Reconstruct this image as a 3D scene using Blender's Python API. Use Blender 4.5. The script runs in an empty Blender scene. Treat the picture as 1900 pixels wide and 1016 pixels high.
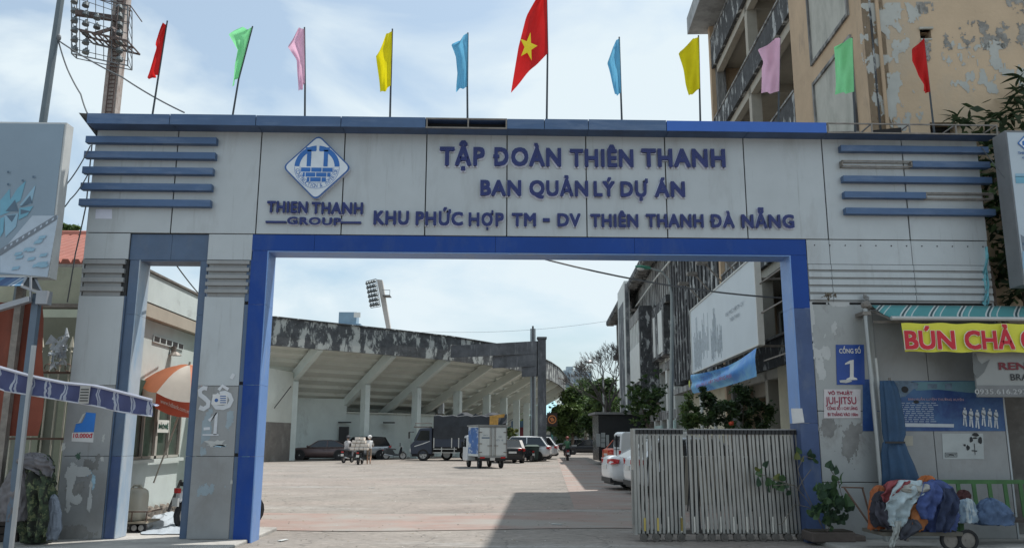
import bpy, math, random
from mathutils import Vector, Matrix
R = math.radians
sc = bpy.context.scene
# ---------------------------------------------------------------- camera
F = 1530.0; PITCH = math.atan(304 / F); YAW = R(1.5); ROLL = .003; EYE = 1.6
cam_data = bpy.data.cameras.new('camera'); cam = bpy.data.objects.new('camera', cam_data)
sc.collection.objects.link(cam); sc.camera = cam
cam_data.sensor_fit = 'HORIZONTAL'; cam_data.sensor_width = 36; cam_data.lens = F / 1900 * 36
cam_data.clip_start = .1; cam_data.clip_end = 3000
CM = Matrix.Rotation(-YAW, 3, 'Z') @ Matrix.Rotation(math.pi / 2 + PITCH, 3, 'X') @ Matrix.Rotation(ROLL, 3, 'Z')
cam.matrix_world = Matrix.Translation((0, 0, EYE)) @ CM.to_4x4()
sc.render.resolution_x = 1024; sc.render.resolution_y = 547
# ---------------------------------------------------------------- world, sun, exposure
SUN_AZ = 32.0; SUN_EL = 65.5      # azimuth from +X towards +Y
w = bpy.data.worlds.new('World'); sc.world = w; w.use_nodes = True
nt = w.node_tree; nt.nodes.clear()
def nd(t, kind, **kw):
    n = t.nodes.new(kind)
    for k, v in kw.items(): setattr(n, k, v)
    return n
out = nd(nt, 'ShaderNodeOutputWorld'); bg = nd(nt, 'ShaderNodeBackground'); bg.inputs[1].default_value = .12
sky = nd(nt, 'ShaderNodeTexSky', sky_type='NISHITA'); sky.sun_disc = False
sky.sun_elevation = R(SUN_EL); sky.sun_rotation = R(90 - SUN_AZ); sky.air_density = 1.0; sky.dust_density = 3.0; sky.ozone_density = .4
tc = nd(nt, 'ShaderNodeTexCoord')
mp = nd(nt, 'ShaderNodeMapping'); mp.inputs['Scale'].default_value = (1.0, 1.0, 2.4); mp.inputs['Location'].default_value = (2.3, 1.15, .62)
nz = nd(nt, 'ShaderNodeTexNoise'); nz.inputs['Scale'].default_value = 2.6; nz.inputs['Detail'].default_value = 8; nz.inputs['Roughness'].default_value = .52; nz.inputs['Distortion'].default_value = .5
cr = nd(nt, 'ShaderNodeValToRGB'); cr.color_ramp.elements[0].position = .41; cr.color_ramp.elements[1].position = .56
cr.color_ramp.elements[0].color = (.34, .34, .34, 1); cr.color_ramp.elements[1].color = (1, 1, 1, 1)
mx = nd(nt, 'ShaderNodeMix', data_type='RGBA'); mx.inputs[7].default_value = (4.75, 5.4, 5.75, 1)
nt.links.new(tc.outputs['Generated'], mp.inputs[0]); nt.links.new(mp.outputs[0], nz.inputs['Vector'])
nt.links.new(nz.outputs['Fac'], cr.inputs[0]); nt.links.new(cr.outputs[0], mx.inputs[0]); tn = nd(nt, 'ShaderNodeMix', data_type='RGBA', blend_type='MULTIPLY'); tn.inputs[0].default_value = 1; tn.inputs[7].default_value = (.84, 1.0, 1.02, 1)
nt.links.new(sky.outputs[0], tn.inputs[6]); nt.links.new(tn.outputs[2], mx.inputs[6])
nt.links.new(mx.outputs[2], bg.inputs[0]); nt.links.new(bg.outputs[0], out.inputs[0])
sl = bpy.data.lights.new('sun', 'SUN'); sl.energy = 3.7; sl.angle = R(.5); sl.color = (1, .96, .90)
so = bpy.data.objects.new('sun', sl); sc.collection.objects.link(so)
S = Vector((math.cos(R(SUN_EL)) * math.cos(R(SUN_AZ)), math.cos(R(SUN_EL)) * math.sin(R(SUN_AZ)), math.sin(R(SUN_EL))))
so.rotation_euler = S.to_track_quat('Z', 'Y').to_euler(); so.location = (30, 20, 60)
sc.view_settings.view_transform = 'Standard'; sc.view_settings.look = 'None'; sc.view_settings.gamma = 1
sc.view_settings.use_curve_mapping = False; sc.view_settings.exposure = 0.48
sc.render.engine = 'CYCLES'; sc.cycles.max_bounces = 6; sc.cycles.transparent_max_bounces = 8

random.seed(7)
# ---------------------------------------------------------------- measuring helpers (photo pixels of 1900 x 1016 -> metres)
def ray(px, py): return CM @ Vector(((px - 950) / F, (508 - py) / F, -1))
def aY(px, py, Y):
    d = ray(px, py); t = Y / d.y; return Vector((d.x * t, Y, EYE + d.z * t))
def aX(px, py, X):
    d = ray(px, py); t = X / d.x; return Vector((X, d.y * t, EYE + d.z * t))
def aZ(px, py, Z=0.):
    d = ray(px, py); t = (Z - EYE) / d.z; return Vector((d.x * t, d.y * t, Z))
KB = .065
def aB(px, py, off=0.):            # on the long facade of the right building, pushed out by off
    d = ray(px, py); X0 = 7.8 - off; t = (X0 - KB * 20) / (d.x - KB * d.y)
    return Vector((d.x * t, d.y * t, EYE + d.z * t))
def B(s, n, z): return Vector((7.8 + KB * (s - 20) - n, s + KB * n, z))
# ---------------------------------------------------------------- materials
MC = {}
def mat(name, col=(.5, .5, .5), rough=.7, metal=0., var=.12, scale=2.5, stain=None, stain2=None, bump=.0, bscale=30., trans=0., spec=.5, ao=None, gloss=None):
    """stain = (colour, low, high, (sx,sy,sz), strength)"""
    if name in MC: return MC[name]
    m = bpy.data.materials.new(name); m.use_nodes = True; t = m.node_tree; t.nodes.clear()
    o = nd(t, 'ShaderNodeOutputMaterial'); p = nd(t, 'ShaderNodeBsdfPrincipled')
    p.inputs['Roughness'].default_value = rough; p.inputs['Metallic'].default_value = metal
    p.inputs['Specular IOR Level'].default_value = spec
    geo = nd(t, 'ShaderNodeNewGeometry')
    c1 = tuple(max(0, c * (1 - var)) for c in col[:3]) + (1,); c2 = tuple(min(1, c * (1 + var)) for c in col[:3]) + (1,)
    n = nd(t, 'ShaderNodeTexNoise'); n.inputs['Scale'].default_value = scale; n.inputs['Detail'].default_value = 6; n.inputs['Roughness'].default_value = .65
    t.links.new(geo.outputs['Position'], n.inputs['Vector'])
    mr = nd(t, 'ShaderNodeMapRange'); mr.inputs[1].default_value = .3; mr.inputs[2].default_value = .7
    t.links.new(n.outputs['Fac'], mr.inputs[0])
    mix = nd(t, 'ShaderNodeMix', data_type='RGBA'); mix.inputs[6].default_value = c1; mix.inputs[7].default_value = c2
    t.links.new(mr.outputs[0], mix.inputs[0]); cur = mix.outputs[2]
    for k, st in enumerate((stain, stain2)):
        if not st: continue
        col2, lo, hi, sv, strength = st
        mpn = nd(t, 'ShaderNodeMapping'); mpn.inputs['Scale'].default_value = sv; mpn.inputs['Location'].default_value = (3.1 * k + .7, 1.7, 5.3 * k)
        t.links.new(geo.outputs['Position'], mpn.inputs[0])
        n2 = nd(t, 'ShaderNodeTexNoise'); n2.inputs['Scale'].default_value = 1; n2.inputs['Detail'].default_value = 9; n2.inputs['Roughness'].default_value = .68; n2.inputs['Distortion'].default_value = .3
        t.links.new(mpn.outputs[0], n2.inputs['Vector'])
        m2 = nd(t, 'ShaderNodeMapRange'); m2.inputs[1].default_value = lo; m2.inputs[2].default_value = hi; m2.inputs[4].default_value = strength
        t.links.new(n2.outputs['Fac'], m2.inputs[0])
        mix2 = nd(t, 'ShaderNodeMix', data_type='RGBA'); mix2.inputs[7].default_value = tuple(col2) + (1,)
        t.links.new(m2.outputs[0], mix2.inputs[0]); t.links.new(cur, mix2.inputs[6]); cur = mix2.outputs[2]
    t.links.new(cur, p.inputs['Base Color'])
    if bump:
        n3 = nd(t, 'ShaderNodeTexNoise'); n3.inputs['Scale'].default_value = bscale; n3.inputs['Detail'].default_value = 5
        t.links.new(geo.outputs['Position'], n3.inputs['Vector'])
        b = nd(t, 'ShaderNodeBump'); b.inputs['Strength'].default_value = bump; b.inputs['Distance'].default_value = .02
        t.links.new(n3.outputs['Fac'], b.inputs['Height']); t.links.new(b.outputs[0], p.inputs['Normal'])
    last = p.outputs[0]
    if trans:
        tr = nd(t, 'ShaderNodeBsdfTranslucent'); t.links.new(cur, tr.inputs[0])
        ms = nd(t, 'ShaderNodeMixShader'); ms.inputs[0].default_value = trans
        t.links.new(last, ms.inputs[1]); t.links.new(tr.outputs[0], ms.inputs[2]); last = ms.outputs[0]
    t.links.new(last, o.inputs[0]); MC[name] = m; return m
def stripes(name, cols, period, axis=0, rough=.8, skew=0., trans=0., wob=0.):
    """cols = [(end_fraction, colour)] along an axis of the object's own space"""
    if name in MC: return MC[name]
    m = mat(name, (1, 1, 1), rough, var=.0, trans=trans); t = m.node_tree
    tcn = nd(t, 'ShaderNodeTexCoord'); sp = nd(t, 'ShaderNodeSeparateXYZ'); t.links.new(tcn.outputs['Object'], sp.inputs[0])
    a = nd(t, 'ShaderNodeMath', operation='MULTIPLY_ADD'); a.inputs[1].default_value = skew
    t.links.new(sp.outputs[2 if axis != 2 else 0], a.inputs[0]); t.links.new(sp.outputs[axis], a.inputs[2]); src = a.outputs[0]
    if wob:
        nn = nd(t, 'ShaderNodeTexNoise'); nn.inputs['Scale'].default_value = 6; t.links.new(tcn.outputs['Object'], nn.inputs['Vector'])
        a2 = nd(t, 'ShaderNodeMath', operation='MULTIPLY_ADD'); a2.inputs[1].default_value = wob
        t.links.new(nn.outputs['Fac'], a2.inputs[0]); t.links.new(src, a2.inputs[2]); src = a2.outputs[0]
    d = nd(t, 'ShaderNodeMath', operation='DIVIDE'); d.inputs[1].default_value = period; t.links.new(src, d.inputs[0])
    fr = nd(t, 'ShaderNodeMath', operation='FRACT'); t.links.new(d.outputs[0], fr.inputs[0])
    rp = nd(t, 'ShaderNodeValToRGB'); rp.color_ramp.interpolation = 'CONSTANT'
    el = rp.color_ramp.elements; pos = 0.; el[0].position = 0; el[0].color = tuple(cols[0][1]) + (1,)
    el.remove(el[1]); pos = cols[0][0]
    for e, c in cols[1:]:
        x = el.new(pos); x.color = tuple(c) + (1,); pos = e
    t.links.new(fr.outputs[0], rp.inputs[0])
    for n in t.nodes:
        if n.type == 'BSDF_PRINCIPLED': t.links.new(rp.outputs[0], n.inputs['Base Color'])
        if n.type == 'BSDF_TRANSLUCENT': t.links.new(rp.outputs[0], n.inputs[0])
    return m
# ---------------------------------------------------------------- mesh builder
class MB:
    def __init__(s): s.v = []; s.f = []; s.m = []; s.cm = 0
    def add(s, pts, faces):
        o = len(s.v); s.v += [Vector(p) for p in pts]
        for f in faces: s.f.append(tuple(i + o for i in f)); s.m.append(s.cm)
        return s
    def poly(s, pts): return s.add(pts, [tuple(range(len(pts)))])
    def hexa(s, p):   # 8 points: bottom ring 0-3, top ring 4-7
        return s.add(p, [(3, 2, 1, 0), (4, 5, 6, 7), (0, 1, 5, 4), (1, 2, 6, 5), (2, 3, 7, 6), (3, 0, 4, 7)])
    def box(s, x0, x1, y0, y1, z0, z1):
        if x1 < x0: x0, x1 = x1, x0
        if y1 < y0: y0, y1 = y1, y0
        if z1 < z0: z0, z1 = z1, z0
        return s.hexa([(x0, y0, z0), (x1, y0, z0), (x1, y1, z0), (x0, y1, z0), (x0, y0, z1), (x1, y0, z1), (x1, y1, z1), (x0, y1, z1)])
    def bbox(s, s0, s1, n0, n1, z0, z1):   # box in the right building's frame
        P = [B(s0, n1, 0), B(s0, n0, 0), B(s1, n0, 0), B(s1, n1, 0)]
        if n1 < n0: P = [P[1], P[0], P[3], P[2]]
        return s.hexa([Vector((p.x, p.y, z0)) for p in P] + [Vector((p.x, p.y, z1)) for p in P])
    def bar(s, p, q, w, h=None, up=(0, 0, 1)):
        p = Vector(p); q = Vector(q); h = h or w; d = (q - p).normalized(); u = Vector(up)
        if abs(d.dot(u)) > .95: u = Vector((0, 1, 0))
        a = d.cross(u).normalized() * w / 2; b = a.cross(d).normalized() * h / 2
        return s.hexa([p - a - b, p + a - b, q + a - b, q - a - b, p - a + b, p + a + b, q + a + b, q - a + b])
    def tube(s, pts, r, n=6, cap=True):
        pts = [Vector(p) for p in pts]; rs = r if isinstance(r, (list, tuple)) else [r] * len(pts); o = len(s.v); u = None
        for i, p in enumerate(pts):
            d = (pts[min(i + 1, len(pts) - 1)] - pts[max(i - 1, 0)]).normalized()
            if u is None: u = d.cross(Vector((0, 0, 1)) if abs(d.z) < .9 else Vector((1, 0, 0))).normalized()
            u = (u - d * u.dot(d)).normalized(); v = d.cross(u)
            for k in range(n):
                a = 2 * math.pi * k / n; s.v.append(p + (u * math.cos(a) + v * math.sin(a)) * rs[i])
        for i in range(len(pts) - 1):
            for k in range(n):
                s.f.append((o + i * n + k, o + i * n + (k + 1) % n, o + (i + 1) * n + (k + 1) % n, o + (i + 1) * n + k)); s.m.append(s.cm)
        if cap:
            s.f.append(tuple(o + k for k in range(n))[::-1]); s.m.append(s.cm)
            s.f.append(tuple(o + (len(pts) - 1) * n + k for k in range(n))); s.m.append(s.cm)
        return s
    def cyl(s, c, r, h, axis='z', n=16):
        c = Vector(c); d = {'x': Vector((1, 0, 0)), 'y': Vector((0, 1, 0)), 'z': Vector((0, 0, 1))}[axis] * h / 2
        return s.tube([c - d, c + d], r, n)
    def prism(s, pts, off):     # polygon of 3-D points pushed by a vector
        n = len(pts); off = Vector(off); pts = [Vector(p) for p in pts]
        return s.add(pts + [p + off for p in pts], [tuple(range(n))[::-1], tuple(range(n, 2 * n))] + [(i, (i + 1) % n, n + (i + 1) % n, n + i) for i in range(n)])
    def grid(s, P):             # rows of points
        o = len(s.v); nr = len(P); nc = len(P[0])
        for r_ in P: s.v += [Vector(p) for p in r_]
        for i in range(nr - 1):
            for j in range(nc - 1):
                s.f.append((o + i * nc + j, o + i * nc + j + 1, o + (i + 1) * nc + j + 1, o + (i + 1) * nc + j)); s.m.append(s.cm)
        return s
    def loft(s, rings, cap=True):
        n = len(rings[0]); o = len(s.v)
        for r_ in rings: s.v += [Vector(p) for p in r_]
        for i in range(len(rings) - 1):
            for k in range(n):
                s.f.append((o + i * n + k, o + i * n + (k + 1) % n, o + (i + 1) * n + (k + 1) % n, o + (i + 1) * n + k)); s.m.append(s.cm)
        if cap:
            s.f.append(tuple(o + k for k in range(n))[::-1]); s.m.append(s.cm)
            s.f.append(tuple(o + (len(rings) - 1) * n + k for k in range(n))); s.m.append(s.cm)
        return s
    def ball(s, c, r, n=8, m=6, sq=(1, 1, 1), jit=0):
        c = Vector(c); rings = []
        for i in range(m + 1):
            th = math.pi * i / m; ring = []
            for k in range(n):
                a = 2 * math.pi * k / n; j = 1 + (random.uniform(-jit, jit) if 0 < i < m else 0)
                ring.append(c + Vector((math.sin(th) * math.cos(a) * sq[0], math.sin(th) * math.sin(a) * sq[1], -math.cos(th) * sq[2])) * r * j)
            rings.append(ring)
        return s.loft(rings, False)
    def mesh(s, name, mats, shift=None, smooth=False):
        me = bpy.data.meshes.new(name); sh = Vector(shift) if shift is not None else Vector((0, 0, 0))
        me.from_pydata([tuple(v - sh) for v in s.v], [], s.f)
        for m in (mats if isinstance(mats, (list, tuple)) else [mats]): me.materials.append(m)
        me.polygons.foreach_set('material_index', s.m)
        if smooth: me.polygons.foreach_set('use_smooth', [True] * len(s.f))
        me.update(); return me
    def build(s, name, mats, parent=None, local=False, smooth=False, bevel=0, solid=0, label=None, cat=None, kind=None, group=None, origin=None):
        if not s.v: return None
        if parent is None:
            if origin is None:
                xs = [v.x for v in s.v]; ys = [v.y for v in s.v]; zs = [v.z for v in s.v]
                origin = Vector(((min(xs) + max(xs)) / 2, (min(ys) + max(ys)) / 2, min(zs)))
            sh = Vector(origin)
        else: sh = Vector((0, 0, 0)) if local else wloc(parent)
        o = bpy.data.objects.new(name, s.mesh(name, mats, sh, smooth)); sc.collection.objects.link(o)
        if parent is None: o.location = sh
        else: o.parent = parent
        if bevel:
            b = o.modifiers.new('bevel', 'BEVEL'); b.width = bevel; b.segments = 2; b.limit_method = 'ANGLE'
        if solid:
            b = o.modifiers.new('solid', 'SOLIDIFY'); b.thickness = solid; b.offset = 0
        props(o, label, cat, kind, group); return o
def wloc(o):
    v = Vector((0, 0, 0))
    while o: v += Vector(o.location); o = o.parent
    return v
def props(o, label=None, cat=None, kind=None, group=None):
    if label: o['label'] = label
    if cat: o['category'] = cat
    if kind: o['kind'] = kind
    if group: o['group'] = group
    return o
def thing(name, label, cat, loc=(0, 0, 0), rz=0., group=None):
    o = bpy.data.objects.new(name, None); o.empty_display_size = .3; sc.collection.objects.link(o)
    o.location = loc; o.rotation_euler = (0, 0, rz); return props(o, label, cat, None, group)
def inst(me, name, parent=None, loc=(0, 0, 0), rot=(0, 0, 0), scale=(1, 1, 1)):
    o = bpy.data.objects.new(name, me); sc.collection.objects.link(o); o.parent = parent
    o.location = loc; o.rotation_euler = rot; o.scale = scale; return o
def copy_tree(o, parent=None):
    c = o.copy(); sc.collection.objects.link(c); c.parent = parent
    for ch in list(o.children): copy_tree(ch, c)
    return c
def skinned(name, joints, edges, mats, parent, sub=1, assign=None):
    """one continuous body: joints {key:(point, radius)}"""
    keys = list(joints); me = bpy.data.meshes.new(name)
    me.from_pydata([joints[k][0] for k in keys], [(keys.index(a), keys.index(b)) for a, b in edges], []); 
    o = bpy.data.objects.new(name, me); sc.collection.objects.link(o)
    sk = o.modifiers.new('s', 'SKIN'); sk.use_smooth_shade = True
    if not me.skin_vertices:
        me.attributes.new('tmp', 'FLOAT', 'POINT')
    lay = me.skin_vertices[0].data if me.skin_vertices else None
    if lay:
        for i, k in enumerate(keys):
            r = joints[k][1]; r = r if isinstance(r, tuple) else (r, r); lay[i].radius = r
        lay[0].use_root = True
    sb = o.modifiers.new('u', 'SUBSURF'); sb.levels = sub; sb.render_levels = sub
    dg = bpy.context.evaluated_depsgraph_get(); ev = o.evaluated_get(dg)
    nm = bpy.data.meshes.new_from_object(ev); bpy.data.objects.remove(o)
    for m in mats: nm.materials.append(m)
    if assign:
        for p in nm.polygons: p.material_index = assign(p.center)
    ob = bpy.data.objects.new(name, nm); sc.collection.objects.link(ob); ob.parent = parent; return ob
# ---------------------------------------------------------------- lettering
_fc = {}
def glyphs(body, extrude=0.):
    k = (body, extrude)
    if k in _fc: return _fc[k]
    c = bpy.data.curves.new('t', 'FONT'); c.body = body; c.size = 1; c.extrude = extrude; c.resolution_u = 3
    o = bpy.data.objects.new('t', c); sc.collection.objects.link(o)
    dg = bpy.context.evaluated_depsgraph_get(); me = bpy.data.meshes.new_from_object(o.evaluated_get(dg))
    vs = [v.co.copy() for v in me.vertices]; fs = [tuple(p.vertices) for p in me.polygons]; ns = [p.normal.copy() for p in me.polygons]
    bpy.data.objects.remove(o); bpy.data.curves.remove(c); bpy.data.meshes.remove(me)
    xs = [v.x for v in vs] or [0]; _fc[k] = (vs, fs, ns, min(xs), max(xs)); return _fc[k]
_h = glyphs('H'); CAP = max(v.y for v in _h[0])
def spots(r, n=8): return [(0, 0)] + ([(i * r, j * r) for i in (-1, 0, 1) for j in (-1, 0, 1) if (i or j) and (n > 6 or (i and j))] if r else [])
def write(mb, body, p0, p1, capz, nrm=(0, -1, 0), off=.02, bold=.0, both=None):
    """flat lettering from p0 (baseline left) to p1 (baseline right), capital height capz, in the plane facing nrm; bold thickens the strokes"""
    bold *= .6; vs, fs, ns, a, b = glyphs(body); a -= bold; b += bold; cap = CAP + 2 * bold
    p0 = Vector(p0); p1 = Vector(p1); up = Vector((0, 0, 1)) if both is None else Vector(both); dx = (p1 - p0) / (b - a)
    for k, (ox, oy) in enumerate(spots(bold, 6)):
        n = Vector(nrm) * (off + k * .0004)
        mb.add([p0 + dx * (v.x + ox - a) + up * ((v.y + oy + bold) / cap * capz) + n for v in vs], fs)
    return mb
def letters(body, px0, px1, ptop, pbase, Y, parent, mats, depth=.05, bold=.04):
    """each character its own raised letter, set between two pixel columns on the plane Y"""
    A = aY(px0, pbase[0], Y); C = aY(px1, pbase[1], Y); T = aY(px0, ptop[0], Y); cap = T.z - A.z
    r = bold; g = glyphs(body); g3 = g[3] - r; trk = 1.5 * r; tot = g[4] + r - g3 + trk * (len(body) - 1); sx = (C.x - A.x) / tot; kz = cap / (CAP + 2 * r)
    for i, ch in enumerate(body):
        if ch == ' ': continue
        pre = glyphs(body[:i + 1]); vs, fs, ns, a, b = glyphs(ch, .5)
        gx = pre[4] - (b - a) - g3 + trk * i; zb = A.z + (C.z - A.z) * (gx * sx / (C.x - A.x))
        m = MB(); extra = []
        if ch in 'ĐỢ':          # plain base letter; stroke, horn and dot are set as solid pieces
            wd = b - a; vs, fs, ns, a2, b2 = glyphs('D' if ch == 'Đ' else 'O', .5)
            sc2 = wd / (b2 - a2) * (1 if ch == 'Đ' else .93); sh_ = a + (.06 * wd if ch == 'Đ' else 0)
            vs = [Vector((sh_ + (v.x - a2) * (sc2 if ch != 'Đ' else .94), v.y, v.z)) for v in vs]
            extra = [(-.08, .36, .30, .42)] if ch == 'Đ' else [(.40, .58, -.24, -.10), (.86, 1.04, .66, .86), (.74, .95, .62, .70)]
            for x0, x1, y0, y1 in extra:
                X0, X1 = (A.x + (gx + x0 * wd) * sx, A.x + (gx + x1 * wd) * sx); Z0, Z1 = (zb + (y + r) * kz for y in (y0, y1)); m.box(X0, X1, Y - depth - .007, Y - .002, Z0, Z1)
        for k, (ox, oy) in enumerate(spots(r)):
            o = len(m.v); dd = depth + k * .0005
            m.v += [Vector((A.x + (gx + v.x - a + ox) * sx, Y - .001 - dd * (v.z + .5), zb + (v.y + oy + r) * kz)) for v in vs]
            m.f += [tuple(q + o for q in f) for f in fs]; m.m += [0 if n.z > .5 else 1 for n in ns]
        for k, (ox, oy) in enumerate(spots(r + .022)[1:]):      # pale backing plate round each character
            if not (ox and oy): continue
            o = len(m.v); m.v += [Vector((A.x + (gx + v.x - a + ox) * sx, Y - .001 - (.02 + k * .0005) * (v.z + .5), zb + (v.y + oy + r - .02) * kz)) for v in vs]
            m.f += [tuple(q + o for q in f) for f in fs]; m.m += [1] * len(fs)
        m.build('letter', mats, parent)
# ================================================================ GROUND
M_ground = mat('paving_dust', (.240, .215, .192), .9, var=.22, scale=.45, stain=((.31, .245, .215), .50, .66, (.05, .20, 1), .5), stain2=((.37, .36, .345), .56, .66, (.25, 1.0, 1), .6), bump=.5, bscale=9)
# finer speckle, cracks and reddish paver bands
t = M_ground.node_tree; pr = [n for n in t.nodes if n.type == 'BSDF_PRINCIPLED'][0]
src = pr.inputs['Base Color'].links[0].from_socket; geo = [n for n in t.nodes if n.type == 'NEW_GEOMETRY'][0]
vo = nd(t, 'ShaderNodeTexNoise'); vo.inputs['Scale'].default_value = 14; vo.inputs['Detail'].default_value = 8; vo.inputs['Roughness'].default_value = .8
mpx = nd(t, 'ShaderNodeMapping'); mpx.inputs['Scale'].default_value = (.35, 1, 1); t.links.new(geo.outputs['Position'], mpx.inputs[0]); t.links.new(mpx.outputs[0], vo.inputs['Vector'])
mr = nd(t, 'ShaderNodeMapRange'); mr.inputs[1].default_value = .33; mr.inputs[2].default_value = .62; mr.inputs[3].default_value = .50; mr.inputs[4].default_value = 1.16
t.links.new(vo.outputs['Fac'], mr.inputs[0])
mm = nd(t, 'ShaderNodeMix', data_type='RGBA', blend_type='MULTIPLY'); mm.inputs[0].default_value = 1
t.links.new(src, mm.inputs[6]); t.links.new(mr.outputs[0], mm.inputs[7]); 
# thin cracks
vc = nd(t, 'ShaderNodeTexVoronoi', feature='DISTANCE_TO_EDGE'); vc.inputs['Scale'].default_value = .8; vc.inputs['Randomness'].default_value = 1
nw = nd(t, 'ShaderNodeTexNoise'); nw.inputs['Scale'].default_value = 2.5; nw.inputs['Detail'].default_value = 5; t.links.new(geo.outputs['Position'], nw.inputs['Vector'])
ad = nd(t, 'ShaderNodeMix', data_type='RGBA'); ad.inputs[0].default_value = .32; t.links.new(geo.outputs['Position'], ad.inputs[6]); t.links.new(nw.outputs['Color'], ad.inputs[7]); t.links.new(ad.outputs[2], vc.inputs['Vector'])
mc = nd(t, 'ShaderNodeMapRange'); mc.inputs[1].default_value = 0; mc.inputs[2].default_value = .012; mc.inputs[3].default_value = .62; mc.inputs[4].default_value = 1
t.links.new(vc.outputs['Distance'], mc.inputs[0])
m3 = nd(t, 'ShaderNodeMix', data_type='RGBA', blend_type='MULTIPLY'); m3.inputs[0].default_value = 1
t.links.new(mm.outputs[2], m3.inputs[6]); t.links.new(mc.outputs[0], m3.inputs[7]); t.links.new(m3.outputs[2], pr.inputs['Base Color'])
g = MB(); nx = 60; X = [-700, -200, -80] + [-40 + i * 2 for i in range(41)] + [80, 200, 700]; Yg = [-60, -10, 4] + [5 + i * .8 for i in range(30)] + [32, 40, 50, 60, 80, 120, 200, 400, 1200]
g.grid([[(x, y, (random.uniform(-.008, .008) if 5 < y < 30 and abs(x) < 20 else 0)) for x in X] for y in Yg][::1])
go = g.build('ground', M_ground, kind='structure', smooth=True, origin=(0, 0, 0))
M_conc = mat('worn_concrete', (.36, .35, .33), .9, var=.15, stain=((.16, .15, .14), .5, .68, (1.2, 1.2, 1.2), .6), bump=.5)
M_redpave = mat('red_paver', (.265, .19, .165), .9, var=.12, scale=1.5, stain=((.268, .256, .235), .42, .60, (.35, .6, 1), .9), bump=.3)
# reddish paver strip across the yard and down its far side
g = MB(); g.grid([[(x, y + .25 * math.sin(x * .7), .006) for x in [-5.6 + i * .5 for i in range(27)]] for y in (15.3, 16.2, 17.3, 18.6)])
g.build('paver_band', M_redpave, kind='structure', origin=(0, 0, 0))
g = MB(); g.grid([[(2.0 + (y - 20) * .072 + x, y, .006) for x in (0, 1.0, 2.1)] for y in [19.6 + i * 2.5 for i in range(20)]])
g.build('paver_walk', M_redpave, kind='structure', origin=(0, 0, 0))
rg = random.Random(52); g = MB()      # grit, leaf scraps and small stones lying about
for k in range(1500):
    y = 12.2 + 42 * rg.random() ** 1.7; x = rg.uniform(-9, 5.0 + .07 * y) if y > 14 else rg.uniform(-3.6, 5.1); s = rg.uniform(.008, .028) * (1 + (y - 12) * .03); a = rg.uniform(0, 3.1); c_, s_ = math.cos(a) * s, math.sin(a) * s
    g.cm = rg.choice((0, 0, 1, 2)); g.add([(x - c_, y - s_, .009), (x + s_ * .5, y - c_ * .5, .010), (x + c_, y + s_, .009 + s * .3), (x - s_ * .5, y + c_ * .5, .010)], [(0, 1, 2, 3)])
g.build('grit', [mat('grit_dark', (.10, .09, .075), .9), mat('grit_pale', (.42, .41, .38), .9), mat('grit_leaf', (.17, .13, .06), .9)], None, kind='stuff', label='grit, leaf scraps and small stones strewn over the yard paving', cat='debris')
# low pavement on both sides of the drive
for nm, x0, x1 in (('pavement_left', -14, -3.72), ('pavement_right', 5.14, 16)):
    g = MB(); g.box(x0, x1, 12.45, 15.2 if x0 < 0 else 14.7, -.05, .055); g.build(nm, M_conc, kind='structure', bevel=.02)
# ================================================================ GATE
YG = 13.4
PAN = dict(rough=.42, metal=.12)
M_pan = mat('silver_composite_panel', (.42, .455, .475), var=.06, scale=1.2, stain=((.26, .26, .26), .52, .75, (2.2, 2.2, .5), .5), stain2=((.17, .165, .16), .60, .74, (11, 11, .5), .55), bump=.25, bscale=1.1, **PAN)
M_pan2 = mat('pillar_panel_grime_and_shade', (.27, .28, .285), var=.10, scale=1.6, stain=((.19, .18, .17), .5, .72, (1.5, 1.5, 1.1), .6), stain2=((.14, .13, .12), .60, .76, (12, 12, .6), .5), bump=.25, bscale=1.2, **PAN)  # base darkened to stand in for shade on the lower panels; stains are grime
M_gap = mat('dark_joint', (.035, .037, .04), .9)
M_blue = mat('cornice_blue_faded', (.06, .115, .225), .5, .1, var=.10, stain=((.16, .22, .33), .5, .7, (.9, .9, 6), .6))
M_blue_new = mat('cornice_blue_bright', (.035, .125, .46), .42, .1, var=.05)
M_blue_d = mat('cornice_soffit_blue', (.055, .10, .20), .6, var=.1, stain=((.03, .04, .06), .45, .7, (1, 1, 1), .6))
M_frame = mat('portal_blue', (.005, .048, .25), .5, .0, spec=.3, var=.10, scale=1.4, stain=((.06, .10, .22), .50, .72, (2, 2, .8), .5))
M_frame_r = mat('portal_reveal_blue', (.16, .29, .58), .45, .05, var=.08, stain=((.30, .36, .44), .52, .7, (3, 3, 1), .5))
M_frame_old = mat('portal_blue_weathered', (.05, .085, .19), .6, .05, var=.15, scale=2, stain=((.13, .16, .22), .5, .68, (3, 3, 1.2), .6))
M_slate = mat('door_frame_slate_blue', (.075, .12, .20), .5, .1, var=.12, scale=2.5, stain=((.12, .15, .20), .5, .7, (3, 3, 2), .5))
M_slate_r = mat('door_reveal_pale', (.42, .48, .54), .5, .1, var=.08, stain=((.22, .36, .52), .45, .62, (3, 3, .9), .7))
M_letter = mat('letter_blue', (.012, .022, .125), .35, .1, var=.15, scale=6)
M_side = mat('letter_edge_pale', (.55, .57, .66), .4, .2)
M_steel = mat('bare_steel_frame', (.22, .20, .18), .6, .4, var=.3, scale=8)
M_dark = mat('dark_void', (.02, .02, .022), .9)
gate = thing('gateway', 'wide silver panelled gateway with blue frame, roof cornice and raised Vietnamese lettering', 'gateway', (0.8, YG, 0))
def gp(name, x0, x1, z0, z1, y0=None, y1=None, m=None, bev=.006):   # a panel on the gate front
    y0 = YG if y0 is None else y0; y1 = YG + .03 if y1 is None else y1
    return MB().box(x0, x1, y0, y1, z0, z1).build(name, m or M_pan, gate, bevel=bev)
ZT, ZB = 6.69, 4.90          # board top and bottom
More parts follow.
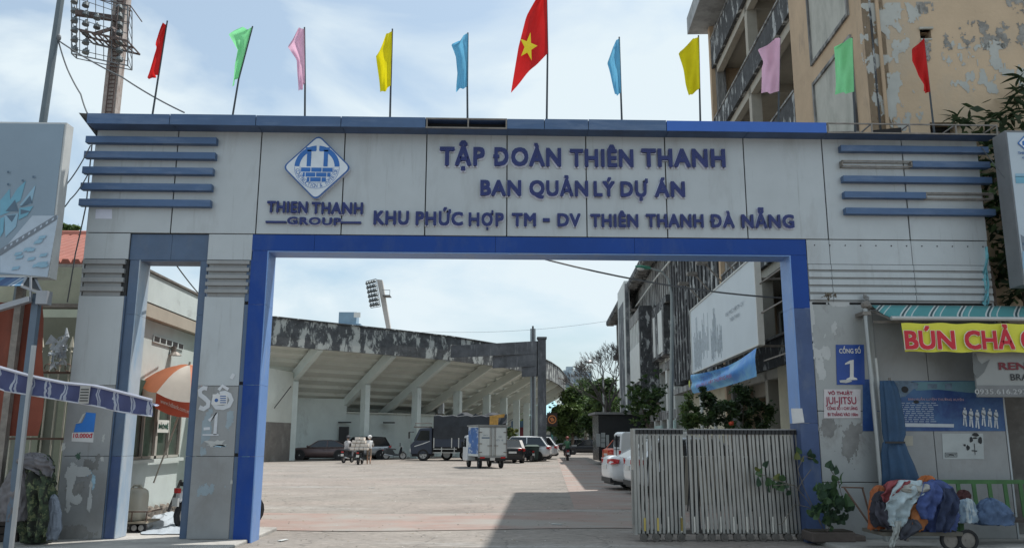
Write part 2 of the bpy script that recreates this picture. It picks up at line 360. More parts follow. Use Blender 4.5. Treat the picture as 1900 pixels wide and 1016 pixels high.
# hidden carcass behind the cladding
c = MB(); c.box(-6.66, 8.38, YG + .032, YG + .43, ZB - .004, ZT); c.box(-6.66, -5.96, YG + .032, YG + .43, ZB - .46, ZB - .005); c.box(-4.66, -3.96, YG + .032, YG + .43, ZB - .46, ZB - .005); c.box(-5.95, -4.68, YG + .065, YG + .43, 4.46, ZB - .005); c.box(-3.95, 5.30, YG + .022, YG + .43, 4.625, ZB - .005); c.box(5.33, 8.38, YG + .032, YG + .43, ZB - .46, ZB - .005)
c.box(-6.66, -5.96, YG + .032, YG + .43, .05, ZB - .46); c.box(-4.62, -4.02, YG + .05, YG + .43, .05, ZB - .46); c.box(5.33, 8.34, YG + .05, YG + .43, .05, ZB - .46)
c.build('carcass', M_gap, gate)
js = [-6.68, -5.31, -3.91, -2.50, -1.11, .26, 1.61, 2.97, 4.33, 5.70, 7.10, 8.43]
random.seed(3)
for a, b in zip(js, js[1:]): gp('board_panel', a + .009, b - .009, ZB + .008, ZT, YG - random.uniform(0, .004))
# side faces of the gate
MB().box(8.40, 8.43, YG + .034, YG + .43, .06, ZT).build('end_panel', M_pan, gate)
MB().box(-6.70, -6.672, YG + .034, YG + .43, .06, ZT).build('end_panel', M_pan, gate)
# cornice
cj = [-6.71, -5.35, -3.93, -2.52, -1.11, .25, .88, 1.62, 2.94, 5.67]
YC = 13.07; ZC0, ZC1 = 6.675, 6.855
for i, (a, b) in enumerate(zip(cj, cj[1:])):
    if i == 4: continue                       # this fascia sheet is missing
    k = M_blue_new if i == 8 else M_blue
    dz = random.uniform(-.008, .008)
    MB().box(a + .005, b - .005, YC, YC + .02, ZC0, ZC1 + dz).build('cornice_fascia', k, gate, bevel=.003)
cs = [-6.71, -5.3, -3.9, -2.5, -1.1, .27, 1.62, 2.98, 4.34, 5.68, 7.15, 8.62]
for a, b in zip(cs, cs[1:]): MB().box(a + .004, b - .004, YC + .022, YG + .0, ZC0 + .004, ZC0 + .02).build('soffit_panel', M_blue_d, gate)
MB().box(-6.70, 5.67, YC + .03, YG + .6, ZC1 - .03, ZC1 - .012).build('cornice_top', M_blue_d, gate)
MB().prism([(-6.86, YC + .02, ZC1 + .01), (-6.70, YC + .02, ZC1), (-6.69, YG + .02, ZC0 + .02), (-6.69, YG + .02, ZC0 - .10)], (0, .05, 0)).build('cornice_end_flap', mat('weathered_zinc', (.12, .13, .14), .7, .2, var=.3), gate)
# bare rails where fascia sheets are gone
r = MB()
for z in (ZC1 - .01, ZC0 + .01): r.box(-1.11, .25, YC + .005, YC + .03, z - .012, z + .012)
for x in (-1.09, -.4, .24): r.box(x - .012, x + .012, YC + .006, YC + .03, ZC0, ZC1)
r.build('bare_rail', M_steel, gate)
MB().box(-1.1, .24, YC + .2, YC + .22, ZC0 + .02, ZC1 - .03).build('inner_sheet', M_dark, gate)
r = MB()
for z in (ZC1 - .005, ZC0 + .012):
    r.bar((5.68, YC + .02, z), (8.62, YC + .02, z), .022, .022); r.bar((5.68, YG + .5, z), (8.62, YG + .5, z), .022, .022)
for x in (5.70, 6.45, 7.1, 7.9, 8.61):
    r.box(x - .012, x + .012, YC + .01, YC + .03, ZC0, ZC1); r.bar((x, YC + .02, ZC1), (x, YG + .5, ZC1 - .01), .02, .02)
r.bar((5.7, YC + .05, ZC0 + .03), (6.4, YC + .4, ZC1), .02); r.build('bare_frame', M_steel, gate)
MB().prism([(6.6, YC + .25, ZC0 + .03), (7.0, YC + .1, ZC0 + .03), (7.0, YC + .1, ZC1 - .03), (6.55, YC + .25, ZC1 - .03)], (0, .01, 0)).build('loose_sheet', M_dark, gate)
# five blue bars each side
for z in (6.48, 6.215, 5.945, 5.665, 5.39):
    x1 = -4.63 if z > 6 else -4.65
    MB().box(-6.80, x1, YG - .12, YG - .002, z - .058, z + .058).build('blue_bar', M_blue, gate, bevel=.004)
for i, z in enumerate((6.485, 6.215, 5.94, 5.66, 5.375)):
    a, b = 5.98, 8.55
    bl, rail = {1: ((7.20, b), (a, 7.20)), 3: ((a, 7.38), (7.38, b))}.get(i, ((a, b), None))
    MB().box(bl[0], bl[1], YG - .12, YG - .002, z - .055, z + .055).build('blue_bar', (M_blue, M_blue_new, M_frame_old)[0 if i == 0 else 0], gate, bevel=.004)
    if rail:
        q = MB()
        for dz in (-.048, .048): q.box(rail[0], rail[1], YG - .11, YG - .09, z + dz - .009, z + dz + .009); q.box(rail[0], rail[1], YG - .02, YG - .004, z + dz - .009, z + dz + .009)
        for x in (rail[0] + .01, rail[1] - .01): q.box(x - .01, x + .01, YG - .11, YG - .004, z - .05, z + .05)
        q.build('bare_bar_frame', M_steel, gate)
# left pillar
ZR = 3.85
def rib_block(x0, x1, zt, zb, n, proud=.03):
    h = (zt - zb) / n
    for i in range(n):
        z = zt - i * h
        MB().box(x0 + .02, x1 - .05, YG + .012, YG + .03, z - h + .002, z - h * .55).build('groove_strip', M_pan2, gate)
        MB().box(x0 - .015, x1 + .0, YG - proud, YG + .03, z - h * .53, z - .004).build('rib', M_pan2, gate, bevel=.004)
gp('capital_panel', -6.68, -5.96, 4.46, ZB - .006, YG - .004, m=M_pan)
gp('capital_panel', -4.67, -3.93, 4.46, ZB - .006, YG - .004, m=M_pan)
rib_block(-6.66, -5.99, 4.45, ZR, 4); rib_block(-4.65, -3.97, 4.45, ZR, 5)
for x0, x1 in ((-6.69, -5.965), (-4.665, -4.02)):
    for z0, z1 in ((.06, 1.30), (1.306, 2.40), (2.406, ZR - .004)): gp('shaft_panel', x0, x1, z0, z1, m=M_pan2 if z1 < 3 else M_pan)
# the thin blue returns beside the shafts and the small doorway
MB().box(-5.96, -5.945, YG + .01, YG + .2, .06, ZR).build('shaft_return', M_slate, gate)
for z0, z1 in ((.06, 1.30), (1.305, 3.55), (3.555, 4.46)):
    MB().box(-5.94, -5.79, YG + .05, YG + .07, z0, z1).build('door_jamb_panel', M_frame_old if z1 < 1.4 else M_slate, gate)
    MB().box(-5.79, -5.775, YG + .05, YG + .46, z0, z1).build('door_reveal_panel', M_slate_r, gate)
    MB().box(-4.77, -4.67, YG + .05, YG + .07, z0, z1).build('door_jamb_panel', M_slate, gate)
    MB().box(-4.79, -4.772, YG + .05, YG + .46, z0, z1).build('door_reveal_panel', M_slate, gate)
for a, b in ((-5.955, -5.285), (-5.28, -4.675)):
    MB().box(a, b, YG + .04, YG + .06, 4.46, ZB - .008).build('door_lintel_panel', M_slate, gate)
MB().box(-5.775, -4.79, YG + .05, YG + .46, 4.44, 4.455).build('door_soffit_panel', M_slate, gate)
# big blue portal
for z0, z1, mf in ((.0, 1.30, M_frame), (1.304, 2.42, M_frame), (2.424, 3.72, M_frame), (3.724, 4.88, M_frame)):
    MB().box(-4.015, -3.955, YG + .01, YG + .03, z0 + .05, z1).build('shaft_return', M_slate, gate)
    MB().box(-3.95, -3.69, YG - .004, YG + .02, z0, z1 if z1 < 4.8 else 4.62).build('portal_jamb_panel', mf, gate)
    MB().box(-3.69, -3.672, YG - .004, YG + .46, z0, z1 if z1 < 4.8 else 4.62).build('portal_reveal_panel', M_frame_r, gate)
for z0, z1, mf in ((.0, 1.85, M_frame_old), (1.854, 3.72, M_frame_old), (3.724, 4.62, M_frame)):
    MB().box(5.03, 5.30, YG - .004, YG + .02, z0, z1).build('portal_jamb_panel', mf, gate)
    MB().box(5.012, 5.03, YG - .004, YG + .46, z0, z1).build('portal_reveal_panel', M_frame_r if z1 > 2 else M_frame_old, gate)
for a, b in ((-3.95, -2.93), (-2.925, .07), (.075, 2.40), (2.405, 5.30)):
    MB().box(a, b, YG - .006, YG + .02, 4.625, ZB - .008).build('portal_lintel_panel', M_frame, gate)
MB().box(-3.67, 5.01, YG, YG + .46, 4.605, 4.62).build('portal_soffit_panel', M_frame_r, gate)
# right wing
for a, b in ((5.315, 5.70), (5.708, 7.10), (7.108, 8.41)):
    gp('frieze_panel', a, b, 4.475, ZB - .006, YG + .0)
    for i in range(5):
        z = 4.465 - i * .128
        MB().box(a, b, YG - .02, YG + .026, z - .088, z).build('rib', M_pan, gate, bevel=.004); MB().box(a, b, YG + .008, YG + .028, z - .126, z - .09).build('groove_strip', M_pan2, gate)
sc_ = MB()
for i in range(12): sc_.cyl((5.45 + i * .262, YG - .003, 4.80), .011, .01, 'y', 6)
sc_.build('screw_row', M_dark, gate)
M_pan3 = mat('torn_panel', (.32, .335, .335), .5, .3, var=.08, scale=1.5, stain=((.16, .15, .14), .55, .7, (3, 3, 1.6), .55))  # base darkened as well, painting in the shade at the lower right
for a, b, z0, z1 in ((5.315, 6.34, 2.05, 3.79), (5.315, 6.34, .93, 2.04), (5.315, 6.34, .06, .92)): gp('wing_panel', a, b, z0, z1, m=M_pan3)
for a, b in ((6.35, 7.19), (7.20, 8.38)):
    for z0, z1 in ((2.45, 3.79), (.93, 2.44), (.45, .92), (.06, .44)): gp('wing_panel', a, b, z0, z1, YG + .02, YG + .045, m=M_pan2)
from mathutils import noise as nz_
def peel(name, px0, py0, px1, py1, Y, cell, blobs, m_, parent, seed, off=.003, frq=3., stretch=.6):
    """raised flakes of another coat: small cells of a wall kept where a noise field is high; blobs = (px, py, rx, ry, weight)"""
    a = aY(px0, py1, Y); b = aY(px1, py0, Y); mid = (py0 + py1) / 2; q = MB(); W = (px1 - px0) / (b.x - a.x); Hh = (py1 - py0) / (b.z - a.z); so_ = Vector((seed * 9.1, 0, seed * 3.3))
    nx_ = int((b.x - a.x) / cell); nz2 = int((b.z - a.z) / cell); idx = {}
    def on(i, j):
        x, z = a.x + i * cell, a.z + j * cell; px, py = px0 + (x - a.x) * W, py1 - (z - a.z) * Hh
        w_ = max([wt * (1 - ((px - cx) / rx) ** 2 - ((py - cy) / ry) ** 2) for cx, cy, rx, ry, wt in blobs] + [-9])
        return w_ > -1.5 and w_ + nz_.fractal(Vector((x * frq, 0, z * frq * stretch)) + so_, .75, 2.1, 5) * 1.3 > .35
    def vid(i, j):
        if (i, j) not in idx: idx[(i, j)] = len(q.v); q.v.append(Vector((a.x + i * cell, Y - off, a.z + j * cell)))
        return idx[(i, j)]
    for i in range(nx_):
        for j in range(nz2):
            if on(i + .5, j + .5): q.f.append((vid(i, j), vid(i + 1, j), vid(i + 1, j + 1), vid(i, j + 1))); q.m.append(0)
    return q.build(name, m_, parent, kind='stuff')
M_flake = mat('glue_flake', (.44, .455, .455), .8, var=.1); M_grime = mat('grime_flake', (.20, .20, .195), .95, var=.3)
peel('peeled_film', 1503, 560, 1606, 720, YG, .014, [(1512, 590, 9, 60, .9), (1520, 680, 10, 34, .9), (1560, 563, 40, 6, .9), (1530, 620, 9, 26, .8), (1552, 612, 9, 18, .7), (1533, 655, 7, 14, .9)], M_flake, gate, 1)
peel('grime_patch', 1512, 775, 1600, 870, YG, .014, [(1560, 790, 40, 20, .55), (1575, 840, 20, 30, .3)], M_grime, gate, 2)
peel('peeled_film', 360, 690, 440, 990, YG, .014, [(372, 790, 16, 50, .6), (430, 790, 12, 40, .6), (395, 905, 25, 14, .4)], mat('film_blue_grey', (.27, .33, .37), .7, var=.15), gate, 3)
peel('grime_patch', 110, 800, 200, 1000, YG, .014, [(150, 905, 34, 26, .3), (140, 990, 50, 16, .7), (165, 880, 20, 40, .3)], M_grime, gate, 4)
peel('peeled_film', 110, 830, 200, 960, YG, .014, [(125, 905, 12, 40, .5), (150, 875, 26, 8, .7), (172, 925, 6, 40, .8), (140, 925, 14, 10, .8)], M_flake, gate, 5, .006)
# lettering
LM = [M_letter, M_side]
for wd in (('TẬP', 815.7, 899.5, (274, 274), (308.9, 309.6)), ('ĐOÀN', 915.4, 1041, (275, 276), (309.5, 311)), ('THIÊN', 1057, 1175, (278, 278), (311, 312)), ('THANH', 1189.7, 1345.3, (277.5, 278), (311.5, 312)),
           ('BAN', 891, 967, (335.3, 336), (364.5, 365)), ('QUẢN', 981.8, 1091, (336, 336), (365, 366)), ('LÝ', 1101, 1140.6, (337.5, 337), (366, 366)), ('DỰ', 1150.8, 1202, (338, 338), (366.5, 367)), ('ÁN', 1214, 1270.3, (338, 338), (367, 367)),
           ('KHU', 693.3, 758.9, (392, 393), (418, 418.5)), ('PHỨC', 771.2, 859, (393.5, 395), (418.7, 420)), ('HỢP', 869.2, 934.8, (395.5, 396), (420.4, 421)), ('TM', 949.4, 994.4, (396.3, 397), (421, 421)), ('DV', 1033.8, 1077, (397, 398), (421.5, 422)),
           ('THIÊN', 1095, 1183.8, (398, 398), (422.5, 423)), ('THANH', 1197.9, 1304.8, (398, 398.5), (423, 423.5)), ('ĐÀ', 1317.6, 1361.9, (398.5, 399), (423.5, 424)), ('NẴNG', 1375, 1472.5, (399, 399), (424, 424.5)),
           ('THIEN', 496, 571.4, (374, 375), (395.5, 397)), ('THANH', 578.5, 673.8, (376, 377), (398, 399))):
    letters(wd[0], wd[1], wd[2], wd[3], wd[4], YG, gate, LM)
letters('GROUP', 533.7, 633.7, (403.5, 405), (417.5, 419.5), YG, gate, LM)
def strip(px0, py0, px1, py1, h, name='letter_rule'):
    a = aY(px0, py0, YG); b = aY(px1, py1, YG); q = MB(); q.cm = 0; q.hexa([(a.x, YG - .05, a.z - h), (b.x, YG - .05, b.z - h), (b.x, YG - .002, b.z - h), (a.x, YG - .002, a.z - h), (a.x, YG - .05, a.z + h), (b.x, YG - .05, b.z + h), (b.x, YG - .002, b.z + h), (a.x, YG - .002, a.z + h)]); q.build(name, M_letter, gate)
strip(494, 412.5, 532, 413, .016); strip(633, 413.8, 670.5, 414, .016); strip(1007, 409, 1019.7, 409.2, .03, 'letter_dash')
# emblem: a rounded diamond sign with an arched double T over a brick bowl
M_lw = mat('emblem_white', (.60, .66, .72), .4); M_lb = mat('emblem_blue', (.02, .13, .42), .4); M_le = mat('emblem_edge_blue', (.03, .10, .30), .4)
EC = aY(590.5, 314, YG); er = .545
def dia(r, y, k=.12, cx=EC.x, cz=EC.z, sx=1.0):
    P = []
    for i in range(4):
        a = math.pi / 2 * i; tip = Vector((math.cos(a) * r * sx, 0, math.sin(a) * r)); 
        pa = Vector((math.cos(a - math.pi / 2) * r * sx, 0, math.sin(a - math.pi / 2) * r)); na = Vector((math.cos(a + math.pi / 2) * r * sx, 0, math.sin(a + math.pi / 2) * r))
        s_ = tip + (pa - tip) * k; e_ = tip + (na - tip) * k
        for t_ in (0, .25, .5, .75, 1):
            q = s_ * (1 - t_) ** 2 + tip * 2 * t_ * (1 - t_) + e_ * t_ ** 2; P.append(Vector((cx + q.x, y, cz + q.z)))
    return P
MB().prism(dia(er * 1.06, YG - .09), (0, .085, 0)).build('emblem_box', M_side, gate)
MB().prism(dia(er * 1.06, YG - .098), (0, .006, 0)).build('emblem_border', M_le, gate)
MB().prism(dia(er * 1.0, YG - .102), (0, .003, 0)).build('emblem_face', M_lw, gate)
e = MB(); ye = YG - .105; R0 = .345 * er / .5; 
def arc(cx, cz, r0, r1, a0, a1, n=14):
    pts = [(cx + r1 * math.cos(a0 + (a1 - a0) * i / n), ye, cz + r1 * math.sin(a0 + (a1 - a0) * i / n)) for i in range(n + 1)] + [(cx + r0 * math.cos(a0 + (a1 - a0) * i / n), ye, cz + r0 * math.sin(a0 + (a1 - a0) * i / n)) for i in range(n, -1, -1)]
    m = n + 1
    for i in range(n): e.poly([pts[i], pts[i + 1], pts[2 * m - 2 - i], pts[2 * m - 1 - i]])
ex, ez = EC.x, EC.z + .005
g0 = math.asin(.025 / R0)
arc(ex, ez, R0 * .78, R0, .03, math.pi / 2 - g0); arc(ex, ez, R0 * .78, R0, math.pi / 2 + g0, math.pi - .03)
def er_(x0, x1, z0, z1): e.poly([(ex + x0, ye - .0005, ez + z0), (ex + x1, ye - .0005, ez + z0), (ex + x1, ye - .0005, ez + z1), (ex + x0, ye - .0005, ez + z1)])
for s_ in (-1, 1):
    er_(s_ * .105, s_ * .175, .01, .30); er_(s_ * .028, s_ * .20, .275, .345)
rb = R0 * .73
for row, (z0, z1, cuts) in enumerate(((-.085, -.012, (-.10, .085)), (-.17, -.098, (-.19, -.015, .17)), (-.255, -.183, (-.11, .08)))):
    lim = math.sqrt(max(0, rb * rb - ((z0 + z1) / 2) ** 2)); xs = [-lim] + [c_ for c_ in cuts if abs(c_) < lim] + [lim]
    for a, b in zip(xs, xs[1:]): er_(a + .007, b - .007, z0, z1)
arc(ex, ez, R0 * .985, R0, math.pi, 2 * math.pi, 24); arc(ex, ez, rb * 1.02, rb * 1.04, math.pi, 2 * math.pi, 24)
txt = 'CONSTRUCTION & INTERIOR'; rt = R0 * .83
for i, ch in enumerate(txt):
    if ch == ' ': continue
    a = math.pi * (1.035 + .93 * (i + .5) / len(txt)); vs, fs, ns, xa, xb = glyphs(ch); h = .062
    cx_, cz_ = ex + (rt + .045) * math.cos(a), ez + (rt + .045) * math.sin(a); tx = Vector((-math.sin(a), 0, math.cos(a))); up = Vector((-math.cos(a), 0, -math.sin(a)))
    e.add([Vector((cx_, ye - .001, cz_)) + tx * ((v.x - (xa + xb) / 2) * h * 1.15) + up * (v.y / CAP * h) for v in vs], fs)
e.build('emblem_mark', M_lb, gate)
# wear on the shafts: torn papers, sprayed numbers
M_paper = mat('torn_paper', (.46, .47, .46), .85, var=.12, scale=9); M_spray = mat('white_spray', (.55, .57, .60), .8); M_bluepaper = mat('blue_leaflet', (.02, .16, .52), .6); M_red = mat('print_red', (.50, .03, .06), .7)
M_tape = mat('pale_blue_print', (.30, .45, .55), .7, var=.25, scale=14)
def blob(px, py, w, h, m, name, n=22, Y=YG, off=.004, jit=.6):
    c_ = aY(px, py, Y); q = MB(); P = []
    for i in range(n):
        a_ = 2 * math.pi * i / n; r_ = random.uniform(1 - jit, 1.05); k_ = 1 / max(abs(math.cos(a_)), abs(math.sin(a_))) ** .7
        P.append((c_.x + w / 2 * math.cos(a_) * r_ * k_, Y - off, c_.z + h / 2 * math.sin(a_) * r_ * k_))
    for i in range(n): q.poly([(c_.x, Y - off, c_.z), P[i], P[(i + 1) % n]])
    return q.build(name, m, gate)
def ppoly(pts, Y, m, name, parent, off=.004):
    q = MB(); q.prism([aY(a, b, Y) + Vector((0, -off, 0)) for a, b in pts], (0, .003, 0)); return q.build(name, m, parent)
ppoly([(137, 788), (142, 783), (137, 801), (174, 801), (178, 766), (160, 764), (158, 772), (152, 784), (141, 786)][1:], YG, M_bluepaper, 'leaflet', gate)
ppoly([(137, 786), (150, 784), (157, 770), (160, 765), (154, 768), (146, 783)], YG, M_paper, 'leaflet_fold', gate, .012)
ppoly([(134, 802), (174, 801), (173, 820), (133, 818)], YG, mat('leaflet_white', (.6, .6, .6), .8), 'leaflet_strip', gate)
q = MB(); write(q, '10.000đ', aY(136, 811.5, YG), aY(172, 811.5, YG), .068, off=.009, bold=.04); q.build('leaflet_print', M_red, gate)
for px, py, w_, h_, m_ in ((163, 876, .14, .11, M_tape), (174, 892, .07, .26, M_tape), (145, 845, .10, .12, mat('leaf_green_print', (.05, .10, .07), .8)), (190, 850, .07, .1, M_paper), (192, 812, .05, .15, M_paper), (118, 828, .07, .18, M_paper)): blob(px, py, w_, h_, m_, 'torn_paper')
for px, py, w_, h_, m_ in ((400, 822, .4, .12, M_paper), (408, 826, .22, .05, M_tape), (430, 893, .04, .1, M_paper)): blob(px, py, w_, h_, m_, 'torn_paper')
def spray(pts, w_=.035, name='sprayed_mark', m=M_spray): 
    q = MB(); P = [aY(a, b, YG) for a, b in pts]
    for i in range(len(P)):
        d = (P[min(i + 1, len(P) - 1)] - P[max(0, i - 1)]).normalized(); n_ = Vector((d.z, 0, -d.x)) * w_
        q.v += [P[i] - n_ + Vector((0, -.008, 0)), P[i] + n_ + Vector((0, -.008, 0))]
        if i: k = len(q.v); q.f.append((k - 4, k - 3, k - 1, k - 2)); q.m.append(0)
    q.build(name, m, gate)
spray([(385, 720), (378, 719), (371, 724), (372, 732), (380, 738), (387, 745), (386, 753), (378, 758), (370, 755)])
spray([(407, 731), (398, 738), (396, 747), (402, 755), (414, 756), (425, 752), (430, 742), (426, 732), (418, 728), (408, 730)])
spray([(406, 723), (413, 715), (424, 722)], .025); spray([(429, 702), (434, 693)], .028)
spray([(388, 780), (402, 765), (399, 806)], .026); spray([(378, 795), (390, 794)], .022); spray([(376, 806), (406, 806)], .012)
ppoly([(395, 731), (423, 730), (422, 750), (394, 751)], YG, mat('leaflet_white', (.6, .6, .6)), 'sticker', gate, .012)
q = MB()
for k, y_ in enumerate((735, 739, 743, 747)): q.poly([aY(409, y_, YG) + Vector((0, -.017, 0)), aY(420, y_, YG) + Vector((0, -.017, 0)), aY(420, y_ - 1.6, YG) + Vector((0, -.017, 0)), aY(409, y_ - 1.6, YG) + Vector((0, -.017, 0))])
q.ball(aY(402, 742, YG) + Vector((0, -.015, 0)), .03, 8, 4, (1, .05, 1)); q.build('sticker_print', M_le, gate)
ppoly([(1467, 757), (1488, 757), (1492, 783), (1470, 785)], YG, mat('leaflet_white', (.6, .6, .6)), 'blank_paper', gate, .012)
ppoly([(178, 388), (208, 388), (208, 406), (177, 406)], YG, M_side, 'patch', gate, .006)
# ================================================================ RIGHT BUILDING
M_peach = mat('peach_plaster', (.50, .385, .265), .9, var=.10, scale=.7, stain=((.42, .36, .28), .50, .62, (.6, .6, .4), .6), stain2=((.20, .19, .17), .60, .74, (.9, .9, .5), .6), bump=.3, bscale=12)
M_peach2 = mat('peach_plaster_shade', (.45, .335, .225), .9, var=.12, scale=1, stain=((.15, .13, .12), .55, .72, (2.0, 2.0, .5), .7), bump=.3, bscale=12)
M_mould = mat('black_streaked_concrete', (.055, .058, .062), .95, var=.4, scale=4, stain=((.42, .44, .44), .545, .60, (2.6, 2.6, 1.1), .9), bump=.5, bscale=10)
M_mould_l = mat('grey_streaked_concrete', (.30, .30, .29), .95, var=.15, scale=3, stain=((.06, .06, .065), .46, .60, (2.6, 2.6, .45), .9), bump=.4, bscale=10)
M_infill = mat('grey_infill_panel', (.42, .42, .38), .9, var=.08, stain=((.22, .23, .20), .5, .7, (1.5, 1.5, .6), .7))
M_cream = mat('cream_plaster', (.50, .46, .35), .9, var=.1, stain=((.28, .25, .18), .55, .75, (1.4, 1.4, .7), .7), bump=.2)
M_soffit = mat('soffit_plaster', (.38, .36, .31), .9, var=.1, stain=((.25, .2, .15), .55, .7, (.8, .8, .8), .6))
M_glass = mat('dark_window_glass', (.03, .045, .05), .12, 0, var=.3, scale=2)
M_white = mat('white_painted_frame', (.60, .62, .60), .6, var=.08)
M_teal = mat('pale_teal_wall', (.36, .47, .45), .85, var=.08)
bd = thing('office_block', 'tall weathered peach office block with black streaked balconies behind the gateway', 'building', tuple(B(14.9, 0, 0)))
SF = 14.9
def front(x0, x1, z0, z1, d0=0., d1=.3):      # wall facing the camera, perpendicular to the long facade
    a = B(SF, 0, 0); u = Vector((1, -KB, 0)).normalized(); n = Vector((KB, 1, 0)).normalized()
    P = [a + u * x0 + n * d0, a + u * x1 + n * d0, a + u * x1 + n * d1, a + u * x0 + n * d1]
    return [Vector((p.x, p.y, z0)) for p in P] + [Vector((p.x, p.y, z1)) for p in P]
# window opening found from the picture
fw = aY(1718, 45, 14.6); fw2 = aY(1740, 62, 14.6); ux0 = fw.x - B(SF, 0, 0).x; ux1 = fw2.x - B(SF, 0, 0).x; wz1, wz0 = fw.z, fw2.z
lw = aY(1737, 219, 14.6); lw2 = aY(1775, 260, 14.6); lx0 = lw.x - B(SF, 0, 0).x; lx1 = lx0 + .5; lz1 = lw.z; lz0 = lz1 - .9
m = MB()
m.hexa(front(0, lx0, 0, 18)); m.hexa(front(lx1, ux0, 0, 18)) if lx1 < ux0 else None
L = sorted([(ux0, ux1, wz0, wz1), (lx0, lx1, lz0, lz1)])
m = MB(); m.hexa(front(0, L[0][0], 0, 18))
xa = min(ux0, lx0); xb = max(ux1, lx1)
m.hexa(front(xb, 14, 0, 18)); m.hexa(front(xa, xb, wz1, 18)); m.hexa(front(xa, xb, lz1, wz0)); m.hexa(front(xa, xb, 0, lz0))
for (a, b, z0, z1) in L:
    if a > xa: m.hexa(front(xa, a, z0, z1))
    if b < xb: m.hexa(front(b, xb, z0, z1))
m.build('end_wall', M_peach, bd)
m = MB()
for (a, b, z0, z1) in L: m.hexa(front(a, b, z0, z1, .25, .28))
m.build('window_void', M_dark, bd)
m = MB(); m.hexa(front(ux0 - .02, ux1 + .03, wz1, wz1 + .04, -.05, .1)); m.build('lintel', M_infill, bd); m = MB(); m.hexa(front(ux0, ux1, wz0 - .03, wz0, -.02, .2)); m.build('sill', M_infill, bd)
m = MB(); m.hexa(front(.02, .06, .1, 17, -.012, 0)); m.build('joint_strip', M_mould, bd)
m = MB(); m.tube([front(.16, .2, 0, 0, -.05, 0)[0], Vector(front(.16, .2, 0, 17, -.05, 0)[4])], .035, 6); m.build('rain_pipe', M_peach2, bd)
M_coat = mat('bare_white_render', (.42, .435, .41), .9, var=.08, stain=((.33, .33, .31), .5, .7, (2, 2, 1), .6)); M_mo = mat('grey_mould', (.24, .235, .22), .95, var=.45, scale=6)
YW = B(SF, 0, 0).y - .06 - .0
def wallpeel(nm, x0, y0, x1, y1, bl, m_, sd, cell=.022, **kw):
    o = peel(nm, x0, y0, x1, y1, 14.74, cell, bl, m_, bd, sd, 0, **kw)
    base = B(SF, 0, 0); me = o.data; ox = wloc(o)      # seat the flakes on the slightly turned wall plane
    for v in me.vertices: v.co.y = base.y - KB * (v.co.x + ox.x - base.x) - .006 - ox.y
wallpeel('bare_render_patch', 1618, 0, 1712, 238, [(1660, 20, 34, 60, .6), (1662, 90, 28, 60, .6), (1660, 170, 18, 70, .5), (1680, 205, 16, 40, .6), (1690, 15, 22, 22, .5), (1625, 100, 12, 30, .2), (1640, 165, 10, 40, .3)], M_coat, 11, cell=.018, frq=3.4)
wallpeel('bare_render_patch', 1760, 60, 1900, 190, [(1815, 130, 40, 34, .55), (1880, 145, 30, 16, .4), (1765, 95, 12, 20, .3), (1850, 90, 40, 14, .3)], M_coat, 12, cell=.018, frq=4.)
wallpeel('mould_patch', 1755, 0, 1900, 100, [(1845, 62, 60, 22, .42), (1765, 78, 10, 12, .3), (1890, 10, 20, 20, .4)], M_mo, 13, cell=.016, frq=5.5, stretch=.8)
wallpeel('mould_patch', 1700, 0, 1765, 60, [(1728, 10, 16, 26, .6), (1735, 95, 8, 24, .5)], M_mo, 14, frq=3.0, stretch=.5)
# ledge of plaster debris under the little window
m = MB()
c_ = Vector(front((ux0 + ux1) / 2, ux1, wz0, wz0, -.02, 0)[0])
for k in range(14): m.ball((c_.x + random.uniform(-.13, .13) * (1 - k / 15), c_.y, wz0 - .05 - k * .03), .035, 6, 4, (1, .5, 1.2), .4)
m.build('mortar_drip', M_mould_l, bd)
# side wall, flush bay s 14.9-19.75
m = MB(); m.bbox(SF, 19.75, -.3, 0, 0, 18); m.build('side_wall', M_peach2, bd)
for z0, z1 in ((7.0, 9.85), (10.45, 13.5), (13.9, 16.8)):
    m = MB(); m.bbox(15.9, 18.2, 0, .006, z0, z1); m.build('infill_panel', M_infill, bd)
    m = MB()
    for a in ((15.82, 15.9, z0 - .08, z1 + .08), (18.2, 18.28, z0 - .08, z1 + .08), (15.9, 18.2, z0 - .08, z0), (15.9, 18.2, z1, z1 + .08)): m.bbox(a[0], a[1], 0, .05, a[2], a[3])
    m.build('panel_frame', M_mould_l, bd)
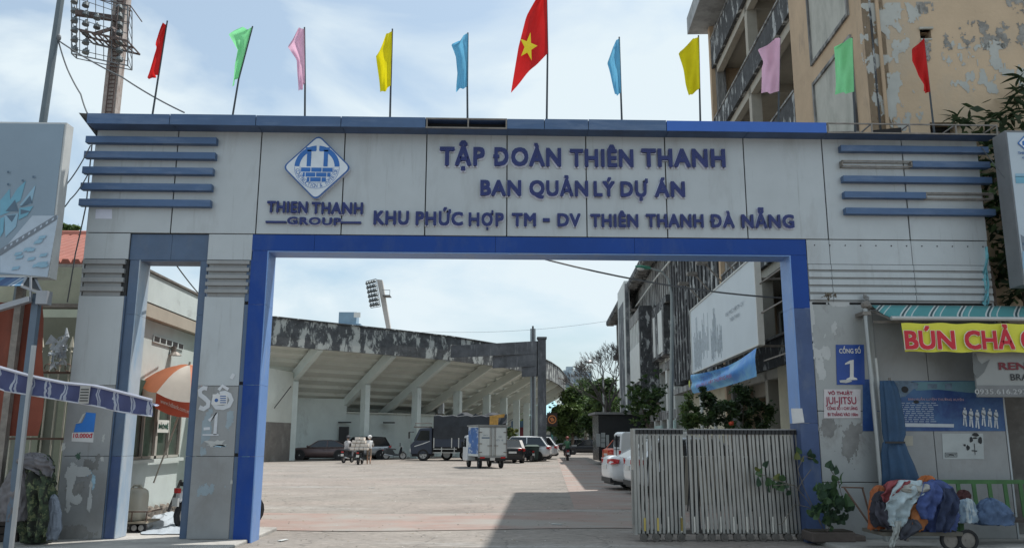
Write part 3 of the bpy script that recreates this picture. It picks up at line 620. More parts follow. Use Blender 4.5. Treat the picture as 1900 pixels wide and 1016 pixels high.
# balcony bay
FL = [3.6, 6.6, 9.6, 12.62, 15.5]
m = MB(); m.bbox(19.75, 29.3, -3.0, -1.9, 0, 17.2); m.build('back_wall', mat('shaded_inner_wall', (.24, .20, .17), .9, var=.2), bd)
for i, z in enumerate(FL):
    m = MB(); m.bbox(19.76, 29.25, -1.9, -.13, z, z + .14); m.build('balcony_slab', M_soffit, bd)
    m = MB(); m.bbox(19.76, 29.25, -.12, 0, z - .02, z + .76 + (.35 if i == 4 else 0)); m.build('balcony_parapet', M_mould, bd)
    m = MB(); m.bbox(19.76, 29.25, -.16, .03, z + .77 + (.35 if i == 4 else 0), z + .83 + (.35 if i == 4 else 0)); m.build('parapet_cap', M_mould_l, bd)
    m = MB(); m.bbox(24.3, 24.6, -1.9, -.16, z - .28, z - .001); m.bbox(19.76, 29.2, -.35, -.13, z - .3, z - .021); m.build('beam', M_soffit, bd)
    for s0, s1 in ((20.3, 21.6), (22.2, 23.8), (25.2, 26.9), (27.4, 28.8)):
        m = MB()
        for a in ((s0, s0 + .07, z + .95, z + 2.4), (s1 - .07, s1, z + .95, z + 2.4), (s0 + .07, s1 - .07, z + .95, z + 1.02), (s0 + .07, s1 - .07, z + 2.33, z + 2.4), ((s0 + s1) / 2 - .03, (s0 + s1) / 2 + .03, z + 1.02, z + 2.33)): m.bbox(a[0], a[1], -1.9, -1.84, a[2], a[3])
        wf = m.build('window', M_white, bd)
        m = MB(); m.bbox(s0 + .07, s1 - .07, -1.895, -1.88, z + 1.02, z + 2.33); m.build('pane', M_glass, wf)
for s0 in (19.76, 24.35, 28.95):
    m = MB(); m.bbox(s0, s0 + .3, -.45, -.13, 0, 17.2); m.build('column', M_soffit if s0 < 28 else M_mould_l, bd)
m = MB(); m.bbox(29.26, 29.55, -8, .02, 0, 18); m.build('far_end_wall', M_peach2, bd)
# ground floor of the balcony bay
m = MB(); m.bbox(19.76, 23.0, -.3, -.06, 0, 3.57); m.build('ground_wall', M_cream, bd)
m = MB(); m.bbox(23.9, 24.4, -1.88, -1.6, 0, 3.2); m.bbox(23.01, 29.2, -1.2, -.9, 3.0, 3.5); m.build('ground_beam', M_soffit, bd)
m = MB(); m.bbox(24.8, 26.6, -1.89, -1.82, .1, 2.6); m.build('doorway', M_dark, bd)
# roof
m = MB(); m.bbox(14.2, 29.9, -14, .75, 17.25, 17.95); m.build('roof_slab', mat('roof_slab_grey', (.34, .36, .37), .9, var=.15, stain=((.12, .12, .12), .5, .7, (1.2, 1.2, .6), .7)), bd)
# fin wing
wg = thing('stadium_annex', 'long low annex with soot black concrete fins and corrugated eaves beyond the billboard', 'building', tuple(B(29.6, 0, 0)))
m = MB(); m.bbox(29.6, 41.2, -.6, -.4, 3.9, 12); m.build('fin_backing', M_mould, wg)
for i in range(15):
    s0 = 29.75 + i * .77
    m = MB(); m.bbox(s0, s0 + .42, -.4, .05, 4.0 + random.uniform(0, .25), 11.6); m.build('fin', M_mould, wg)
m = MB(); m.bbox(29.6, 41.2, -1.0, -.7, 0, 3.9); m.build('ground_wall', M_cream, wg)
m = MB(); m.bbox(29.6, 41.2, -.69, .1, 3.7, 3.95); m.build('floor_edge', M_mould_l, wg)
m = MB(); m.bbox(41.2, 74, -.5, -.3, 8.75, 11.7); m.build('upper_wall', M_mould_l, wg)
for i in range(44):
    s0 = 41.3 + i * .74
    m = MB(); m.bbox(s0, s0 + .36, -.3, -.06, 8.9, 11.6 - .05); m.build('slat', M_mould_l, wg)
m = MB(); m.bbox(29.7, 74.8, -1, .75, 11.75, 12.05); m.build('eave_slab', M_mould, wg)
m = MB()
for i in range(70): m.bbox(30 + i * .64, 30.3 + i * .64, .1, .72, 11.62, 11.75)
m.build('eave_bracket_row', M_mould_l, wg)
m = MB(); m.tube([B(30, .15, 10.0), B(45, .15, 10.45), B(62, .15, 10.5)], .05, 6); m.build('pipe', M_white, wg)
m = MB(); m.bbox(41.2, 74, -.3, .25, 8.45, 8.8); m.build('dark_ledge', M_mould, wg)
m = MB(); m.bbox(41.2, 74, -2.4, -2.2, 0, 8.6); m.build('recessed_wall', M_cream, wg)
for z in (5.2, 2.6):
    m = MB(); m.bbox(41.2, 74, -2.2, -.1, z, z + .45); m.build('floor_band', M_mould_l, wg)
s = 41.6
k = 0
while s < 72:
    m = MB(); m.bbox(s, s + .5, -.7, -.1, 0, 8.4); m.build('pillar', M_white if k % 2 else mat('pale_pillar', (.42, .44, .42), .9, var=.12, stain=((.1, .1, .1), .5, .7, (2, 2, .6), .5)), wg)
    for z in (2.9, 5.8):
        m = MB(); m.bbox(s + .8, s + 1.9, -2.2, -2.12, z + .4, z + 2.1); wn = m.build('window', M_white, wg)
        m = MB(); m.bbox(s + .88, s + 1.82, -2.12, -2.10, z + .48, z + 2.02); m.build('pane', M_glass, wn)
    s += 2.6; k += 1
# the boxed bay that stands out from the annex
m = MB(); m.bbox(47.0, 47.4, -.3, .95, 3.6, 9.15); m.build('bay_side', M_mould, wg)
m = MB(); m.bbox(47.4, 53.2, .2, .9, 4.9, 7.1); m.build('bay_spandrel', M_white, wg)
m = MB(); m.bbox(47.4, 53.2, .2, .9, 8.5, 9.15); m.build('bay_head', M_mould_l, wg)
m = MB(); m.bbox(47.4, 53.2, .2, .35, 7.1, 8.5); m.build('bay_glass', M_glass, wg)
for i in range(7):
    m = MB(); m.bbox(47.5 + i * .85, 47.85 + i * .85, .5, .88, 7.1, 8.5); m.build('bay_slat', M_white, wg)
m = MB(); m.bbox(47.4, 53.2, .2, .85, 3.6, 4.88); m.build('bay_grille', M_mould, wg)
m = MB(); m.bbox(41.9, 46.9, -.25, .3, 5.85, 8.4); m.build('shaded_bay', M_mould, wg)
m = MB(); m.bbox(42.4, 43.9, .3, .34, 6.0, 8.2); m.bbox(45.2, 45.9, .3, .34, 6.0, 8.2); m.build('bay_post', M_white, wg, kind='stuff')
m = MB(); m.bbox(41.4, 43.4, -.08, .02, .1, 2.5); m.bbox(46, 49, -.08, .02, .1, 2.3); m.build('teal_door', M_teal, wg, kind='stuff')
# vertical sign board fixed to the annex
sg = thing('vertical_sign', 'tall narrow white edged sign board standing proud at the far end of the annex', 'sign', tuple(B(56, .8, 0)))
m = MB(); m.bbox(55.4, 60.5, .6, .95, 2.45, 12.2); m.build('sign_box', M_white, sg)
m = MB(); m.bbox(55.36, 55.39, .66, .90, 2.6, 12.0); m.bbox(56.2, 59.8, .951, .97, 3.0, 10.9); m.build('sign_face', mat('sign_faded_dark', (.10, .11, .12), .8, var=.4, stain=((.4, .4, .4), .5, .6, (1, 1, .8), .6)), sg)
m = MB()
for z in (11.9, 10.2): m.bar(B(55.6, .6, z), B(55.6, -.4, z), .16)
m.build('bracket', M_steel, sg)
# ================================================================ BILLBOARD AND BANNER ON THE BUILDING
bb = thing('courtyard_billboard', 'large faded white billboard with a grey skyline sketch fixed along the building', 'billboard', tuple(B(20.4, 1.1, 3.9)))
def bp(s, z, n=1.1): return B(s, n, z)
ZB0, ZB1 = 3.93, 6.05
m = MB(); m.bbox(20.35, 29.7, .98, 1.09, ZB0, ZB1 + .12); m.build('panel', mat('billboard_white', (.56, .62, .66), .6, var=.05, scale=.6), bb)
m = MB()
for a in ((20.3, 20.35, ZB0 - .03, ZB1 + .15), (29.7, 29.76, ZB0 - .03, ZB1 + .15), (20.35, 29.7, ZB1 + .121, ZB1 + .16), (20.35, 29.7, ZB0 - .04, ZB0 - .001)): m.bbox(a[0], a[1], .96, 1.12, a[2], a[3])
m.build('frame', M_white, bb)
m = MB(); random.seed(5)
def sk(s, z0, z1, wd): m.bbox(s, s + wd, 1.09, 1.094 + random.uniform(0, .004), z0, z1)
for i in range(20):
    sk(24.6 + i * .085, 4.0 + random.random() * .3, 4.6 + random.random() * .5 + (.6 if 8 < i < 16 else 0), .05)
for i in range(16): sk(26.6 + i * .16, 4.2 + random.random() * .3, 4.9 + random.random() * .9, .09)
for i in range(12): sk(28.0 + i * .11, 3.9 + random.random() * .2, 4.8 + random.random() * .5, .07)
m.build('skyline_print', mat('sketch_grey', (.36, .41, .45), .8, var=.3, scale=9), bb)
m = MB(); q = bp(22.3, 4.62, 1.1); 
write(m, 'KHU PHỨC HỢP TM - DV', bp(23.9, 5.12), bp(21.7, 5.12), .12, nrm=(-1, 0, 0), off=.01); write(m, 'THIÊN THANH', bp(23.4, 4.9), bp(22.2, 4.9), .11, nrm=(-1, 0, 0), off=.01)
m.build('caption_print', mat('sketch_grey2', (.26, .30, .34), .8), bb)
m = MB()
for s in (20.9, 22.6, 24.3, 26, 27.7): 
    m.bar(bp(s, ZB1 + .1, 1.0), bp(s, ZB1 + .75, 1.55), .04); m.box(*(lambda p: (p.x - .28, p.x + .05, p.y - .12, p.y + .12, p.z - .04, p.z + .05))(bp(s, ZB1 + .78, 1.55)))
m.build('spot_lamp', M_steel, bb, kind='stuff')
m = MB()
for z in (3.5, 4.7, 5.45): m = MB(); m.bar(bp(20.3, z, 1.0), bp(16.2, z, 1.0), .03); m.build('stay_rail', M_steel, bb)
for s in (21.5, 24.5, 27.5):
    for z in (4.0, 5.8): m = MB(); m.bar(bp(s, z, .95), bp(s, z, .05), .06); m.build('bracket', M_steel, bb)
bn = thing('blue_banner', 'sagging blue cloth banner tied below the faded courtyard billboard', 'banner', tuple(B(25, 1.3, 3)))
A0, A1, C0, C1 = aB(1282, 692, 1.16), aB(1403, 641, 1.16), aB(1284, 727, 1.16), aB(1402, 694, 1.16)
P = []
for i in range(11):
    v = i / 10; row = []
    for j in range(41):
        u = j / 40; a = A0.lerp(A1, u); c = C0.lerp(C1, u); p = a.lerp(c, v); s_ = math.sin(math.pi * u)
        p = p + Vector((-.06 * math.sin(11 * v + 6 * u * (1 - v)) * (.4 + s_), 0, -.05 - .17 * s_ * (1 - .8 * v))); row.append(p)
    P.append(row)
M_ban = mat('banner_blue', (.04, .24, .66), .5, var=.15, scale=1.2, stain=((.24, .55, .75), .42, .62, (.5, .5, 1.2), .85))
MB().grid(P).build('cloth', M_ban, bn, smooth=True)
m = MB()
def onb(u, v): return A0.lerp(A1, u).lerp(C0.lerp(C1, u), v) + Vector((-.16, 0, -.05 - .17 * math.sin(math.pi * u) * (1 - .8 * v)))
write(m, 'TẬP ĐOÀN THIÊN THANH', onb(.27, .52), onb(.63, .52), .15, nrm=(-1, 0, 0), off=.01, bold=.03, both=(0, 0, 1)); m.build('banner_print', M_le, bn, kind='stuff')
m = MB(); write(m, 'KHU PHỨC HỢP THƯƠNG MẠI', onb(.2, .80), onb(.78, .80), .11, nrm=(-1, 0, 0), off=.01, bold=.02); m.build('banner_print', mat('banner_print_red', (.30, .10, .22), .7), bn, kind='stuff')
m = MB(); m.ball(onb(.05, .5), .12, 12, 6, (.04, .8, 1), .35); m.build('banner_emblem', mat('banner_yellow', (.5, .55, .12), .7), bn)
# ================================================================ STADIUM STAND
HS, HB = 9.5, 7.62
O = [Vector(p) for p in ((-19.5, 63.8, 0), (-16.9, 59.6, 0), (-14.55, 55.35, 0), (-11.76, 57.85, 0), (-7.1, 61.9, 0), (-3.13, 65.7, 0), (.45, 70.7, 0), (3.2, 76.6, 0), (5.0, 82.2, 0), (6.5, 88.2, 0), (7.9, 95, 0), (9.3, 104, 0), (10.6, 116, 0), (10.4, 130, 0), (6, 146, 0))]
def nrm_at(i):
    a = O[max(i - 1, 0)] if i != 2 else O[2]; b = O[min(i + 1, len(O) - 1)]; d = (b - a).normalized(); return Vector((d.y, -d.x, 0))
NR = [nrm_at(i) for i in range(len(O))]; NR[1] = Vector((.25, -.97, 0)).normalized() * 1; NR[0] = NR[1]
NR[2] = Vector((.62, -.78, 0)).normalized()
M_par = mat('parapet_peeling', (.07, .075, .08), .95, var=.4, scale=2.5, stain=((.43, .45, .43), .515, .58, (1.35, 1.35, .7), .9), bump=.4, bscale=6)
M_st = mat('stand_concrete', (.62, .65, .60), .92, var=.08, scale=.6, stain=((.30, .27, .22), .58, .74, (.35, .35, .9), .6), bump=.15, bscale=5)
M_stw = mat('stand_white_paint', (.62, .69, .67), .85, var=.08, scale=.7, stain=((.22, .22, .20), .58, .76, (.8, .8, .35), .6), bump=.15, bscale=5)
M_stg = mat('stand_grimy_wall', (.20, .185, .17), .95, var=.2, scale=1.2, stain=((.35, .34, .31), .5, .66, (.6, .6, .6), .6))
st = thing('grandstand', 'old concrete football grandstand with black peeling parapet and white raking beams', 'grandstand', (-8, 60, 0))
random.seed(11)
for i in range(len(O) - 1):
    a, b = O[i], O[i + 1]; d = (b - a).normalized(); n = Vector((-d.y, d.x, 0)) * .18
    if i < 2: n = Vector((-d.y, d.x, 0)) * -.18
    m = MB(); m.hexa([Vector((p.x, p.y, HB)) for p in (a, b, b + n, a + n)] + [Vector((p.x, p.y, HS)) for p in (a, b, b + n, a + n)]); m.build('parapet', M_par, st)
    o_ = n.normalized() * -.1
    m = MB(); m.hexa([Vector((p.x, p.y, HS + .002)) for p in (a + o_, b + o_, b + n, a + n)] + [Vector((p.x, p.y, HS + .08)) for p in (a + o_, b + o_, b + n, a + n)]); m.build('coping', M_mould, st)
SL = .576
def pt(i, s, z): 
    q = O[i] - NR[i] * s; return Vector((q.x, q.y, z))
# stepped underside: one slab per step
for i in range(2, 12):
    for k in range(11):
        s0, s1 = .15 + k * .9, .15 + (k + 1) * .9; z1 = HB + .9 - SL * s0; z0 = HB + .9 - SL * s1
        m = MB(); m.hexa([pt(i, s0, z1 - .02), pt(i + 1, s0, z1 - .02), pt(i + 1, s1 + .06, z0 + .20), pt(i, s1 + .06, z0 + .20), pt(i, s0, z1 + .3), pt(i + 1, s0, z1 + .3), pt(i + 1, s1 + .06, z1 + .3), pt(i, s1 + .06, z1 + .3)])
        m.build('seating_slab', M_st, st)
for i in range(3, 13):
    hw = .21; d = Vector((-NR[i].y, NR[i].x, 0)) * hw
    m = MB(); top = .35; 
    for sgn in (1,):
        A_ = [pt(i, .22, HB + .7), pt(i, .2, HB - .12), pt(i, 10.2, HB - .12 - .55 * 10.2), pt(i, 10.4, HB + .75 - SL * 10.4)]
        m.prism([p - d for p in A_], d * 2)
    m.build('raking_beam', M_stw if i < 6 else M_st, st)
    m = MB(); zt = HB - .12 - .55 * 3.75 - .30
    c = pt(i, 3.75, 0); q = Vector((NR[i].x, NR[i].y, 0)) * .33
    m.hexa([Vector((p.x, p.y, 0)) for p in (c - d + q, c + d + q, c + d - q, c - d - q)][::-1] + [Vector((p.x, p.y, zt + .45)) for p in (c - d + q, c + d + q, c + d - q, c - d - q)][::-1]); m.build('column', M_stw, st)
# walls behind the columns
def wallseg(i, j, s0, s1, zt, m_, nm, t_=.25):
    a, b = pt(i, s0, 0), pt(j, s1, 0); d = (b - a).normalized(); n = Vector((-d.y, d.x, 0)) * t_
    q = MB(); q.hexa([Vector((p.x, p.y, 0)) for p in (a, b, b + n, a + n)] + [Vector((p.x, p.y, zt)) for p in (a, b, b + n, a + n)]); return q.build(nm, m_, st)
wallseg(2, 3, 7.6, 7.6, 4.2, M_stw, 'back_wall'); wallseg(3, 4, 7.6, 6.3, 4.6, M_stw, 'back_wall')
for i in range(4, 7): wallseg(i, i + 1, 6.3, 6.3, 3.55, M_stw, 'back_wall')
for i in range(4, 7):
    a, b = pt(i, 6.3, 3.56), pt(i + 1, 6.3, 3.56); m = MB(); m.bar(a, b, .5, .1); m.build('wall_ledge', M_st, st)
for i in range(4, 8): wallseg(i, i + 1, 8.3, 8.3, 3.9, M_dark, 'gap_shade_wall')  # near-black sheets painting the shade in the gap above the back wall
# grimy wall left of the first column
a = aZ(470, 858); b = pt(3, 3.6, 0); d = (b - a).normalized(); n = Vector((-d.y, d.x, 0)) * .25
m = MB(); m.hexa([Vector((p.x, p.y, 0)) for p in (a, b, b + n, a + n)] + [Vector((p.x, p.y, 2.6)) for p in (a, b, b + n, a + n)]); m.build('low_wall', M_stg, st)
m = MB(); m.hexa([Vector((p.x, p.y, 2.61)) for p in (a, b, b + n, a + n)] + [Vector((p.x, p.y, 6.2)) for p in (a + Vector((0, 1.6, 0)), b, b + n, a + n + Vector((0, 1.6, 0)))]); m.build('end_wall', M_st, st)
# dark door and slot windows in the back wall
def onwall(px, pz, i, s, z):   # box on wall near pixel column
    pass
def wallbox(px0, px1, py0, py1, Y, m_, nm, t_=.1):
    a = aY(px0, py1, Y); b = aY(px1, py0, Y); q = MB(); q.box(a.x, b.x, Y - t_, Y, a.z, b.z); return q.build(nm, m_, st)
wallbox(628, 648, 791, 850, 66.3, mat('black_door', (.03, .03, .033), .6), 'door', .35)
wallbox(629, 652, 782, 784, 66.3, M_dark, 'vent_slot', .4); wallbox(712, 733, 782.5, 784.5, 68.9, M_dark, 'vent_slot', .5)
m = MB(); m.tube([aY(483, 790, 56.5), aY(540, 716, 58)], .03, 5); m.build('stay_cable', M_dark, st)
# gate pier and screen beams joined to the stand
pf = thing('entrance_pier', 'tall black stained concrete pier with stepped screen beams reaching the grandstand', 'pier', (3.86, 61.6, 0))
M_pier = mat('black_pier', (.10, .105, .115), .95, var=.35, scale=1.4, stain=((.28, .29, .30), .56, .68, (3, 3, .5), .6), bump=.4, bscale=6)
m = MB(); m.box(3.56, 4.16, 61.3, 61.9, 0, 8.85); m.build('shaft', M_pier, pf, bevel=.04)
m = MB(); m.box(3.5, 4.22, 61.24, 61.96, 8.86, 9.02); m.build('cap', M_pier, pf)
def scr(pxl, Yl, z0, z1, nm='screen_beam'):
    # runs from the pier back to a point on the stand
    a = Vector((3.55, 61.55, 0)); b = Vector(((aY(pxl, 660, Yl)).x, Yl, 0)); d = (b - a).normalized(); n = Vector((-d.y, d.x, 0)) * -.15
    q = MB(); q.hexa([Vector((p.x, p.y, z0)) for p in (b, a, a - n, b - n)] + [Vector((p.x, p.y, z1)) for p in (b, a, a - n, b - n)]); q.build(nm, M_pier, pf)
scr(838, 65.2, 7.78, 8.72); scr(916, 63.6, 6.85, 7.775); scr(970, 62.4, 6.1, 6.845)
m = MB(); m.cyl((3.25, 62.6, 5), .07, 10, n=8); m.build('down_pipe', M_pier, pf)
m = MB(); m.tube([(3.3, 63.5, 0), (3.3, 63.5, 9.9)], .22, 10); m.build('grey_duct', mat('duct_grey', (.30, .34, .36), .6), pf)
# water tank in the gap
wt = thing('water_tank', 'ribbed stainless water tank standing on the grandstand wall ledge', 'tank', (-4.48, 75.2, 3.6))
c = Vector((-4.48, 75.2, 3.62)); m = MB()
for k in range(5): m.cyl(c + Vector((0, 0, .2 + k * .2)), .40 + (.02 if k % 2 else 0), .19, n=16)
m.cyl(c + Vector((0, 0, 1.14)), .3, .10, n=16); m.build('tank_body', mat('steel_tank', (.45, .46, .47), .35, .8), wt, smooth=False)
m = MB(); m.box(c.x - .4, c.x + .4, c.y - .4, c.y + .4, c.z - .0, c.z + .07); m.build('stand', M_steel, wt)
# ================================================================ FLOODLIGHT TOWERS
M_mast = mat('rust_streaked_mast', (.34, .30, .28), .8, .2, var=.2, stain=((.14, .08, .06), .5, .64, (2, 2, .5), .8))
M_lat = mat('lattice_steel', (.16, .17, .18), .6, .4, var=.3); M_lamp = mat('lamp_housing', (.13, .15, .16), .5, .5, var=.2)
fl = thing('floodlight_tower', 'rusty near floodlight tower with caged lamp rack and ladder at upper left', 'floodlight tower', (aY(200, 208, 70).x, 70, 0))
x0, x1 = aY(188, 208, 70).x, aY(213, 208, 70).x
m = MB(); m.box(x0, x1, 70, 71, 0, 46); m.build('mast', M_mast, fl)
m = MB()
for dx in (.45, 1.0): m.bar((x0 + dx, 69.85, 10), (x0 + dx, 69.85, 46), .08)
for k in range(90): m.bar((x0 + .42, 69.85, 12 + k * .38), (x0 + 1.03, 69.85, 12 + k * .38), .07)
m.build('ladder', mat('rusty_ladder', (.09, .06, .055), .8, .2), fl)
def P70(px, py): return aY(px, py, 68.6)
r0, r1, r2, r3 = P70(133, -25), P70(133, 100), P70(237, 122), P70(237, 12)
m = MB(); 
for a, b in ((r0, r1), (r1, r2), (r2, r3), (r3, r0)):
    m.bar(a, b, .09); m.bar(a + Vector((0, .9, 0)), b + Vector((0, .9, 0)), .07); m.bar(a, a + Vector((0, .9, 0)), .07)
for i in range(1, 8): u = i / 7; m.bar(r0.lerp(r3, u), r1.lerp(r2, u), .05)
for i in range(1, 7): v = i / 6.5; m.bar(r0.lerp(r1, v), r3.lerp(r2, v), .05)
for i in range(6): m.bar(r0.lerp(r1, i / 6), r0.lerp(r1, (i + 1) / 6) + Vector((0, .9, 0)), .04); m.bar(r3.lerp(r2, i / 6), r3.lerp(r2, (i + 1) / 6) + Vector((0, .9, 0)), .04)
m.build('lamp_rack', M_lat, fl)
lm = MB(); lm.tube([(0, 0, .55), (0, 0, .35), (0, -.05, .1), (0, -.12, -.28)], [.12, .2, .42, .46], 10); lm.bar((-.45, 0, .2), (.45, 0, .2), .08); lme = lm.mesh('lamp', M_lamp)
for v in range(7):
    for u in range(5):
        if v < 2 and u in (2, 3): continue
        p = r0.lerp(r1, (v + .55) / 7).lerp(r3.lerp(r2, (v + .55) / 7), (u + .4) / 5)
        if x0 - .3 < p.x < x1 + .1: continue
        o = inst(lme, 'lamp', fl, tuple(p - fl.location + Vector((0, -.25, 0))), (0, 0, 0), (.66, .66, .66))
pa, pb = aY(165, 52, 69), aY(240, 52, 67.5)
m = MB()
for i in range(9): u = i / 8; m.bar((pa.x + (pb.x - pa.x) * u, 67.4, pa.z - 1 - u), (pa.x + (pb.x - pa.x) * u, 70, pa.z - 1 - u), .10)
for y in (67.4, 68.7, 70): m.bar((pa.x, y, pa.z - 1), (pb.x, y, pa.z - 2), .14)
for x_ in (pb.x - .1, (pa.x + pb.x) / 2 + 1): m.bar((x_, 67.5, pa.z - 1.6), (x_, 67.5, pa.z + 1.4), .07)
m.bar((pb.x - .1, 67.5, pa.z + 1.4), (pb.x - 3.2, 67.5, pa.z + 2.0), .07); m.bar((pb.x - .1, 70, pa.z + 1.2), (pb.x - .1, 67.5, pa.z + 1.4), .07); m.bar((pb.x - .1, 67.5, pa.z - .2), (pb.x - 3.2, 67.5, pa.z + .3), .05)
m.bar((pa.x - .8, 68, pa.z + .9), (x0 + .5, 69.9, pa.z + 1.4), .45); m.bar((x0 + .3, 69.8, pa.z + .5), (pb.x - 1.2, 68.5, pa.z - 1.6), .4); m.bar((pa.x + .8, 68.4, pa.z - .9), (x0 + .6, 69.8, pa.z + .5), .3)
m.build('service_platform', mat('rusty_platform', (.10, .075, .07), .8, .2, var=.3), fl)
f2 = thing('floodlight_tower', 'slim leaning concrete floodlight mast rising far beyond the grandstand roof', 'floodlight tower', (-18.6, 150, 0))
def P2(px, py, Y=150): return aY(px, py, Y)
a, b, c, d = P2(716, 606), P2(724, 606), P2(709, 519), P2(699, 518)
a0 = a + (a - d).normalized() * 22; b0 = b + (b - c).normalized() * 22
m = MB(); m.prism([a0, b0, c, d], (0, 1.4, 0)); m.build('mast', mat('mast_concrete', (.42, .40, .38), .8), f2)
r0, r1, r2, r3 = P2(679, 522, 149.4), P2(688, 571, 149.4), P2(706, 568, 149.4), P2(698, 517, 149.4)
m = MB()
for i in range(7): m.bar(r0.lerp(r1, i / 6), r3.lerp(r2, i / 6), .1)
for u in (0, .33, .66, 1): m.bar(r0.lerp(r3, u), r1.lerp(r2, u), .09)
p0 = P2(711, 549, 149.8)
m.hexa([(p0.x, 148.4, p0.z - .1), (p0.x + 1.4, 148.4, p0.z - .1), (p0.x + 1.4, 151, p0.z - .1), (p0.x, 151, p0.z - .1), (p0.x, 148.4, p0.z), (p0.x + 1.4, 148.4, p0.z), (p0.x + 1.4, 151, p0.z), (p0.x, 151, p0.z)])
m.bar((p0.x + 1.35, 148.5, p0.z), (p0.x + 1.35, 148.5, p0.z + .9), .08); m.bar((p0.x, 148.5, p0.z + .9), (p0.x + 1.35, 148.5, p0.z + .9), .08)
m.build('lamp_rack', M_lat, f2)
lm = MB(); lm.tube([(0, 0, .3), (0, -.1, .1), (0, -.25, -.2)], [.12, .3, .36], 8); lm2 = lm.mesh('lamp', M_lamp)
for v in range(6):
    for u in range(4): p = r0.lerp(r1, (v + .4) / 6).lerp(r3.lerp(r2, (v + .4) / 6), (u + .3) / 4); inst(lm2, 'lamp', f2, tuple(p - f2.location), (0, 0, 0), (.8, .8, .9))
# ================================================================ FAR TOWERS
M_far = mat('far_glass_blue', (.17, .27, .36), .4, var=.15, scale=.2); M_far2 = mat('far_apartment', (.30, .36, .40), .7, var=.1); M_farw = mat('far_window', (.13, .19, .24), .3)  # pale bluish apartment tones stand in for haze
tw = thing('glass_tower', 'distant blue glass tower top peeping over the grandstand parapet', 'building', (aY(645, 600, 300).x, 300, 0))
q0, q1 = aY(627, 600, 300), aY(661, 578, 300); s0, s1 = aY(619, 600, 300), aY(669, 596, 300)
m = MB(); m.box(s0.x, s1.x, 300, 308, 0, s1.z - .8); m.build('shaft', M_far, tw)
m = MB(); m.box(q0.x, q1.x, 301, 307, s1.z - .79, q1.z); m.build('crown', M_far, tw)
m = MB()
for k in range(14): m.box(s0.x - .05, s1.x + .05, 299.8, 300, s1.z - 1.6 - k * 2, s1.z - 1.3 - k * 2)
m.build('floor_band_row', M_far2, tw)
p0 = aY(656, 588, 299); m = MB(); m.box(p0.x, p0.x + 2.4, 299.4, 299.7, p0.z, p0.z + 1.8); m.build('roof_sign', M_white, tw)
for nm, lab, pl, pr_, pt_, Y in (('apartment_block', 'hazy pale apartment block left of the bare tree', 1046, 1062, 686, 260), ('apartment_block', 'hazy taller apartment block behind the bare tree branches', 1063, 1098, 688, 250), ('apartment_block', 'low far block half lost behind the green trees', 1098, 1140, 712, 255)):
    a, b = aY(pl, pt_, Y), aY(pr_, pt_, Y); tb = thing(nm, lab, 'building', ((a.x + b.x) / 2, Y, 0))
    m = MB(); m.box(a.x, b.x, Y, Y + 10, 0, a.z); m.build('wall', M_far2, tb)
    m = MB(); m.box(a.x + 1, a.x + 3, Y + 1, Y + 4, a.z, a.z + 1.2); m.build('roof_room', M_far2, tb)
    nx_ = max(3, int((b.x - a.x) / 1.1)); wm = MB().box(-.3, .3, -.06, 0, 0, .9).mesh('window', M_farw)
    for k in range(int(a.z / 1.7) - 3):
        for j in range(nx_):
            inst(wm, 'window', tb, (a.x + (j + .5) * (b.x - a.x) / nx_ - tb.location.x, 0, a.z - 1.6 - k * 1.7))
# ================================================================ GUARD HOUSE (left)
M_gh = mat('guardhouse_wall', (.50, .56, .55), .85, var=.07, stain=((.34, .36, .34), .55, .75, (1.2, 1.2, 1), .5)); M_ghg = mat('guardhouse_green', (.24, .50, .33), .85, var=.08)
M_ghc = mat('guardhouse_cream', (.42, .44, .35), .9, var=.1, stain=((.22, .22, .18), .52, .72, (1.4, 1.4, .8), .6)); M_fas = mat('roof_band_white', (.55, .62, .62), .9, var=.08, stain=((.28, .30, .30), .58, .72, (1.5, 1.5, 1.8), .6))
M_bei = mat('soffit_beige', (.40, .36, .30), .9, var=.08)
gh = thing('guard_house', 'small pale green guard house with flat white roof band seen through the narrow doorway', 'guard house', (-6.4, 16.5, 0))
m = MB(); m.box(-6.5, -6.4, 14.5, 15.0, 0, 3.75); m.box(-6.5, -6.4, 17.55, 18.3, 0, 3.75); m.box(-6.5, -6.4, 15.0, 17.55, 0, 1.2); m.box(-6.5, -6.4, 15.0, 17.55, 2.3, 3.75); m.build('side_wall', M_gh, gh)
m = MB(); m.box(-7.0, -6.25, 14.4, 19, 4.02, 4.55); m.build('roof_band', M_fas, gh)
m = MB(); m.box(-7.0, -6.22, 14.38, 19, 4.56, 4.60); m.build('roof_cap', M_steel, gh)
m = MB(); m.box(-7.0, -6.26, 14.4, 19, 3.76, 4.0); m.build('soffit', M_bei, gh)
m = MB(); m.box(-6.38, -5.2, 18.3, 18.4, 0, 4.0); m.build('return_wall', M_ghg, gh)
m = MB(); m.box(-6.42, -6.34, 14.5, 18.3, 0, .22); 
random.seed(2); m.build('plinth', M_stg, gh)
sm_ = MB().ball((0, 0, 0), .12, 7, 5, (.4, 1.2, .8), .3).mesh('stone', mat('dark_stone', (.16, .14, .12), .9, var=.4))
for k in range(26): inst(sm_, 'stone', gh, (.06, -1.9 + k * .145, .08 + .14 * (k % 2)), (random.uniform(-1, 1), 0, 0), (1, 1, random.uniform(.8, 1.2)))
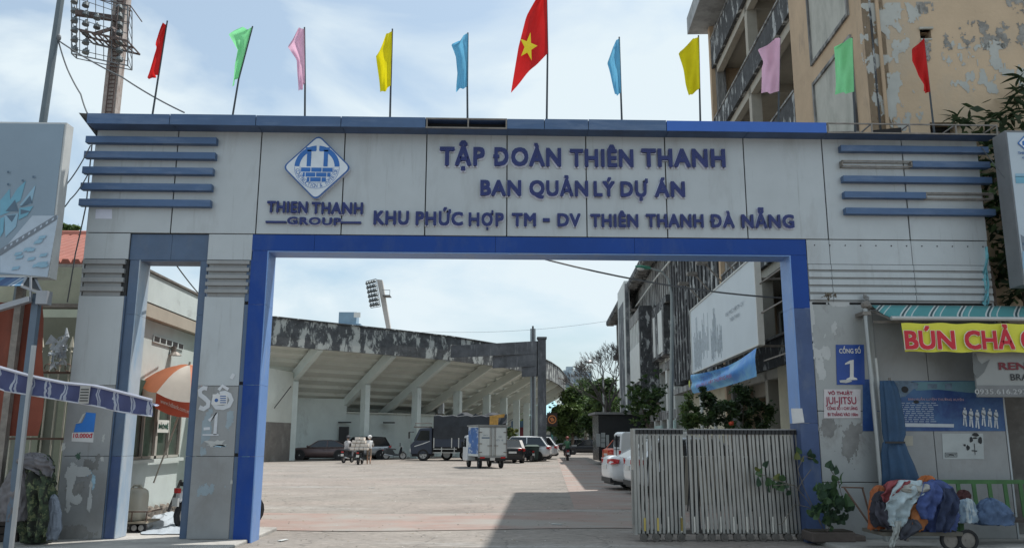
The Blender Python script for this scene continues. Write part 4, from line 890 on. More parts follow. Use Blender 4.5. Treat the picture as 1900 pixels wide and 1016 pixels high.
# window
m = MB()
for y0 in (15.03, 16.27):
    for a in ((y0, y0 + .05, 1.2, 2.3), (y0 + 1.19, y0 + 1.24, 1.2, 2.3), (y0 + .6, y0 + .64, 1.2, 2.3), (y0, y0 + 1.24, 1.2, 1.25), (y0, y0 + 1.24, 2.25, 2.3)): m.box(-6.44, -6.37, a[0], a[1], a[2], a[3])
wf = m.build('window', mat('window_frame_grey', (.35, .34, .31), .7), gh)
m = MB(); m.box(-6.43, -6.42, 15.03, 17.51, 1.2, 2.3); m.build('pane', mat('dull_glass', (.07, .085, .075), .25, var=.3), wf)
m = MB(); m.box(-6.36, -6.30, 14.98, 17.6, 1.13, 1.19); m.build('sill', M_gh, gh)
m = MB(); m.box(-6.40, -6.34, 14.95, 17.6, 2.32, 2.62); m.build('roller_box', mat('dark_green_shade', (.03, .06, .045), .8), gh)
vm = MB()
va, vb = aX(283, 625, -6.4), aX(339, 638, -6.4)
m = MB(); m.box(-6.40, -6.375, va.y, vb.y, va.z - .09, va.z + .05); m.build('vent_frame', M_fas, gh)
for k in range(5): m = MB(); w_ = (vb.y - va.y) / 5; m.box(-6.374, -6.37, va.y + k * w_ + .03, va.y + (k + 1) * w_ - .03, va.z - .065, va.z + .025); m.build('vent_slot', M_dark, gh)
lp = aX(316, 648, -6.4); m = MB(); m.cyl((-6.33, lp.y, lp.z), .05, .12); m.tube([(-6.3, lp.y, lp.z - .05), (-6.3, lp.y, lp.z - .12)], [.06, .13], 10); m.build('wall_lamp', M_steel, gh)
sa, sb = aX(293, 778, -6.35), aX(312, 802, -6.35)
m = MB(); m.box(-6.355, -6.345, sa.y, sb.y, sb.z - .0, sa.z); sgn = m.build('notice', M_white, gh)
m = MB(); write(m, 'PHÒNG', (-6.345, sa.y + .05, sa.z - .17), (-6.345, sb.y - .05, sa.z - .17), .075, nrm=(1, 0, 0), off=.004, bold=.03); write(m, 'BẢO VỆ', (-6.345, sa.y + .04, sb.z + .08), (-6.345, sb.y - .04, sb.z + .08), .085, nrm=(1, 0, 0), off=.004, bold=.03); m.build('notice_print', mat('ink_green', (.02, .08, .06), .7), sgn)
# street-side front of the guard house
m = MB(); m.box(-14, -6.42, 14.6, 14.7, 3.9, 4.56); m.build('street_band', M_ghc, gh)
m = MB(); m.box(-14, -6.42, 14.5, 14.72, 3.82, 3.89); m.build('street_ledge', M_steel, gh)
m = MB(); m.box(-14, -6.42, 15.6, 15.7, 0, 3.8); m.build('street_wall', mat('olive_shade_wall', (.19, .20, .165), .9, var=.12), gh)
m = MB(); m.prism([(-6.42, 14.62, 3.81), (-7.1, 14.62, 3.81), (-6.95, 14.62, 3.45), (-6.62, 14.62, 3.05), (-6.42, 14.62, 3.0)], (0, .9, 0)); m.build('corner_bracket', M_ghc, gh)
m = MB(); m.box(-8.6, -8.2, 15.5, 15.59, .9, 2.5); m.box(-7.9, -7.45, 15.5, 15.59, .9, 2.6); m.build('shutter', mat('olive_panel', (.26, .28, .21), .8), gh)
# red roofed house behind
rh = thing('red_roof_house', 'house with corrugated red tiled roof behind the left billboard', 'house', (-10.5, 21, 0))
a, b = aY(110, 497, 19.5), aY(160, 497, 19.5)
m = MB(); m.box(-16, -9.2, 19.6, 26, 0, a.z); m.build('wall', M_ghc, rh)
zt = aY(140, 438, 23).z
M_rt = mat('red_roof_sheet', (.27, .09, .065), .7, var=.15, stain=((.20, .09, .07), .55, .7, (2, 2, 2), .6))
m = MB(); m.prism([(-16.2, 19.4, a.z), (-9.0, 19.4, a.z), (-9.0, 19.4, a.z + .08), (-16.2, 19.4, a.z + .08)], (0, .1, 0)); m.build('gutter', M_steel, rh)
tm = MB(); tm.tube([(0, 19.45, a.z + .1), (0, 23.2, zt)], .13, 6); tme = tm.mesh('roof_sheet', M_rt, (0, 0, 0))
for k in range(30): inst(tme, 'roof_sheet', rh, (-16.1 + k * .24 + 10.5, -21, 0))
m = MB(); m.tube([(-16.2, 23.2, zt + .05), (-8.9, 23.2, zt + .05)], .16, 8); m.build('ridge', M_rt, rh)
# ================================================================ FLAGS
M_pole = mat('flag_pole', (.05, .06, .07), .6, .3)
M_cords = mat('cable_black', (.10, .11, .12), .7)
def cloth(name, col): return mat(name, col, .75, var=.06, scale=5, trans=.55)
FC = dict(red=cloth('flag_red', (.62, .02, .02)), green=cloth('flag_green', (.28, .78, .38)), pink=cloth('flag_pink', (.80, .50, .66)), yellow=cloth('flag_yellow', (.82, .72, .01)), blue=cloth('flag_sky', (.16, .48, .72)))
YF = 13.3
def curve_at(pts, v):
    L = [0]
    for a, b in zip(pts, pts[1:]): L.append(L[-1] + math.hypot(b[0] - a[0], b[1] - a[1]))
    d = v * L[-1]
    for i in range(len(pts) - 1):
        if d <= L[i + 1] or i == len(pts) - 2:
            u = (d - L[i]) / max(1e-6, L[i + 1] - L[i]); return (pts[i][0] + (pts[i + 1][0] - pts[i][0]) * u, pts[i][1] + (pts[i + 1][1] - pts[i][1]) * u)
def flag(col, label, base, h0, h1, fly, tip=None, star=None, seed=0):
    bz = aY(base[0], base[1], YF); f = thing('flag', label, 'flag', (bz.x, YF, 6.7), group='festive flags along the gateway roof')
    tp = aY(h0[0] + (h0[0] - h1[0]) * .03, h0[1] + (h0[1] - h1[1]) * .03, YF) if tip is None else aY(*tip, YF)
    m = MB(); m.tube([(bz.x, YF, 6.72), aY(h1[0], h1[1], YF), tp], [.018, .016, .013], 8); m.build('pole', M_pole, f)
    nr, nc = 22, 12; rnd = random.Random(seed); P = []; ph = rnd.uniform(0, 6)
    def surf(u, v):
        a = curve_at([h0, h1], v); b = curve_at(fly, v); x = a[0] + (b[0] - a[0]) * u; y = a[1] + (b[1] - a[1]) * u
        sag = math.sin(math.pi * u) * (1 - v) * -1.5
        dy = .06 * math.sin(u * 5 + v * 4 + ph) * min(1, u * 2.2) + .02 * math.sin(v * 9 + u * 5 + ph) * u + .02 * math.sin(u * 13 - v * 7 + ph) * min(1, u * 3)
        return aY(x, y + sag, YF) + Vector((0, dy - .02, 0))
    for i in range(nr + 1): P.append([surf(j / nc, i / nr) for j in range(nc + 1)])
    cl = MB().grid(P).build('cloth', FC[col], f, smooth=True)
    if star:
        m = MB(); cx, cy, r = star; pts = []
        a, b = [], []
        for k in range(10):
            rr = r if k % 2 == 0 else r * .40; an = -math.pi / 2 + k * math.pi / 5 + .25; pts.append((cx + rr * math.cos(an) * .72, cy + rr * math.sin(an) * 1.15))
        W = [aY(x, y, YF - .16) for x, y in pts]; cc = aY(cx, cy, YF - .17)
        for k in range(10): m.poly([cc, W[k], W[(k + 1) % 10]])
        m.build('star', mat('star_yellow', (.85, .68, .02), .7, var=.05), cl)
    return f
flag('red', 'red flag on the leftmost pole with a black knob on top', (282, 208), (309, 46), (294, 141), [(306, 50), (287, 80), (290, 88), (283, 112), (272, 143), (277, 148), (283, 142)], tip=(310.5, 39), seed=1)
flag('green', 'translucent green flag on a leaning pole, second from the left', (430, 209), (468, 52), (443, 146), [(452, 56), (427, 68), (441, 93), (435, 118), (433, 140), (430, 160)], seed=2)
flag('pink', 'thin pink flag left of the left yellow flag', (567, 212), (565, 54), (566, 155), [(554, 60), (532, 84), (551, 112), (552, 140), (555, 171)], seed=3)
flag('yellow', 'yellow flag standing above the left part of the lettering', (724, 215), (728, 57), (725, 160), [(714, 75), (697, 103), (701, 130), (704, 152), (706, 173)], seed=4)
flag('blue', 'sky blue flag just left of the big star flag', (868, 218), (868, 64), (867, 161), [(852, 75), (837, 84), (846, 108), (849, 140), (846, 173)], seed=5)
flag('red', 'large red national flag with a yellow star on the tallest central pole', (1014, 221), (1014, -14), (1016, 100), [(998, -4), (976, 36), (962, 88), (955, 130), (948, 172)], star=(980, 87, 24), seed=6)
flag('blue', 'sky blue flag just right of the big star flag', (1154, 224), (1149, 72), (1152, 173), [(1138, 86), (1127, 117), (1133, 145), (1140, 178)], seed=7)
flag('yellow', 'yellow flag against the sky beside the peach office block', (1299, 225), (1296, 69), (1298, 165), [(1278, 82), (1260, 96), (1268, 130), (1272, 155), (1277, 179)], seed=8)
flag('pink', 'lilac pink flag in front of the streaked balconies', (1443, 226), (1447, 72), (1445, 170), [(1428, 80), (1407, 90), (1415, 118), (1411, 130), (1410, 176)], seed=9)
flag('green', 'mint green flag in front of the grey infilled wall panel', (1585, 228), (1581, 73), (1584, 171), [(1565, 78), (1547, 88), (1547, 115), (1547, 178)], seed=10)
flag('red', 'red flag on the rightmost pole before the stained peach wall', (1733, 240), (1714, 75), (1725, 171), [(1708, 78), (1695, 88), (1691, 115), (1699, 140), (1710, 157), (1710, 173)], seed=11)
# ================================================================ SLIDING GATE
M_alu = mat('brushed_bars', (.33, .33, .315), .38, .55, var=.12, stain=((.12, .12, .12), .55, .75, (4, 4, 1.0), .5)); M_blackp = mat('black_plastic', (.02, .02, .022), .55)
M_bardirt = mat('bar_foot_grime', (.12, .11, .10), .9, var=.3)
fg = thing('folding_gate', 'waist high grey metal folding gate of many upright bars drawn half across the entrance', 'gate', (3.7, 13.72, 0))
YB = 13.72; GH = 1.74
barm = MB(); barm.box(-.02, .02, -.012, .012, .12, GH - .07); bme = barm.mesh('bar', M_alu)
bk = MB(); bk.box(-.018, .018, -.012, .012, .10, GH - .09); bke = bk.mesh('bar', mat('rear_bar', (.14, .145, .15), .5, .4))
cpm = MB(); cpm.box(-.026, .026, -.05, .05, GH - .07, GH); cpe = cpm.mesh('cap', M_blackp)
random.seed(9)
xsb = [2.40 + i * .0655 for i in range(12)] + [3.26, 3.33] + [3.40 + i * .0645 for i in range(26)]
for i, x in enumerate(xsb):
    lean = -.022 if i > 13 else .0
    lean += random.uniform(-.006, .006)
    o = inst(bme, 'bar', fg, (x - 3.7 + (.035 if i > 13 else 0), -.10, 0), (random.uniform(-.005, .005), -lean * -1, 0))
    inst(cpe, 'cap', fg, (x - 3.7, -.09, 0))
    inst(bke, 'bar', fg, (x - 3.7 + .033, .14, 0), (0, lean, 0), (1, 1, 1))
m = MB(); m.box(2.37, 3.18, YB - .13, YB + .12, GH + .001, GH + .02); m.box(3.3, 5.06, YB - .13, YB + .12, GH + .001, GH + .018); m.build('top_rail', mat('rail_grey', (.3, .3, .3), .5, .4), fg)
m = MB()
for i in range(30): x = 2.42 + i * .088; m.bar((x, YB + .02, .25 + .2 * (i % 2)), (x + .088, YB + .02, 1.5 - .2 * (i % 2)), .02, .008)
m.build('scissor_link', M_blackp, fg)
m = MB(); m.box(2.33, 2.37, YB - .12, YB + .14, .1, GH + .02); m.box(2.30, 2.34, YB - .05, YB, .25, 1.1); m.build('end_post', M_alu, fg)
m = MB(); m.box(2.36, 5.05, YB - .03, YB + .07, .10, .16); m.build('bottom_rail', M_bardirt, fg)
wh = MB(); wh.cyl((0, 0, 0), .062, .05, 'y', 12); wh.cyl((0, -.03, 0), .025, .02, 'y', 8); whe = wh.mesh('wheel', M_bardirt)
for x in [2.46, 2.66, 2.86, 3.06, 3.36] + [3.55 + i * .205 for i in range(8)]: inst(whe, 'wheel', fg, (x - 3.7, -.12, .062)); inst(whe, 'wheel', fg, (x - 3.64, .12, .062))
m = MB()
for x in (2.47, 2.68, 3.06): m.box(x, x + .03, YB - .13, YB - .125, .16, .36)
m.build('yellow_tape', mat('yellow_foot_strip', (.50, .38, .10), .7), fg)
fs_ = MB().box(0, .026, -.13, -.125, .14, .38).mesh('foot_strip', mat('pale_foot_strip', (.55, .53, .48), .7))
for i in range(10): inst(fs_, 'foot_strip', fg, (2.85 + i * .21 - 3.7, 0, 0))
# ================================================================ VEHICLES
M_tyre = mat('tyre_rubber', (.025, .025, .027), .9); M_rim = mat('wheel_rim', (.38, .39, .40), .35, .8); M_carglass = mat('car_glass', (.015, .018, .022), .08, var=.1, spec=.8)
M_tail = mat('tail_light_red', (.45, .02, .02), .25); M_headl = mat('head_light', (.6, .6, .6), .15); M_trim = mat('black_trim', (.02, .02, .022), .6); M_plate = mat('number_plate', (.6, .6, .58), .5)
def wheel(parent, x, y, r, wd=.2):
    m = MB(); s_ = 1 if y > 0 else -1
    prof = [(r * .62, -wd / 2), (r * .93, -wd / 2), (r, -wd * .3), (r, wd * .3), (r * .93, wd / 2), (r * .62, wd / 2)]
    m.loft([[Vector((x + math.cos(a) * pr_, y + yy, r + math.sin(a) * pr_)) for a in [2 * math.pi * k / 20 for k in range(20)]] for pr_, yy in prof], False); t_ = m.build('wheel', M_tyre, parent, local=True, smooth=False)
    m = MB(); ye_ = y + s_ * wd * .34
    m.tube([(x, y - s_ * .05, r), (x, ye_, r)], r * .63, 16); m.tube([(x, ye_, r), (x, ye_ + s_ * .03, r)], r * .16, 8)
    m.build('rim', M_rim, t_, local=True)
    m = MB()
    for k in range(5): a = 2 * math.pi * (k + .5) / 5; m.bar((x + math.cos(a) * r * .2, ye_ + s_ * .012, r + math.sin(a) * r * .2), (x + math.cos(a) * r * .56, ye_ + s_ * .012, r + math.sin(a) * r * .56), r * .10, .02, up=(0, 1, 0))
    m.build('spoke_gap', M_trim, t_, local=True)
def car(label, cat, loc, rz, L, Wd, Ht, paint, roof, belt, group=None, sill=.24, wr=.33, wb=None, hood=.78, rear_h=.95, nose=.62, body_name='car', hatch=False, roofpaint=None):
    """roof = (x of windscreen foot, roof front, roof rear, rear-glass foot); front is +x, origin at middle"""
    t_ = thing(body_name, label, cat, loc, rz, group); h = L / 2; w2 = Wd / 2
    # lower body: cross-sections along x with (z top, half width)
    st_ = [(-h, rear_h - .20, w2 * .74, sill + .18), (-h + .06, rear_h - .05, w2 * .86, sill + .05), (-h + .35, rear_h, w2 * .97, sill), (roof[3], belt, w2, sill), ((roof[1] + roof[2]) / 2, belt + .0, w2, sill - .02), (roof[0], belt - .02, w2, sill), (h - .5, hood + .02, w2 * .96, sill), (h - .12, nose + .06, w2 * .84, sill + .03), (h, nose - .10, w2 * .68, sill + .12)]
    rings = []
    for x, zt, hw, zb in st_:
        zm = zb + (zt - zb) * .55
        rings.append([Vector(p) for p in ((x, -hw * .82, zb), (x, -hw * .985, zb + .07), (x, -hw, zm), (x, -hw * .95, zt - .05), (x, -hw * .82, zt), (x, 0, zt + .025), (x, hw * .82, zt), (x, hw * .95, zt - .05), (x, hw, zm), (x, hw * .985, zb + .07), (x, hw * .82, zb))])
    bo = MB().loft(rings).build('body', paint, t_, local=True, smooth=True); 
    ss = bo.modifiers.new('s', 'SUBSURF'); ss.levels = 1; ss.render_levels = 1
    # glasshouse
    wt_ = w2 * .74; G = []
    def gring(x, z, hw, zb_): return [Vector((x, -w2 * .88, zb_)), Vector((x, -hw, z)), Vector((x, hw, z)), Vector((x, w2 * .88, zb_))]
    zr = Ht
    m = MB(); m.loft([gring(roof[0] + .02, belt - .02, w2 * .86, belt - .06), gring(roof[1], zr - .03, wt_, belt - .06), gring(roof[2], zr - .04, wt_, belt - .06), gring(roof[3] - .02, belt + .0, w2 * .84, belt - .06)]); m.build('glass', M_carglass, t_, local=True)
    rp_ = roofpaint or paint
    m = MB(); X_ = [roof[1] - .0, (roof[1] * 2 + roof[2]) / 3, (roof[1] + 2 * roof[2]) / 3, roof[2]]
    m.loft([[Vector((x, -wt_ * 1.02, zr - .055)), Vector((x, -wt_ * .86, zr + dz)), Vector((x, wt_ * .86, zr + dz)), Vector((x, wt_ * 1.02, zr - .055))] for x, dz in zip(X_, (-.02, .012, .01, -.03))]); m.build('roof', rp_, t_, local=True, smooth=False)
    m = MB()
    for s_ in (-1, 1):
        m.bar((roof[0], s_ * w2 * .87, belt - .03), (roof[1], s_ * wt_ * 1.0, zr - .04), .06, .05)
        m.bar((roof[3], s_ * w2 * .86, belt - .02), (roof[2], s_ * wt_ * 1.0, zr - .05), .10 if not hatch else .2, .05)
        xm = (roof[1] + roof[2]) / 2 - .05; m.bar((xm, s_ * w2 * .895, belt - .03), (xm, s_ * wt_ * 1.01, zr - .05), .07, .03)
        m.bar((roof[0], s_ * w2 * .90, belt - .01), (roof[3], s_ * w2 * .90, belt + .01), .03, .03)
    m.build('pillar', rp_, t_, local=True)
    wb = wb or L * .30
    for x in (wb, -wb):
        for s_ in (-1, 1):
            m = MB(); m.tube([(x, s_ * (w2 - .22), wr + .02), (x, s_ * (w2 + .004), wr + .02)], wr * 1.15, 20); m.build('wheel_arch', M_trim, t_, local=True); wheel(t_, x, s_ * (w2 - .085), wr)
    for s_ in (-1, 1):
        m = MB(); m.prism([(-h + .05, s_ * w2 * .86, rear_h - .28), (-h + .02, s_ * w2 * .42, rear_h - .25), (-h + .02, s_ * w2 * .42, rear_h - .13), (-h + .09, s_ * w2 * .90, rear_h - .10), (-h + .30, s_ * w2 * .97, rear_h - .13), (-h + .26, s_ * w2 * 1.0, rear_h - .25)], (-.03, s_ * .02, 0)); m.build('tail_light', M_tail, t_, local=True)
        m = MB(); m.prism([(h - .02, s_ * w2 * .60, nose - .14), (h - .3, s_ * w2 * .93, nose - .08), (h - .42, s_ * w2 * .95, nose + .06), (h - .06, s_ * w2 * .66, nose - .03)], (.02, s_ * .02, .01)); m.build('headlight', M_headl, t_, local=True)
        m = MB(); m.ball((roof[0] - .1, s_ * (w2 + .09), belt + .06), .10, 8, 6, (.8, 1, .7)); m.build('mirror', rp_, t_, local=True)
        m = MB(); m.bar((roof[1] - .55, s_ * (w2 + .005), belt - .17), (roof[1] - .38, s_ * (w2 + .005), belt - .17), .02, .02); m.bar((roof[2] + .35, s_ * (w2 + .005), belt - .17), (roof[2] + .52, s_ * (w2 + .005), belt - .17), .02, .02); m.build('door_handle', M_trim, t_, local=True)
    m = MB(); m.box(-h - .015, -h + .02, -.26, .26, rear_h - .42, rear_h - .30); m.build('number_plate', M_plate, t_, local=True)
    m = MB(); m.box(-h + .02, -h + .12, -w2 * .75, w2 * .75, sill + .02, sill + .16); m.box(h - .16, h + .01, -w2 * .6, w2 * .6, sill + .08, sill + .24); m.box(-h * .95, h * .95, -w2 * .8, w2 * .8, sill - .05, sill + .08); m.build('bumper_trim', M_trim, t_, local=True)
    return t_
P_white = mat('paint_white', (.66, .68, .70), .22, var=.02, spec=.6); P_brown = mat('paint_brown', (.12, .085, .085), .25, .3, var=.05); P_black = mat('paint_black', (.02, .022, .025), .25, var=.1); P_dark = mat('paint_dark_grey', (.05, .055, .062), .3, .3); P_orange = mat('paint_orange', (.55, .12, .06), .3); P_silver = mat('paint_silver', (.40, .42, .44), .3, .5)
def gpos(px, py): p = aZ(px, py); return (p.x, p.y, 0)
def at(px, Y): p = aY(px, 840, Y); return (p.x, Y, 0)
car('brown low coupe parked under the grandstand beside the white column', 'car', at(598, 62.0), R(178), 4.75, 1.92, 1.42, P_brown, (.95, .15, -1.1, -2.05), .92, sill=.2, wr=.35, hood=.86, rear_h=1.0, nose=.66)
car('silver car with a raised tail parked behind the loaded motorbikes', 'car', at(668, 64.5), R(200), 4.6, 1.85, 1.68, P_silver, (1.1, .45, -1.75, -2.15), 1.0, sill=.28, rear_h=1.12, hood=.98, nose=.8, hatch=True, roofpaint=P_black)
car('white crossover car parked between the box truck and the black pier', 'car', at(963, 60.0), R(172), 4.6, 1.86, 1.72, P_white, (1.15, .45, -1.6, -2.1), 1.02, sill=.3, rear_h=1.12, hood=1.0, nose=.82, hatch=True)
car('black hatchback parked with its tail to the yard right of the box truck', 'car', at(940, 56.5), R(100), 4.0, 1.78, 1.5, P_black, (.9, .3, -1.35, -1.8), .95, sill=.25, rear_h=1.05, hood=.9, nose=.7, hatch=True)
car('second white crossover with chrome roof rail half hidden by the green bin', 'car', at(983, 66.0), R(172), 4.5, 1.85, 1.70, P_white, (1.15, .45, -1.6, -2.1), 1.02, sill=.3, rear_h=1.12, hood=1.0, nose=.82, hatch=True)
car('black sedan parked in the far shade before the black kiosk', 'car', at(1087, 84), R(180), 4.6, 1.82, 1.46, P_black, (.95, .15, -1.0, -1.8), .93, rear_h=1.02, hood=.9, nose=.7)
car('dark car at the far end of the drive left of the black sedan', 'car', at(1062, 112), R(180), 4.4, 1.8, 1.5, P_dark, (.95, .15, -1.0, -1.8), .93, rear_h=1.02, hood=.9, nose=.7)
car('orange red car parked beyond the white van', 'car', at(1186, 47.5), R(12), 4.0, 1.75, 1.55, P_orange, (1.0, .3, -1.3, -1.75), .98, rear_h=1.08, hood=.95, nose=.75, hatch=True)
car('white sedan with red tail light sticking out past the end of the folding gate', 'car', (6.1, 27.4, 0), R(4), 4.75, 1.84, 1.45, P_white, (.95, .15, -1.1, -1.9), .95, rear_h=1.08, hood=.9, nose=.7, sill=.22)
car('second white car tucked behind the end post of the folding gate', 'car', (6.3, 24.9, 0), R(4), 4.5, 1.82, 1.62, P_white, (1.0, .3, -1.5, -1.95), 1.0, rear_h=1.12, hood=.95, nose=.78, hatch=True)
# white van
vn = thing('panel_van', 'white panel van parked tail first behind the white sedan', 'van', (8.0, 39.5, 0), R(3))
m = MB(); prof = [(-2.0, .35), (-2.05, .9), (-1.98, 1.80), (-1.85, 1.9), (1.2, 1.9), (1.75, 1.2), (2.05, 1.0), (2.1, .35)]
m.prism([(x, -.82, z) for x, z in prof], (0, 1.64, 0)); m.build('body', P_white, vn, local=True, bevel=.05)
m = MB(); m.box(-2.07, -2.0, -.7, .7, 1.1, 1.12); m.box(-2.075, -2.0, -.01, .01, .5, 1.75); m.build('door_gap', M_trim, vn, local=True)
m = MB(); m.box(-1.2, .9, -.832, -.82, 1.15, 1.65); m.box(1.0, 1.3, -.832, -.82, 1.15, 1.6); m.build('side_panel', P_silver, vn, local=True)
m = MB(); m.box(-2.03, -2.0, -.6, .6, 1.2, 1.7); m.build('rear_glass', M_carglass, vn, local=True)
for s_ in (-1, 1): m = MB(); m.box(-2.08, -1.95, s_ * .68, s_ * .815, .75, 1.05); m.build('tail_light', M_tail, vn, local=True)
m = MB(); m.box(-2.12, -2.0, -.8, .8, .32, .48); m.build('bumper', M_trim, vn, local=True)
for x in (-1.3, 1.35):
    for y in (-.74, .74): wheel(vn, x, y, .3)
# black kiosk container
ks = thing('food_kiosk', 'black kiosk container with pale notice boards on its side beyond the white van', 'kiosk', (8.6, 52, 0), 0)
a = aY(1103, 792, 52).x; 
m = MB(); m.box(a + .25, 11.5, 52, 55, .25, 3.05); m.build('body', P_black, ks)
m = MB(); m.box(a, 11.8, 51.7, 55.3, 3.06, 3.2); m.build('roof', mat('kiosk_roof', (.18, .18, .18), .7), ks)
for k, (px0, px1, py0, py1) in enumerate(((1107, 1114, 804, 828), (1115.5, 1123, 802, 811), (1115.5, 1123, 812, 820), (1115.5, 1123, 821, 829), (1125, 1130, 806, 827))):
    p0, p1 = aY(px0, py1, 51.9), aY(px1, py0, 51.9); m = MB(); m.box(p0.x, p1.x, 51.93, 51.98, p0.z, p1.z); m.build('notice_board', mat('notice_grey', (.30, .32, .32), .8), ks)
m = MB(); m.box(a + 3.2, 11, 51.9, 51.99, 1.6, 2.5); m.build('hatch', M_steel, ks)
m = MB()
for x in (a + .6, a + 1.6): m.cyl((x, 52.1, .25), .25, .2, 'y')
m.build('wheel', M_tyre, ks)
# covered black lorry
TX = at(770, 60.5)
lo = thing('covered_truck', 'navy truck with black canvas cover parked against the grandstand, facing left', 'truck', (TX[0], 60.9, 0), 0)
M_navy = mat('paint_navy', (.035, .045, .07), .35, .2); M_canvas = mat('black_canvas', (.035, .04, .048), .85, var=.2, bump=.3, bscale=3)
m = MB(); m.prism([(-.25, -1, .45), (-.3, -1, 1.1), (-.05, -1, 1.35), (.35, -1, 2.25), (1.25, -1, 2.3), (1.25, -1, .45)], (0, 2, 0)); m.build('cab', M_navy, lo, local=True, bevel=.06)
m = MB(); m.prism([(.12, -1.012, 1.42), (.42, -1.012, 2.1), (1.05, -1.012, 2.1), (1.05, -1.012, 1.42)], (0, .01, 0)); m.prism([(-.03, -.9, 1.42), (.33, -.9, 2.18), (.33, .9, 2.18), (-.03, .9, 1.42)], (-.03, 0, .01)); m.build('cab_window', M_carglass, lo, local=True)
m = MB(); m.box(1.35, 5.35, -1.05, 1.05, .95, 1.55); m.build('side_board', M_navy, lo, local=True, bevel=.02)
m = MB()
for x in (1.34, 2.6, 3.1, 5.34): m.box(x, x + .07, -1.09, -1.055, .9, 1.6)
m.box(1.35, 3.0, -1.10, -1.06, .55, .60); m.box(1.35, 3.0, -1.10, -1.06, .80, .85)
m.box(1.9, 1.96, -1.11, -1.06, .4, .95); m.box(2.8, 2.86, -1.11, -1.06, .4, .95); m.build('side_rail', mat('pale_rail', (.5, .5, .48), .6), lo, local=True)
P = []
for i in range(13):
    x = 1.32 + 4.1 * i / 12; wv = .05 * math.sin(i * 2.1); P.append([Vector(p) for p in ((x, -1.08, 1.52), (x, -1.10 + .03 * math.sin(i * 1.7), 2.4), (x, -1.0, 3.12 + wv), (x, 0, 3.2 + wv), (x, 1.0, 3.12 + wv), (x, 1.08, 1.52))])
m = MB(); m.loft(P); m.build('canvas_cover', M_canvas, lo, local=True)
m = MB(); m.prism([(5.3, -1.13, 2.2), (5.32, -1.13, 3.15), (6.4, -1.0, 3.3), (6.35, -1.0, 3.05), (5.95, -1.1, 3.0), (5.9, -1.13, 2.2)], (0, .02, 0)); m.build('orange_flap', mat('orange_print', (.50, .28, .07), .7, var=.3, scale=6), lo, local=True)
m = MB(); m.box(4.5, 5.1, -1.06, -1.0, .35, .88); m.build('tool_box', mat('pale_box', (.42, .42, .38), .7), lo, local=True)
m = MB(); m.box(1.3, 5.3, -.4, .4, .6, .94); m.box(-.2, 1.3, -.8, .8, .3, .5); m.build('chassis', M_trim, lo, local=True)
m = MB(); m.box(-.1, 1.1, -.75, .75, 2.31, 2.40); m.tube([(.0, -.7, 2.42), (.0, -.7, 2.62), (1.1, -.7, 2.62), (1.1, .7, 2.62), (0, .7, 2.62), (0, -.7, 2.62)], .025); m.build('roof_rack', M_steel, lo, local=True)
m = MB(); m.bar((-.05, -1.02, 2.0), (-.35, -1.2, 2.0), .04); m.box(-.42, -.32, -1.3, -1.1, 1.55, 2.0); m.build('mirror', M_trim, lo, local=True)
m = MB(); m.box(-.33, -.25, -.95, -.55, .6, .85); m.box(-.33, -.25, .55, .95, .6, .85); m.build('headlight', M_headl, lo, local=True)
m = MB(); m.prism([(-.02, -1.015, 1.02), (.6, -1.015, 1.22), (1.1, -1.015, 1.4), (1.1, -1.015, 1.36), (.6, -1.015, 1.16), (0, -1.015, .98)], (0, .01, 0)); m.build('side_stripe', M_plate, lo, local=True)
for x in (.62, 4.0):
    for y in (-.9, .9): wheel(lo, x, y, .42, .24)
wheel(lo, 2.2, .9, .42, .24); 
lo2 = thing('open_truck', 'dark open truck with loose tarpaulin standing behind the white box truck', 'truck', (aY(880, 840, 62.5).x, 62.8, 0))
m = MB(); m.box(-1.2, 2.3, -.9, .9, .9, 1.6); m.box(-1.2, 2.3, -.8, .8, .6, .89); m.build('body', M_navy, lo2, local=True)
P = []
for i in range(12): x = -1.3 + 3.7 * i / 11; P.append([(x, -1 + .15 * math.sin(i), 2.5 + .2 * math.sin(i * 1.3)), (x, -.4, 3.2 + .18 * math.sin(i * 1.9)), (x, .5, 3.35 + .15 * math.sin(i)), (x, 1, 2.6)])
m = MB(); m.grid(P); m.build('loose_tarpaulin', M_canvas, lo2, local=True, solid=.03)
m = MB(); m.bar((-1.2, -.9, 1.6), (-1.2, -.9, 2.9), .06); m.bar((2.3, -.9, 1.6), (2.3, -.9, 2.9), .06); m.build('hoop', M_steel, lo2, local=True)
for x in (-.7, 1.6):
    for y in (-.75, .75): wheel(lo2, x, y, .38)
# white box truck, seen from behind
bx = thing('box_truck', 'small white box truck driving away across the yard, seen from behind', 'truck', gpos(903, 867), R(105))
M_box = mat('box_white', (.58, .62, .62), .45, var=.05, stain=((.35, .35, .33), .6, .8, (2, 2, 2), .4))
m = MB(); m.box(-1.2, 1.15, -.78, .78, .62, 2.22); m.build('cargo_box', M_box, bx, local=True, bevel=.02)
m = MB(); m.box(-1.26, 1.18, -.85, .85, 2.225, 2.30); m.build('box_roof', mat('box_edge_grey', (.30, .31, .31), .5, .4), bx, local=True)
for s_ in (-1, 1):
    m = MB(); m.box(-1.235, -1.202, s_ * .02 if s_ > 0 else -.74, .74 if s_ > 0 else -.02, .70, 2.14); d_ = m.build('rear_door', M_box, bx, local=True, bevel=.01)
    m = MB()
    for y in (s_ * .07, s_ * .15): m.bar((-1.25, y, .64), (-1.25, y, 2.2), .022)
    for z in (.85, 1.3, 1.9): m.box(-1.26, -1.236, s_ * .6, s_ * .8, z - .02, z + .02)
    m.box(-1.27, -1.24, s_ * .05, s_ * .3, 1.18, 1.21); m.build('latch_rod', M_steel, d_, local=True)
